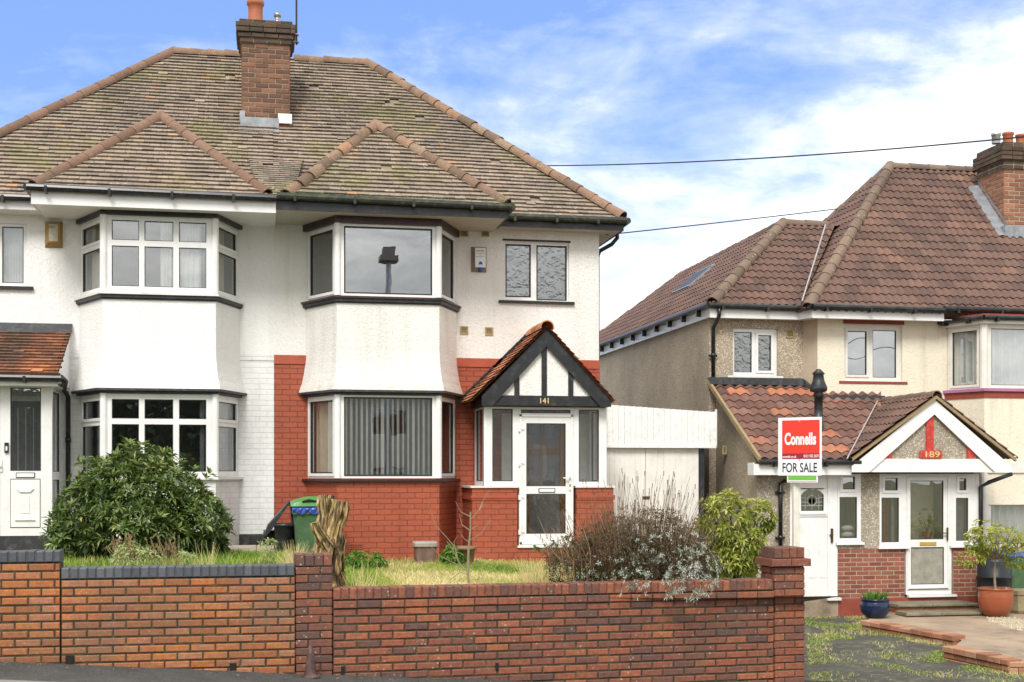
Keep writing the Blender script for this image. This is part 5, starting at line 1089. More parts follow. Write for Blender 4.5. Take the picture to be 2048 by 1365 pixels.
# driveway (left of the edging walls) and concrete forecourt (right of them)
EDG = [on_ground(1560, 1188, lambda x, y: z_fore(y)), on_ground(1729, 1222, lambda x, y: z_fore(y)), on_ground(1722, 1247, lambda x, y: z_fore(y)), on_ground(1909, 1280, lambda x, y: z_fore(y)), on_ground(1886, 1300, lambda x, y: z_fore(y)), on_ground(2018, 1328, lambda x, y: z_fore(y)), on_ground(2200, 1330, lambda x, y: z_fore(y))]
def edge_x(y):
    pts = sorted([(p.y, p.x+.06) for p in EDG[:6]])
    if y <= pts[0][0]: return pts[0][1]+(pts[0][0]-y)*.9
    for (a, b_) in zip(pts, pts[1:]):
        if a[0] <= y <= b_[0]: return a[1]+(b_[1]-a[1])*(y-a[0])/(b_[0]-a[0])
    return pts[-1][1]-.3
sheet('driveway', 5.4, 14.0, 12.1, 26, 43, 60, z_drive, 'drive')
b = MB(); K = 40; ys = [EDG[5].y+(YN+.2-EDG[5].y)*i/K for i in range(K+1)]
for y_a, y_b in zip(ys, ys[1:]):
    for q in range(12):
        xa = [edge_x(y)+.06+(16.0-edge_x(y))*q/12 for y in (y_a, y_b)]; xb = [edge_x(y)+.06+(16.0-edge_x(y))*(q+1)/12 for y in (y_a, y_b)]
        b.add([(xa[0], y_a, z_fore(y_a)), (xb[0], y_a, z_fore(y_a)), (xb[1], y_b, z_fore(y_b)), (xa[1], y_b, z_fore(y_b))], [(0,1,2,3)])
struct(b.build('forecourt', M['concrete']))

# ------------------------------------------------------------------ brick garden walls
def wall_run(parent, P0, P1, segs, mk, cope, cope_m, first_ch=.075, bl=.225, weep=(), thick=.225, proud=0):
    """segs: (a0,a1,top_z) along the wall; coping of bricks on edge, stretchers below"""
    T, L = frame((P0[0], P0[1], 0), (P1[0], P1[1], 0)); b, mo, c = MB(T), MB(T), MB(T)
    for (a0, a1, top) in segs:
        ch = cope; x = a0
        while x < a1-.03:
            w_ = min(.0765, a1-x); col = (random.random(), 0, 0); e = random.gauss(0, .0015)
            c.bevbox(x+.004, x+w_-.004, -.004+e, thick, top-ch, top+e*1.5, .009, col); x += w_
        c.box(a0+.01, a1-.01, .006, thick-.004, top-ch+.004, top-.006, (0, 0, 0))
        z = top-ch-.008; zb_ = min(z_street(P0[0]+(a/L)*(P1[0]-P0[0]), P0[1]) for a in (max(a0,0), min(a1,L)))-.12
        if proud:
            bricks(b, None, a0, a1, z-first_ch, z, y=-proud, bl=bl, ch=first_ch, dp=thick, jy=.002, bev=.006); mo.box(a0+.004, a1-.004, -proud+.01, thick-.006, z-first_ch, z); z -= first_ch
        bricks(b, None, a0, a1, zb_, z, y=0, bl=bl, ch=.0748, dp=.102, jy=.003, bev=.008, jn=.013)
        mo.box(a0+.005, a1-.005, .009, thick-.006, zb_, z)
    w_ = b.build('brickwork', M[mk], parent); mo.build('mortar', M['mortar_dark'], parent); c.build('coping', M[cope_m], parent)
    return T, L
GW1 = thing('garden_wall', 'orange brick garden wall with blue-black brick coping in front of the white house', 'wall', (-3, YW, CZ-1.8))
a_s = X(121, YW)+9; L1 = RW0.x+9
zc1, zc2 = Z(1103, 60, YW), Z(1133.5, 350, YW)
def zs_(px_): return z_street(X(px_, YW), YW)
wp = [(X(131, YW)+9-.0, X(146.5, YW)+9, zs_(131)+.0, zs_(131)+.075), (X(459, YW)+9, X(473, YW)+9, zs_(466)+.005, zs_(466)+.075)]
T, L = wall_run(GW1, (-9, YW), (RW0.x-.004, YW), [(0, a_s, zc1), (a_s+.002, L1-.004, zc2)], 'brick_orange', .100, 'brick_blue', weep=wp)
m = MB(T)
for q in wp: m.box(q[0], q[1], -.007, .05, q[2], q[3])
m.build('weep_hole', M['dark'], GW1)
GW2 = thing('garden_wall', 'dark red brick garden wall with a pier at each end in front of house 141', 'wall', (RW0.x+2.5, YW+.15, CZ-2))
Tw, Lw = frame((RW0.x, RW0.y, 0), (RW1.x, RW1.y, 0))
def al(px_): return (X(px_, YW+.28*((X(px_, YW)-RW0.x)/(RW1.x-RW0.x)))-RW0.x)*Lw/(RW1.x-RW0.x)
zp1 = Z(1110, 630, YW); zco = Z(1178, 700, YW); p1w = al(665); p2a = al(1550)
wq = [(al(682), al(689), zs_(684)+.01, zs_(684)+.085), (al(991), al(997), zs_(994)+.10, zs_(994)+.17)]
wall_run(GW2, RW0, RW1, [(p1w+.004, p2a-.004, zco)], 'brick_darkred', .105, 'brick_darkred', proud=.012, weep=wq)
m = MB(Tw)
for q in wq: m.box(q[0], q[1], -.007, .05, q[2], q[3])
m.build('weep_hole', M['dark'], GW2)
def pier(parent, a0, a1, top, style):
    b, mo = MB(), MB(); W_ = a1-a0; Dp = .34; base = CZ-2.6
    ch = .105; z = top
    T0_ = Tw @ Matrix.Translation((a0, 0, 0))
    b.T = T0_; n = round(W_/.085)
    for j in range(2 if style else 3):
        nj = n
        for i in range(nj):
            e = random.gauss(0, .002); yy0, yy1 = j*Dp/(2 if style else 3), (j+1)*Dp/(2 if style else 3)
            b.bevbox(i*W_/nj+.004, (i+1)*W_/nj-.004, yy0+e, yy1-.002, z-ch, z+e, .006, (random.uniform(.0, .35), 0, 0))
    z -= ch+.006
    if style:
        for q in range(2):
            b.bevbox(-.05+q*(W_/2+.05)+.003, W_/2+q*(W_/2+.05)-.003, -.045, Dp+.03, z-.075, z, .006, (random.uniform(.1, .5), 0, 0))
        z -= .085
    faces = [((0,0),(W_,0)), ((0,Dp),(0,0)), ((W_,0),(W_,Dp)), ((W_,Dp),(0,Dp))]
    for (p, q) in faces:
        Tf, Lf = frame((*p, 0), (*q, 0)); b.T = T0_ @ Tf; bricks(b, None, 0, Lf, base, z, ch=.0748, dp=.05, jy=.002, bev=.006)
    mo.T = T0_; mo.box(.009, W_-.009, .009, Dp-.009, base, z-.002); mo.box(.012, W_-.012, .012, Dp-.012, z-.01, top-.008)
    p_ = b.build('pier', M['brick_darkred'], parent); mo.build('mortar', M['mortar_dark'], p_)
pier(GW2, 0, p1w, zp1, 0); pier(GW2, p2a, Lw, Z(1096, 1580, YW+.28), 1)

def low_edge(P, Q, h0, h1, label, n_courses=2, drop=.02):
    """low edging wall of bricks stepping down beside the drive"""
    P, Q = Vector(P), Vector(Q); T, L = frame(P, Q); o = T @ Matrix.Translation((0, 0, 0))
    sl = (Q.z-P.z)/L; Sh = Matrix(((1,0,0,0),(0,1,0,0),(sl,0,1,0),(0,0,0,1))); b = MB(T @ Sh)
    x = 0
    while x < L-.03:
        w_ = min(.225, L-x); b.bevbox(x+.005, x+w_-.005, -.02+random.gauss(0,.003), .20, -.045+drop, .03+drop+random.gauss(0,.004), .008, (random.random(), 0, 0)); x += w_
    z = -.05+drop; r = 0; x0 = 0
    while z > -.42:
        x = -.11*(r % 2)
        while x < L-.02:
            a, c_ = max(0, x), min(L, x+.225); 
            if c_-a > .04: b.bevbox(a+.005, c_-.005, random.gauss(0,.003), .18, z-.07, z-.006, .008, (random.random(), 0, 0))
            x += .225
        z -= .075; r += 1
    b.box(.01, L-.01, .02, .17, -.45, .02, (.1, 0, 0))
    e = b.build('edging_wall', M['brick_edge'], loc=(P+Q)/2); return tag(e, label, 'low wall', 'low brick edging walls beside the drive')
low_edge(EDG[0], EDG[1], 0, 0, 'low brick edging wall by the white front door, farthest of the three')
low_edge(EDG[2], EDG[3], 0, 0, 'low brick edging wall in the middle of the drive, between the other two')
e1 = low_edge(EDG[4], EDG[5], 0, 0, 'low brick edging wall at the lower right corner, nearest of the three')
low_ = MB(); T, L = frame(EDG[5], EDG[6]); low_.T = T
for r in range(6): 
    x = -.11*(r % 2)
    while x < L: low_.bevbox(max(0,x)+.005, min(L, x+.225)-.005, random.gauss(0,.003), .2, .03-.078*(r+1), .03-.078*r-.008, .008, (random.random(),0,0)); x += .225
low_.box(.01, L-.01, .02, .19, -.45, .02, (.1,0,0)); low_.build('return_wall', M['brick_edge'], e1)

# ------------------------------------------------------------------ steps
ST = thing('doorstep', 'two stone slab and brick doorsteps in front of the glazed door of house 189', 'steps', (11, 19.9, CZ-2.2))
def slab_step(p0, p1, y0, y1, ztop, zbot, mk='slabdark'):
    b = MB(); x0, x1 = X(p0, y0), X(p1, y0); x = x0
    while x < x1-.05: w_ = min(.62, x1-x); b.bevbox(x+.003, x+w_-.003, y0-.03, y1, ztop-.045, ztop+random.gauss(0,.003), .01); x += w_
    s_ = b.build('step_slab', M[mk], ST); b = MB(); Tb, Lb = frame((x0+.03, y0+.02, 0), (x1-.03, y0+.02, 0)); b.T = Tb; mo = MB(Tb); bricks(b, mo, 0, Lb, zbot, ztop-.046, ch=.085, dp=.1, jy=.002)
    Tb, Lb = frame((x0+.03, y1, 0), (x0+.03, y0+.02, 0)); b.T = Tb; bricks(b, None, 0, Lb, zbot, ztop-.046, ch=.085, dp=.05)
    q = b.build('step_riser', M['brick_edge'], ST); mo.build('mortar', M['mortar'], q)
slab_step(1795, 1957, 19.72, 20.28, CZ-2.125, CZ-2.45); slab_step(1812, 1972, 19.32, 19.69, CZ-2.225, CZ-2.5)
m = MB(); x0, x1 = X(395, 18.6), X(548, 18.6); m.bevbox(x0, x0+.8, 18.0, 19.2, CZ-1.15, CZ-1.015, .02); m.bevbox(x0+.81, x1, 18.0, 19.2, CZ-1.15, CZ-1.02, .02)
tag(m.build('paving_slab', M['slab'], loc=(x0, 18.6, CZ-1.15)), 'pale paving slabs on the grass left of the bins', 'paving slab')

# ------------------------------------------------------------------ plants
def leaf(mb, p, d, l, w, col, fold=.25, droop=.25, up=None):
    d = d.normalized(); s = d.cross(up or Vector((random.gauss(0,.3), random.gauss(0,.3), 1)))
    if s.length < .05: s = d.cross(Vector((1, 0, 0)))
    s.normalize(); n = s.cross(d); t = p+d*l-n*0-Vector((0,0,droop*l)); m1 = p+d*l*.5-Vector((0,0,droop*l*.2))
    mb.add([p, m1+s*w*.5+n*w*fold, t, m1-s*w*.5+n*w*fold, m1], [(0, 4, 1), (4, 2, 1), (0, 3, 4), (3, 2, 4)], col)
def rv(): 
    while 1:
        v = Vector((random.uniform(-1,1), random.uniform(-1,1), random.uniform(-1,1)))
        if .05 < v.length < 1: return v.normalized()
def lobes_shrub(mb, lobes, n, rosette, l, w, cb, spread=.9, inner=.35, droop=.25, zmin=-9, lumpy=.18, sdark=.8):
    tot = sum(r[0]*r[2] for _, r in lobes)
    for c, r in lobes:
        c = Vector(c); k = int(n*r[0]*r[2]/tot)
        for _ in range(k):
            v = rv(); 
            if v.y > .45 and random.random() < .7: v.y = -v.y
            sc = 1+lumpy*mnoise.noise(Vector((v.x*2.3+c.x*3, v.y*2.3, v.z*2.3+c.z*2)))*1.6
            ins = random.random() < inner
            if ins: sc *= random.uniform(.55, .9)
            p = c+Vector((v.x*r[0], v.y*r[1], v.z*r[2]))*sc
            if p.z < zmin: continue
            if any(cc is not c and ((p.x-q[0][0])/q[1][0])**2+((p.y-q[0][1])/q[1][1])**2+((p.z-q[0][2])/q[1][2])**2 < .5 for q in lobes for cc in [None]) and random.random() < .8: continue
            out = Vector((v.x/r[0], v.y/r[1], v.z/r[2])).normalized(); out = (out+Vector((0,0,.35))+rv()*.35).normalized()
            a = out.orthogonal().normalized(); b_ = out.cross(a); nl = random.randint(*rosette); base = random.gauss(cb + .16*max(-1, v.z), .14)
            ph = random.random()*6.28
            for i in range(nl):
                t = ph+i*2*math.pi/nl; d = (a*math.cos(t)+b_*math.sin(t))*spread+out*random.uniform(.15, .75)
                ll = l*random.uniform(.7, 1.15); leaf(mb, p+out*random.uniform(-.01, .02), d, ll, w*random.uniform(.8, 1.2), (min(1, max(0, base+random.gauss(0, .10))), 0, 0), droop=droop)
def stems(mb, base, tips, r=.012, bend=.15):
    base = Vector(base)
    for t in tips:
        t = Vector(t); mid = (base+t)/2+rv()*bend*(t-base).length; mb.tube([base+Vector((random.uniform(-.05,.05), random.uniform(-.05,.05), 0)), mid, t], [r, r*.7, r*.35], 5)
# big rhododendron in front of the left bay
YRH = 17.6; zr = CZ-1.1
def ell(p0, p1, q0, q1, Y, dy): c = at((p0+p1)/2, (q0+q1)/2, Y); return (tuple(c), (X(p1, Y)-c.x, dy, (Z(q0, (p0+p1)/2, Y)-Z(q1, (p0+p1)/2, Y))/2))
R = thing('rhododendron_bush', 'large dark green rhododendron bush on the grass before the white bay', 'bush', (X(275, YRH), YRH, zr))
lb = [ell(150, 420, 925, 1125, YRH, .85), ell(208, 300, 898, 1010, YRH, .5), ell(262, 345, 900, 1010, YRH+.1, .5), ell(160, 260, 920, 1050, YRH-.1, .6), ell(110, 240, 975, 1120, YRH-.1, .6), ell(300, 400, 935, 1060, YRH-.1, .6), ell(340, 448, 985, 1115, YRH-.2, .6), ell(95, 180, 1040, 1125, YRH-.2, .45), ell(200, 380, 1010, 1125, YRH-.6, .5), ell(375, 455, 1000, 1090, YRH, .4), ell(395, 452, 1050, 1120, YRH-.2, .35)]
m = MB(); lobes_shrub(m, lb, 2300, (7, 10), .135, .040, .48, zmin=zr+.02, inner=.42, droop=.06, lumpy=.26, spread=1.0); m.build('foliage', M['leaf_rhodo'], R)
m = MB(); bs = Vector((X(275, YRH), YRH, zr)); stems(m, bs, [Vector(c)+Vector((rv().x*r[0]*.7, rv().y*r[1]*.6, rv().z*r[2]*.5)) for c, r in lb for _ in range(5)], .022); m.build('stem', M['stem'], R)
# yellow-green shrub by the right pier
YY = 14.6; R = thing('spotted_laurel_bush', 'yellow-green variegated bush growing beside the right brick pier', 'bush', (X(1465, YY), YY, CZ-1.3))
lb = [ell(1408, 1500, 990, 1110, YY, .35), ell(1418, 1470, 985, 1060, YY, .25), ell(1480, 1545, 1002, 1065, YY, .22), ell(1395, 1450, 1005, 1080, YY, .25), ell(1420, 1525, 1060, 1160, YY, .4), ell(1440, 1520, 1040, 1130, YY-.1, .35), ell(1500, 1546, 1015, 1055, YY, .15), ell(1425, 1500, 1095, 1165, YY-.15, .3)]
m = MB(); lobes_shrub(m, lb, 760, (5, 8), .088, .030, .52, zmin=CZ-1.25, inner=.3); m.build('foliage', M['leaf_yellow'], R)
m = MB(); bs = Vector((X(1465, YY), YY, CZ-1.3)); stems(m, bs, [Vector(c)+Vector((rv().x*r[0]*.6, rv().y*r[1]*.6, rv().z*r[2]*.5)) for c, r in lb for _ in range(4)], .013); m.build('stem', M['stem'], R)
# heather and silver sprays hanging over the wall
YH = 13.0; R = thing('lavender_bush', 'sprawling brown and silver bush with dry stalks spilling over the red wall', 'bush', (X(1270, YH), YH, CZ-1.15))
lbh = [ell(1105, 1405, 1060, 1180, YH+.1, .45), ell(1185, 1395, 1025, 1150, YH+.15, .4), ell(1090, 1200, 1105, 1175, YH+.1, .3), ell(1150, 1290, 1060, 1170, YH, .4), ell(1300, 1430, 1075, 1175, YH, .35)]
m = MB(); lobes_shrub(m, lbh, 5600, (4, 6), .052, .011, .42, zmin=CZ-1.25, inner=.5, droop=0); m.build('foliage', M['leaf_purple'], R)
lbs = [ell(1140, 1300, 1100, 1175, YH-.15, .3), ell(1300, 1435, 1090, 1185, YH-.25, .25), ell(1330, 1432, 1130, 1198, YW-.02, .12), ell(1235, 1300, 1140, 1178, YW+.1, .15), ell(1100, 1180, 1120, 1170, YH, .25), ell(1230, 1420, 1060, 1130, YH-.1, .35)]
m = MB(); lobes_shrub(m, lbs, 480, (5, 8), .042, .010, .55, zmin=CZ-1.30, inner=.1, droop=.1, spread=1.0)
for _ in range(26):   # trailing sprigs over the coping
    p = at(random.choice((random.uniform(1240, 1300), random.uniform(1330, 1430), random.uniform(1325, 1432))), random.uniform(1160, 1196), YW-.03)
    for i in range(7): d = rv(); d.y = -abs(d.y); leaf(m, p, d, .045, .011, (random.uniform(.4, .95), 0, 0), droop=.1)
m.build('silver_foliage', M['leaf_silver'], R)
m = MB()
for _ in range(1050):
    u = random.random(); c = X(1090, YH)+(X(1400, YH)-X(1090, YH))*random.betavariate(1.9, 1.5); y = YH+random.uniform(-.3, .4); zb0 = CZ-1.15+random.uniform(0, .2)
    k = (c-X(1270, YH))/.85; hgt = (.62+.38*math.exp(-k*k*2.2))*(random.uniform(.55, 1.0) if _ < 270 else random.uniform(.28, .62))*(1.12 if c > X(1180, YH) else .82)
    lean = k*.30+random.gauss(0, .10); p0 = Vector((c, y, zb0)); p2 = p0+Vector((lean*hgt, random.gauss(0, .07), hgt)); p1 = (p0+p2)/2+Vector((-lean*.12, 0, .03)); rr = random.uniform(.0014, .0026)
    m.tube([p0, p1, p2], [rr, rr, rr*.8], 3, col=(min(1, max(0, random.gauss(.36 if c > X(1180, YH) else .75, .2))), 0, 0))
    if random.random() < .5: q = p2; m.tube([q-Vector((0,0,.03)), q+Vector((0,0,.02))], [.003, .004], 4, col=(random.random()*.5, 0, 0))
m.build('dry_stalks', M['twig_dry'], R)
# bare sapling with pale stem, thin bare branches
YSp = 15.0; R = thing('bare_sapling', 'leafless forked sapling standing in the straw-coloured grass behind the red wall', 'sapling', (X(938, YSp), YSp, CZ-1.3))
def br(pts, r0, r1, n=6): m.tube([at(a, b_, YSp+c) for a, b_, c in pts], [r0+(r1-r0)*i/(len(pts)-1) for i in range(len(pts))], n)
m = MB(); br([(938, 1178, 0), (936, 1150, 0), (937, 1100, .0), (941, 1060, 0), (941, 1024, 0)], .016, .010); br([(937, 1142, 0), (925, 1137, 0), (916, 1122, .0), (910, 1095, 0)], .012, .008)
m.build('stem', M['twig'], R); m = MB()
for pts in ([(941, 1034, 0), (921, 1024, .05), (911, 1003, .05)], [(941, 1040, 0), (958, 1022, -.05), (966, 1010, -.05)], [(940, 1062, 0), (924, 1050, .05), (919, 1030, .05)], [(940, 1060, 0), (950, 1055, 0), (957, 1050, 0)], [(939, 1085, 0), (928, 1078, 0), (917, 1060, 0)],
            [(939, 1082, 0), (962, 1068, -.05), (983, 1036, -.05)], [(910, 1095, 0), (893, 1075, 0), (870, 1050, 0), (857, 1005, 0)], [(912, 1102, 0), (908, 1085, 0), (914, 1074, 0)], [(925, 1137, 0), (905, 1125, 0), (880, 1112, 0), (857, 1088, 0)], [(916, 1122, 0), (905, 1098, 0), (890, 1090, 0)], [(958, 1022, -.05), (965, 1005, 0), (978, 980, 0)], [(945, 1128, 0), (962, 1122, 0), (975, 1100, 0)], [(900, 1160, 0), (920, 1145, 0), (937, 1150, 0)], [(937, 1160, 0), (950, 1160, 0), (965, 1157, 0)], [(905, 1098, 0), (896, 1086, 0), (892, 1082, 0)]):
    br(pts, .006, .0022, 5)
m.build('twigs', M['twig'], R)
# dry flower stalks in front of the rhododendron + pale sage plant
YDs = 15.6; R = thing('withered_plant', 'withered plant with grey-brown stalks in front of the rhododendron', 'plant', (X(280, YDs), YDs, CZ-1.1))
m = MB()
for _ in range(90):
    p = at(random.choice((random.uniform(235, 290), random.uniform(235, 290), random.uniform(305, 365))), 1125, YDs); p.z = CZ-1.08; q = p+Vector((random.gauss(-.06, .06), random.gauss(0, .05), random.uniform(.18, .40)))
    m.tube([p, (p+q)/2+rv()*.01, q], [.003, .0025, .003], 3, col=(random.uniform(.3, 1), 0, 0))
    for _ in range(3): z_2 = q+rv()*.02; m.tube([q-Vector((0,0,.03)), z_2], [.002, .003], 3, col=(random.uniform(.5, 1), 0, 0))
m.build('dry_stalks', M['twig_dry'], R)
R = thing('sage_plant', 'low pale green leafy plant just behind the blue-black coping', 'plant', (X(280, 14.6), 14.6, CZ-1.1))
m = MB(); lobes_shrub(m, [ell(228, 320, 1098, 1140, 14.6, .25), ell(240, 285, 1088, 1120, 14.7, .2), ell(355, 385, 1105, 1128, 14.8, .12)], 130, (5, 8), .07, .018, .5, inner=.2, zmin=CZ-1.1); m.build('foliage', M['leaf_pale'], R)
R = thing('sage_plant', 'thin upright grey-green plant on the grass left of the black lid', 'plant', (X(534, 15.2), 15.2, CZ-1.1))
m = MB(); lobes_shrub(m, [ell(522, 548, 1076, 1108, 15.2, .07), ell(524, 545, 1098, 1128, 15.2, .06)], 45, (4, 6), .06, .016, .5, inner=.2); m.tube([(X(534, 15.2), 15.2, CZ-1.12), at(534, 1085, 15.2)], .005, 5); m.build('foliage', M['leaf_pale'], R)
# weeds at the foot of the bay
for (p0, p1, q0, q1, Y, lab) in ((690, 770, 1108, 1140, 18.6, 'green weeds under the red bay beside the air brick'), (886, 925, 1095, 1135, 18.9, 'clump of green weeds beside the tan pot')):
    m = MB(); lobes_shrub(m, [ell(p0, p1, q0, q1, Y, .25), ell(p0+10, (p0+p1)/2, q0-3, q1, Y, .2)], 150, (5, 7), .075, .034, .5, inner=.3)
    tag(m.build('weed_clump', M['leaf_weed'], loc=(X((p0+p1)/2, Y), Y, CZ-1.4)), lab, 'weeds', 'weed clumps')
m = MB(); pts = [at(a, b_, 14.6) for a, b_ in ((1168, 1120), (1150, 1092), (1130, 1076), (1110, 1086), (1090, 1096), (1072, 1098))]; m.tube(pts, [.006, .006, .005, .004, .003, .002], 5, col=(.3,0,0))
for p in pts[1:]:
    for _ in range(5): leaf(m, p, rv(), .07, .045, (random.uniform(.0, .3), 0, 0))
tag(m.build('bramble_shoot', M['leaf_weed'], loc=(X(1120, 14.6), 14.6, CZ-1.3)), 'arching bramble shoot with dark leaves before the white porch door', 'bramble')
# grass
def blades(mb, n, pick, zf, h=(.04, .13), w=.006, colf=None, lean=.4):
    for _ in range(n):
        r_ = pick()
        if r_ is None: continue
        x, y, hs = r_; z = zf(x, y)-.01; hh = random.uniform(*h)*hs; a = random.random()*6.28; l = hh*random.uniform(.1, lean*2)
        dx, dy = math.cos(a), math.sin(a); ww = w*random.uniform(.6, 1.3); b_ = random.random()*3.14; wx_, wy_ = math.cos(b_)*ww, math.sin(b_)*ww
        col = (min(1, max(0, colf(x, y))), 0, 0)
        mb.add([(x-wx_, y-wy_, z), (x+wx_, y+wy_, z), (x+dx*l*.4+wx_*.7, y+dy*l*.4+wy_*.7, z+hh*.6), (x+dx*l, y+dy*l, z+hh), (x+dx*l*.4-wx_*.7, y+dy*l*.4-wy_*.7, z+hh*.6)], [(0,1,2,4),(4,2,3)], col)
def ns(x, y, s, o=0): return mnoise.noise(Vector((x*s, y*s, o)))
m = MB(); blades(m, 24000, lambda: (random.uniform(-5.2, .33), random.uniform(13.2, 18.2), 1+.6*ns(random.random(), 0, 1)), z_lawn, (.04, .12), .006, lambda x, y: .36+.42*ns(x, y, 1.1)+random.gauss(0, .17))
struct(m.build('grass', M['grass']), 'stuff')
def pk():
    x, y = random.uniform(.35, 5.3), random.uniform(13.0, 19.8); return (x, y, .8+.7*max(0, ns(x, y, .9, 3)))
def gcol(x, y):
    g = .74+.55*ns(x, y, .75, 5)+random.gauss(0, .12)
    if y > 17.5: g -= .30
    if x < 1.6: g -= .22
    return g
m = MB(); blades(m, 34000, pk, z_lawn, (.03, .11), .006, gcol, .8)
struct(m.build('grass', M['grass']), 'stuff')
m = MB()
for (a, b_, Yq, n) in ((575, 598, 14.6, 260), (400, 430, 14.3, 30), (1060, 1180, 14.5, 900), (700, 745, 14.0, 50)):
    for _ in range(n):
        p = Vector((X(random.uniform(a, b_), Yq), Yq+random.uniform(-.3, .5), 0)); p.z = z_lawn(p.x, p.y); hh = random.uniform(.10, .42) if a != 1060 else random.uniform(.1, .38)
        q = p+Vector((random.gauss(0, .10), random.gauss(0, .06), hh)); m.tube([p, (p+q)/2+Vector((0,0,.02)), q], [.003, .0025, .001], 3, col=(random.uniform(.6, 1), 0, 0))
struct(m.build('long_dry_grass', M['grass']), 'stuff')
def strip_pick():
    t = random.random(); y = 13.2+7.0*t; ex = edge_x(y); 
    if random.random() < .45: x = ex-abs(random.gauss(0, .22))-.02
    elif random.random() < .5: x = ex-1.0+random.gauss(0, .20)+.25*ns(y, 0, .9); 
    else: x = X(1616, y)+abs(random.gauss(0, .30)); 
    if ns(x, y, 1.4, 9) < -.12: return None
    return (x, y, .8)
m = MB(); blades(m, 11000, strip_pick, z_drive, (.015, .065), .007, lambda x, y: .60+.5*ns(x, y, 1.2, 2)+random.gauss(0, .13), .9)
struct(m.build('grass', M['grass']), 'stuff')
m = MB()
for _ in range(2600):   # gravel bed by the pots
    p = on_ground(*((lambda u: (1970+90*u+random.uniform(0, 60), 1240+26*u+random.uniform(-5, 3)))(random.random())), lambda x, y: z_fore(y), 18); s_ = random.uniform(.012, .028)
    q = [Vector((rv().x, rv().y, rv().z))*s_ for _ in range(4)]; m.add([p+Vector((s_,0,0)), p+Vector((-s_*.5, s_*.8, 0)), p+Vector((-s_*.5, -s_*.8, 0)), p+Vector((0,0,s_*.9))], [(0,1,3),(1,2,3),(2,0,3)], (random.random(), 0, 0))
struct(m.build('gravel', M['gravelm']), 'stuff')
m = MB()
for _ in range(420):   # fallen leaves and litter at the wall foot and on the drive
    if random.random() < .6: x = random.uniform(-4.5, 5.3); y = y_wall(x)-abs(random.gauss(0, .12))-.03; z = z_street(x, y)+.004
    else: x = random.uniform(6.2, 9); y = random.uniform(13.5, 19); z = z_drive(x, y)+.01
    d = rv(); d.z *= .2; leaf(m, Vector((x, y, z)), d, random.uniform(.015, .035), .014, (random.uniform(.5, 1), 0, 0), droop=0)
struct(m.build('leaf_litter', M['twig_dry']), 'stuff')

# ------------------------------------------------------------------ stump
YSt = 14.7; R = thing('tree_stump', 'gnarled sawn-off tree stump with two prongs in front of the green bin', 'tree stump', (X(660, YSt), YSt, CZ-1.3))
m = MB()
def bark(seed):
    def f(i, j, p):
        a = mnoise.noise(Vector((j*.9+p.z*4, p.z*3.2, seed)))*.36+mnoise.ridged_multi_fractal(Vector((p.x*7, p.y*7, p.z*3.2+seed)), 1.0, 2.1, 4, 1.0, 2.0)*.10+mnoise.noise(Vector((j*2.7, p.z*5, seed+5)))*.16
        return .86+a
    return f
def trunk(pts, rs, n=56, seed=0, sub=12):
    P = [at(a, b_, YSt+c) for a, b_, c in pts]; Q, Rr = [], []
    for i in range(len(P)-1):
        for k in range(sub): t = k/sub; Q.append(P[i].lerp(P[i+1], t)); Rr.append(rs[i]+(rs[i+1]-rs[i])*t)
    Q.append(P[-1]); Rr.append(rs[-1]); k = len(m.f); m.tube(Q, Rr, n, jit=bark(seed))
    for i in range(k, len(m.f)):
        vs = [Vector(m.v[q]) for q in m.f[i][:4]]; c = sum(vs, Vector())/len(vs)
        if i >= len(m.f)-1: m.c[i] = (.95, 0, 0); continue
        j = (i-k) % n; g = mnoise.noise(Vector((j*.9+c.z*4, c.z*3.2, seed)))*1.4+mnoise.noise(Vector((c.x*40, c.y*40, c.z*9+seed)))*.7
        m.c[i] = (min(1, max(0, .42+.75*g+(.22 if seed == 2 else 0))), 0, 0)
trunk([(655, 1190, 0), (655, 1150, 0), (657, 1105, 0), (662, 1078, .02), (664, 1066, .02)], [.19, .165, .165, .145, .11], seed=1)
trunk([(652, 1095, 0), (650, 1055, .02), (653, 1030, .02), (652, 1010, .0), (652, 993, .02)], [.115, .100, .088, .100, .092], seed=3)
trunk([(662, 1100, 0), (669, 1060, -.02), (676, 1025, -.03), (681, 1002, -.03)], [.12, .108, .108, .10], seed=2)
trunk([(656, 1098, -.08), (644, 1078, -.13), (633, 1058, -.15), (629, 1045, -.15)], [.09, .070, .055, .05], seed=4, n=24)
m.build('trunk', M['barkm'], R)

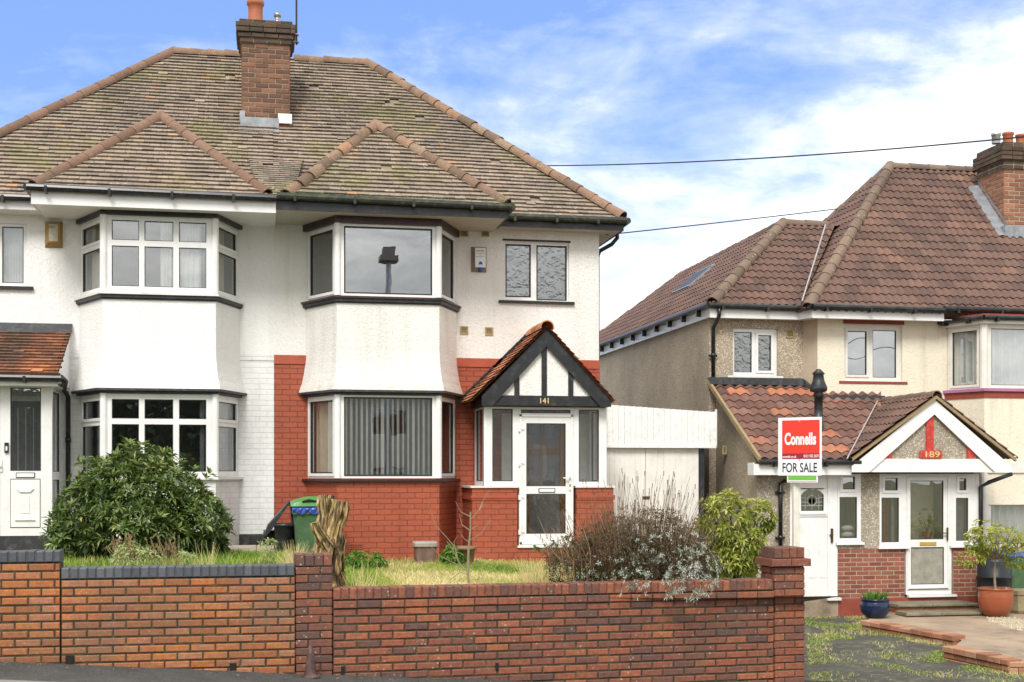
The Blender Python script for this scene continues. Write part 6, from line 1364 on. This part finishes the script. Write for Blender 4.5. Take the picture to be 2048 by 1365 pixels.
# ------------------------------------------------------------------ bins, pots
def wheelie(R, x0, x1, y0, y1, z0, h, mk, lidk, lid=True, hinge=True):
    b = MB(); tx = .05; vs = []
    for (z, s) in ((0, .86), (.15, .88), (h-.10, .98), (h-.03, 1.0)):
        cx, cy = (x0+x1)/2, (y0+y1)/2; hx_, hy = (x1-x0)/2*s, (y1-y0)/2*s; c_ = .05
        vs += [(cx-hx_+c_, cy-hy, z0+z), (cx+hx_-c_, cy-hy, z0+z), (cx+hx_, cy-hy+c_, z0+z), (cx+hx_, cy+hy-c_, z0+z), (cx+hx_-c_, cy+hy, z0+z), (cx-hx_+c_, cy+hy, z0+z), (cx-hx_, cy+hy-c_, z0+z), (cx-hx_, cy-hy+c_, z0+z)]
    b.add(vs, [(i*8+j, i*8+(j+1) % 8, (i+1)*8+(j+1) % 8, (i+1)*8+j) for i in range(3) for j in range(8)])
    b.box(x0-.02, x1+.02, y0-.02, y1+.02, z0+h-.05, z0+h-.015)
    o = b.build('body', M[mk], R)
    b = MB()
    for xx in (x0+.06, x1-.11): b.lathe([(0, -.03), (.10, -.03), (.10, .03), (0, .03)], (0,0,0), 16); 
    b.v = [(x0+.09 if i < 64 else x1-.09, y1-.05+p[1], z0+.1+p[0]) if False else ((x0+.09 if i < 64 else x1-.09)+p[2], y1+.0+p[1], z0+.10+p[0]) for i, p in enumerate(b.v)]
    b.build('wheels', M['bin_black'], R)
    if lid:
        b = MB(); K = 8; vs = []
        for i in range(K+1):
            t = i/K; z = z0+h+.02+.085*math.sin(math.pi*t)**.7
            x = x0-.03+(x1-x0+.06)*t; vs += [(x, y0-.05, z-.02), (x, y1+.03, z)]
        b.add(vs, [(2*i, 2*i+2, 2*i+3, 2*i+1) for i in range(K)]); b.add([(p[0], p[1], z0+h-.01) for p in vs]+vs, [(2*i, 2*i+2, 2*i+2+len(vs), 2*i+len(vs)) for i in range(K)]+[(2*i+1, 2*i+3, 2*i+3+len(vs), 2*i+1+len(vs)) for i in range(K)]); b.build('lid', M[lidk], R)
    return o
YBn = 18.9; bx0_, bx1_ = X(588, YBn), X(665, YBn); zbn = z_lawn((bx0_+bx1_)/2, YBn); hb = Z(1008, 620, YBn)-zbn
R = thing('wheelie_bin', 'green wheelie bin with blue sack under its lid behind the stump', 'wheelie bin', ((bx0_+bx1_)/2, YBn+.3, zbn))
wheelie(R, bx0_, bx1_, YBn, YBn+.68, zbn, hb-.10, 'bin_green', 'bin_lime', lid=False)
m = MB(); K = 14; vs = []
for i in range(K+1):
    t = i/K; x = bx0_-.05+(bx1_-bx0_+.10)*t; z1_ = zbn+hb+.115*math.sin(math.pi*(.12+.80*t))-.02
    vs += [(x, YBn-.07, zbn+hb-.035), (x, YBn-.05, z1_-.035), (x, YBn+.2, z1_+.01), (x, YBn+.72, z1_-.01)]
m.add(vs, [(4*i+j, 4*i+4+j, 4*i+5+j, 4*i+1+j) for i in range(K) for j in range(3)]); m.build('lid', M['bin_lime'], R)
m = MB(); m.tube([(X(604, YBn), YBn-.065, zbn+hb+.030), (X(617, YBn), YBn-.068, zbn+hb+.050), (X(632, YBn), YBn-.068, zbn+hb+.040)], [.012, .020, .012], 8); m.build('lid_grip', M['dark'], R)
m = MB(); vs = []; K = 24
for i in range(K+1):
    t = i/K; x = bx0_-.03+(bx1_-bx0_+.06)*t; q = .012*math.sin(i*1.7)+.008*math.sin(i*3.1)
    vs += [(x, YBn-.03+q, zbn+hb-.135+.02*math.sin(i*.9)), (x, YBn-.055-q, zbn+hb-.08), (x, YBn-.045+q, zbn+hb-.033)]
m.add(vs, [(3*i+j, 3*i+3+j, 3*i+4+j, 3*i+1+j) for i in range(K) for j in range(2)]); m.build('sack', M['bag_blue'], R)
YB2 = 19.6; R = thing('wheelie_bin', 'black wheelie bin behind the green one with its lid hanging open', 'wheelie bin', (X(590, YB2), YB2+.3, zbn+.05))
wheelie(R, X(581, YB2), X(650, YB2), YB2, YB2+.7, zbn+.05, hb-.05, 'bin_black', 'bin_black', lid=False)
p_, q_ = at(576, 1010, YB2-.1), at(531, 1072, YB2-.1); m = MB(); T = Matrix.Identity(4)
d = (q_-p_); L_ = d.length; d.normalize(); n_ = Vector((d.z, 0, -d.x)); 
for (a, b_, t0, t1) in ((0, .30, .02, .035), (.30, .75, .035, .06), (.75, 1.0, .06, .02)):
    A, B = p_+d*L_*a, p_+d*L_*b_; m.add([A+n_*t0, B+n_*t1, B-n_*t1*.4, A-n_*t0*.4, A+n_*t0+Vector((0,.58,0)), B+n_*t1+Vector((0,.58,0)), B-n_*t1*.4+Vector((0,.58,0)), A-n_*t0*.4+Vector((0,.58,0))], [(0,3,2,1), (4,5,6,7), (0,1,5,4), (3,7,6,2)])
m.tube([p_+Vector((.02,0,.01)), p_+Vector((.02,.6,.01))], .035, 10); m.build('lid', M['bin_black'], R)
R = thing('storage_box', 'low black plastic box under the hanging lid at the wall foot', 'box', (X(555, 20.0), 20.0, CZ-1.15)); m = MB(); m.bevbox(X(527, 20.0), X(563, 20.0), 20.0, 20.45, CZ-1.2, Z(1062, 540, 20.0), .03); m.box(X(524, 20), X(565, 20), 19.97, 20.5, Z(1075, 540, 20), Z(1070, 540, 20)); m.build('body', M['bin_black'], R)
R = thing('bucket', 'round black bucket between the storage box and the bins', 'bucket', (X(570, 19.6), 19.6, CZ-1.2)); m = MB(); m.lathe([(.13, 0), (.15, .45), (.17, .46), (.17, .50), (.14, .50), (.0, .47)], (X(569, 19.6), 19.6, CZ-1.22), 20); m.build('body', M['bin_black'], R, smooth=True)
c_ = at(850, 1100, 19.3); R = thing('planter', 'square brown planter with grey rim against the red bay', 'planter', (c_.x, 19.3, z_lawn(c_.x, 19.3)))
zt_ = Z(1090, 850, 19.3); zb0 = z_lawn(c_.x, 19.3)-.03; m = MB(); m.lathe([(.15, 0), (.165, (zt_-zb0)*.93), (.165, zt_-zb0-.02)], (c_.x, 19.3, zb0), 32, sq=5); m.build('pot_body', M['pot_brown'], R)
m = MB(); m.lathe([(.165, -.02), (.185, -.02), (.185, .03), (.17, .05), (.0, .055)], (c_.x, 19.3, zt_), 32, sq=5); m.build('rim', M['pot_lid'], R)
c_ = at(930, 1100, 18.9); R = thing('plant_pot', 'round tan plant pot behind the bare sapling', 'plant pot', (c_.x, 18.9, z_lawn(c_.x, 18.9)))
zt_ = Z(1093, 930, 18.9); zb0 = z_lawn(c_.x, 18.9)-.05; m = MB(); m.lathe([(.115, 0), (.15, zt_-zb0-.05), (.165, zt_-zb0-.05), (.168, zt_-zb0), (.15, zt_-zb0), (.13, zt_-zb0-.06), (0, zt_-zb0-.06)], (c_.x, 18.9, zb0), 28); m.build('pot_body', M['pot_tan'], R, smooth=True)
# neighbour's pots
g_ = on_ground(1750, 1236, lambda x, y: z_fore(y), 19); R = thing('plant_pot', 'dark blue glazed pot of green shoots beside the brick edging', 'plant pot', g_)
r0 = .235; m = MB(); m.lathe([(.12, .0), (.15, .015), (.22, .09), (.24, .18), (.225, .25), (.21, .275), (.235, .285), (.235, .31), (.20, .31), (.19, .26), (0, .26)], g_, 32); m.build('pot_body', M['pot_blue'], R, smooth=True)
m = MB()
for _ in range(170):
    a = random.random()*6.28; rr = random.random()*.16; p = g_+Vector((rr*math.cos(a), rr*math.sin(a), .26)); leaf(m, p, Vector((math.cos(a)*.35, math.sin(a)*.35, 1)), random.uniform(.10, .24), .018, (random.random(), 0, 0), droop=.1)
m.build('shoots', M['leaf_weed'], R)
g_ = on_ground(1991, 1233, lambda x, y: z_fore(y), 19); R = thing('potted_tree', 'small bay tree with round crown in a glazed terracotta pot', 'potted tree', g_)
m = MB(); m.lathe([(.14, 0), (.20, .04), (.255, .14), (.275, .28), (.272, .38), (.265, .43), (.28, .44), (.28, .46), (.245, .46), (.235, .40), (0, .40)], g_, 36); m.build('pot_body', M['potglaze'], R, smooth=True)
m = MB()
for i in range(5): m.lathe([(.271, 0), (.276, .006), (.271, .012)], g_+Vector((0,0,.325+i*.02)), 36)
m.build('pot_ridges', M['terracotta'], R, smooth=True)
ct = g_+Vector((-.02, 0, 1.13)); m = MB(); m.tube([g_+Vector((.0,0,.38)), g_+Vector((-.01,.02,.7)), g_+Vector((.0,0,.95))], [.022, .018, .018], 8)
for _ in range(60):
    v = rv(); v.z = v.z*.6+.1; m.tube([g_+Vector((0,0,.95)), g_+Vector((0,0,1.0))+v*.15, ct+Vector((v.x*.50, v.y*.42, v.z*.36))], [.008, .006, .003], 4)
m.build('trunk', M['twig'], R)
m = MB(); lobes_shrub(m, [((ct.x, ct.y, ct.z+.12), (.42, .38, .22)), ((ct.x-.42, ct.y-.02, ct.z-.18), (.20, .15, .13)), ((ct.x+.40, ct.y-.05, ct.z-.2), (.24, .18, .12)), ((ct.x-.36, ct.y, ct.z+.08), (.18, .15, .14))], 330, (4, 7), .080, .034, .70, inner=.35, lumpy=.4); m.build('crown', M['leaf_olive'], R)
g_ = on_ground(2043, 1226, lambda x, y: z_fore(y), 19); R = thing('stone_planter', 'cast stone octagonal planter at the right edge beside the bay tree', 'planter', g_); m = MB(); m.lathe([(.20, 0), (.235, .05), (.26, .30), (.285, .32), (.285, .38), (.25, .38), (.23, .33), (0, .33)], g_, 8); m.build('pot_body', M['stone'], R)
Yt = 20.1; zt2 = z_fore(Yt); R = thing('water_butt', 'ribbed black water butt beside the brick corner of the porch', 'water butt', (X(1985, Yt), Yt, zt2))
hh = Z(1118, 1985, Yt)-zt2; m = MB(); m.lathe([(.24, 0), (.26, .08), (.27, hh*.3), (.285, hh*.31), (.285, hh*.34), (.272, hh*.35), (.275, hh*.62), (.29, hh*.63), (.29, hh*.66), (.275, hh*.67), (.27, hh*.9), (.25, hh*.95), (.25, hh), (.0, hh)], (X(1988, Yt)+.02, Yt+.02, zt2), 32); m.build('barrel', M['butt'], R, smooth=True)
Yt = 20.0; R = thing('wheelie_bin', 'green wheelie bin with blue lid at the right edge under the mauve sill', 'wheelie bin', (X(2050, Yt), Yt, z_fore(Yt))); wheelie(R, X(2018, Yt), X(2018, Yt)+.58, Yt, Yt+.72, z_fore(Yt), Z(1112, 2030, Yt)-z_fore(Yt)-.0, 'bin_green', 'bag_blue')
# potted plants behind the glass of house 189, items on the window sill
R = thing('house_plant', 'small leafy house plant in a clay pot behind the glazed door', 'house plant', (X(1857, YN+.2), YN+.2, nz(1080))); q = Vector((X(1855, YN+.2), YN+.2, nz(1081)))
m = MB(); m.lathe([(.06, 0), (.085, .11), (.09, .11), (.09, .13), (0, .12)], q, 16); m.build('pot_body', M['terracotta'], R)
m = MB(); lobes_shrub(m, [((q.x, q.y, q.z+.36), (.17, .1, .14))], 26, (4, 6), .05, .03, .3, inner=.3)
for _ in range(8): m.tube([q+Vector((0,0,.1)), q+Vector((random.uniform(-.15,.15), 0, random.uniform(.25,.45)))], .005, 4)
m.build('foliage', M['leaf_rhodo'], R)
R = thing('trainers', 'white trainers on the window sill beside the white front door', 'shoes', (X(1695, YN+.15), YN+.15, nz(1077)))
for dz in (0, .11):
    m = MB(); c_ = Vector((X(1695, YN+.15), YN+.14, nz(1076)+dz)); vs = []
    m.tube([c_+Vector((-.11,0,.035)), c_+Vector((-.05,0,.05)), c_+Vector((.04,0,.05)), c_+Vector((.10,0,.03))], [.03, .045, .045, .03], 10); m.build('shoe', M['upvc'], R, smooth=True)

# moss and small weeds rooted in the roof valley and along the mossy gutter
m = MB()
for _ in range(420):
    c_ = at(random.gauss(568, 7), random.gauss(318, 13), 21.15) if _ < 150 else Vector((random.uniform(sB, cb1), YF-.06+random.uniform(-.04, .05), CZ+4.18))
    if _ < 150: c_.z = ZE+(c_.y-YE)*.91+.03+random.uniform(0, .03); c_.y += random.uniform(-.25, .25); c_.z = ZE+(c_.y-YE)*.91+.03
    d = rv(); d.z = abs(d.z); leaf(m, c_, d, random.uniform(.03, .07) if _ < 150 else random.uniform(.015, .03), .03, (random.random(), 0, 0))
struct(m.build('roof_moss', M['leaf_weed']), 'stuff')
# ------------------------------------------------------------------ traffic cone
g_ = Vector((X(621, YW-.16), YW-.16, 0)); g_.z = z_street(g_.x, g_.y); R = thing('traffic_cone', 'small worn brown traffic cone against the left pier of the red wall', 'traffic cone', g_)
hc = Z(1289, 621, g_.y)-g_.z; m = MB(); m.lathe([(.085, 0), (.085, .012), (.062, .02), (.058, .03), (.030, hc*.72), (.024, hc*.80), (.016, hc*.97), (.0, hc)], g_, 20); m.build('body', M['cone'], R, smooth=True)
m = MB(); m.lathe([(.0525, .055), (.0345, hc*.62)], g_, 20); m.build('sleeve', M['cone_band'], R, smooth=True)
# ------------------------------------------------------------------ sale sign
YSg = 13.35; pc = Vector((X(1592, YSg), YSg, 0)); R = thing('for_sale_sign', 'red and white estate agent board reading FOR SALE on a post behind the right pier', 'sign', (pc.x, pc.y, CZ-2.2))
m = MB(); m.box(pc.x-.035, pc.x+.035, pc.y-.02, pc.y+.03, CZ-2.4, Z(850, 1592, YSg)); m.build('post', M['postwood'], R)
an = math.radians(-44); u = Vector((math.cos(an), math.sin(an), 0)); hw = .245
Ls = pc-u*hw-Vector((0, .10, 0)); Tg, Lg = frame((Ls.x, Ls.y, 0), (Ls.x+u.x*2*hw, Ls.y+u.y*2*hw, 0))
zt4, zb4 = Z(836, 1592, YSg), Z(951.5, 1592, YSg); Hh = zt4-zb4
m = MB(Tg); m.box(0, Lg, 0, .008, zb4, zt4); bd = m.build('board', M['sign_white'], R)
m = MB(Tg); m.box(.045, Lg-.022, -.002, -.0003, zt4-Hh*.62, zt4-.03); m.build('red_panel', M['sign_red'], bd)
m = MB(Tg); m.box(.045, Lg-.022, -.0022, -.0003, zt4-Hh*.715, zt4-Hh*.621); m.build('maroon_panel', M['sign_maroon'], bd)
text_mesh(bd, 'lettering', 'Connells', Tg, .075, zt4-Hh*.475, Hh*.215, M['sign_white'], width=Lg-.135, bold=.035, ext=.0016, y=-.0024)
text_mesh(bd, 'lettering', 'connells.co.uk', Tg, .050, zt4-Hh*.695, Hh*.042, M['sign_white'], width=.16, bold=.02, ext=.001, y=-.0026)
text_mesh(bd, 'lettering', '0121 552 2671', Tg, Lg-.20, zt4-Hh*.69, Hh*.050, M['sign_white'], width=.17, bold=.02, ext=.001, y=-.0026)
text_mesh(bd, 'lettering', 'FOR SALE', Tg, .05, zb4+Hh*.055, Hh*.165, M['ink'], width=Lg-.10, bold=.012, ext=.0016, y=-.0005)
m = MB(Tg); 
for (a, b_) in ((.20, zt4-.04), (.20, zt4-Hh*.73)): m.lathe([(0,0)], (0,0,0), 3); m.box(Lg*.5-.006, Lg*.5+.006, -.008, -.0023, b_-.008, b_+.008)
m.build('screw', M['galv'], bd)
m = MB(Tg); m.box(.10, Lg-.045, .004, .012, zb4-.075, zb4+.02); b2_ = m.build('lower_board', M['sign_white'], R)
m = MB(Tg); m.box(.112, Lg-.06, .002, .0037, zb4-.050, zb4-.001); m.build('green_panel', M['sign_green'], b2_)
m = MB(Tg); m.box(.112, Lg-.06, .002, .0037, zb4-.066, zb4-.062); m.build('red_line', M['sign_red'], b2_)

# ------------------------------------------------------------------ alarm boxes, aerial, cables
def alarm(lab, p0, p1, q0, q1, mk):
    Y = Y0; x0, x1, z0, z1 = X(p0, Y), X(p1, Y), Z(q1, p0, Y), Z(q0, p0, Y); R = thing('alarm_box', lab, 'alarm box', ((x0+x1)/2, Y, (z0+z1)/2)); d = .09; i_ = .05
    m = MB(); m.add([(x0,Y-.001,z0),(x1,Y-.001,z0),(x1,Y-.001,z1),(x0,Y-.001,z1),(x0+i_,Y-d,z0+i_*1.4),(x1-.03,Y-d,z0+i_*1.4),(x1-.03,Y-d,z1-.03),(x0+i_,Y-d,z1-.03)], [(4,5,6,7),(0,1,5,4),(1,2,6,5),(2,3,7,6),(3,0,4,7)]); m.build('case', M[mk], R)
    return R, x0+i_, x1-.03, z0+i_*1.4, z1-.03, Y-d
R, a, b_, c_, d_, y_ = alarm('taupe alarm box with white label and blue lamp on the wall of house 141', 942, 973, 494, 545, 'alarm_grey')
m = MB(); m.box(a+.004, b_, y_-.004, y_-.0005, c_+.0, d_); f_ = m.build('label_plate', M['paper'], R); Ta = frame((0, y_-.004, 0), (1, y_-.004, 0))[0]; wd = b_-a
text_mesh(f_, 'lettering', 'SAFE', Ta, a+.022, d_-.065, .034, M['ink'], width=wd-.045, ext=.001); text_mesh(f_, 'lettering', 'ALARMS', Ta, a+.022, d_-.098, .016, M['ink'], width=wd-.045, ext=.001); text_mesh(f_, 'lettering', '&', Ta, a+wd*.44, d_-.125, .018, M['ink'], ext=.001); text_mesh(f_, 'lettering', 'SECURITY', Ta, a+.02, d_-.150, .016, M['ink'], width=wd-.04, ext=.001)
m = MB(Ta); m.prism([(a+wd*.3, c_+.045), (a+wd*.72, c_+.045), (a+wd*.66, c_+.085), (a+wd*.45, c_+.10)], -.002, -.0005); m.build('emblem', M['blue_lamp'], f_)
m = MB(); m.lathe([(.03, -.05), (.034, -.02), (.03, .01), (0, .015)], ((a+b_)/2, y_+.02, c_-.015), 16); m.build('lamp_lens', M['blue_lamp'], R, smooth=True)
R, a, b_, c_, d_, y_ = alarm('yellowed alarm box with faded label on the white left house', 90, 125.5, 443, 496, 'alarm_amber')
m = MB(); m.box(a+.02, b_-.03, y_-.003, y_-.0005, c_+.02, d_-.03); f_ = m.build('label_plate', M['paper_old'], R)
Ta = frame((0, y_-.003, 0), (1, y_-.003, 0))[0]; m = MB(Ta)
for i in range(4): m.box(a+.03+i*.022, a+.042+i*.022, -.002, -.0004, d_-.085, d_-.045)
m.build('faded_print', M['alarm_amber'], f_)
ya = CY+.3; p_ = at(593, 78, ya); R = thing('television_aerial', 'thin black aerial mast bracketed to the right side of the tall chimney', 'aerial', (p_.x, p_.y, p_.z))
m = MB(); m.tube([(p_.x, ya, Z(90, 593, ya)), (p_.x, ya, Z(90, 593, ya)+2.4)], .017, 8); m.tube([(p_.x-.5, ya, Z(90, 593, ya)+2.3), (p_.x+.7, ya, Z(90, 593, ya)+2.3)], .012, 6)
for i in range(8): m.tube([(p_.x-.4+i*.14, ya-.2, Z(90, 593, ya)+2.3), (p_.x-.4+i*.14, ya+.2, Z(90, 593, ya)+2.3)], .006, 5)
m.build('mast', M['blackgloss'], R)
m = MB(); m.box(cx1+.035, cx1+.10, ya-.04, ya+.04, Z(86, 593, ya), Z(68, 593, ya))
for q in (70, 85): m.tube([(cx1+.02, ya-.03, Z(q, 593, ya)), (p_.x+.05, ya-.03, Z(q, 593, ya))], .010, 6); m.tube([(p_.x+.03, ya-.05, Z(q, 593, ya)-.0), (p_.x+.03, ya+.05, Z(q, 593, ya))], .012, 6)
m.build('bracket', M['galv'], R)
for (A, B, lab, sg_) in ((at(1068, 332, 24.2), at(2230, 255, 15.0), 'upper overhead cable running from behind the roof of 141 towards the right', .12), (at(1212, 470, YE+.4), at(2230, 338, 36), 'lower overhead cable from the gutter corner of house 141 across the neighbour roof', .10)):
    A, B = Vector(A), Vector(B); m = MB(); m.tube([A.lerp(B, t/24)-Vector((0,0,sg_*4*(t/24)*(1-t/24))) for t in range(25)], .011, 6); tag(m.build('overhead_cable', M['cable'], loc=A), lab, 'cable', 'overhead cables')
# ------------------------------------------------------------------ behind the camera: what the window panes mirror
R = thing('street_lamp', 'tall street lamp across the road that the upper bay pane mirrors', 'street lamp', (1.4, -12, 0)); m = MB()
m.tube([(5.2, -14, -.4), (5.2, -14, 10.6)], [.16, .11], 10); m.build('pole', M['steel'], R); m = MB(); m.box(4.85, 5.55, -14.3, -13.5, 10.6, 10.85); m.box(4.95, 5.45, -14.1, -13.7, 10.85, 11.2); m.build('lamp_head', M['alarm_grey'], R)
m = MB(); random.seed(3)
for i in range(8000):
    x = random.uniform(-30, 2.5); hgt = 7.0+1.6*mnoise.noise(Vector((x*.35, 0, 0)))+.5*mnoise.noise(Vector((x*1.5, 4, 0))); z = random.random()*hgt; y = -22+random.uniform(0, 1.6)
    leaf(m, Vector((x, y, z-.6)), rv(), .45, .26, (random.random(), 0, 0))
m.box(-30, 2.5, -24, -22.4, -1.5, 5.6, (.1, 0, 0))
HB = thing('house', 'pale rendered house across the road that the porch panes mirror', 'house', (13, -24, 0))
T_ = Matrix.Rotation(math.pi, 4, 'Z'); T_.translation = Vector((24, -23, 0)); hw_ = MB(T_); ops = [(a, a+1.7, z, z+1.3) for a in (1.5, 5.0, 9.5, 13.0, 17.0) for z in (.9, 3.7)]
wall(hw_, 0, 20.5, -1.5, 5.8, ops, 0); hw_.build('wall', M['cream_render'], HB)
for o_ in ops: window(HB, T_, o_[0], o_[1], o_[2], o_[3], [(o_[0]+.08, (o_[0]+o_[1])/2-.04, o_[2]+.08, o_[3]-.08), ((o_[0]+o_[1])/2+.04, o_[1]-.08, o_[2]+.08, o_[3]-.08)], y0=.06, room='room_dark')
hw_ = MB(); hw_.add([(3.1, -22.5, 5.8), (24.4, -22.5, 5.8), (20.5, -26.5, 8.2), (7, -26.5, 8.2)], [(0,1,2,3)]); hw_.build('roof', M['lead_dark'], HB)
tag(m.build('hedge', M['leaf_hedge'], loc=(5, -22, 0)), 'tall dark hedge across the road that the lower window panes mirror', 'hedge')
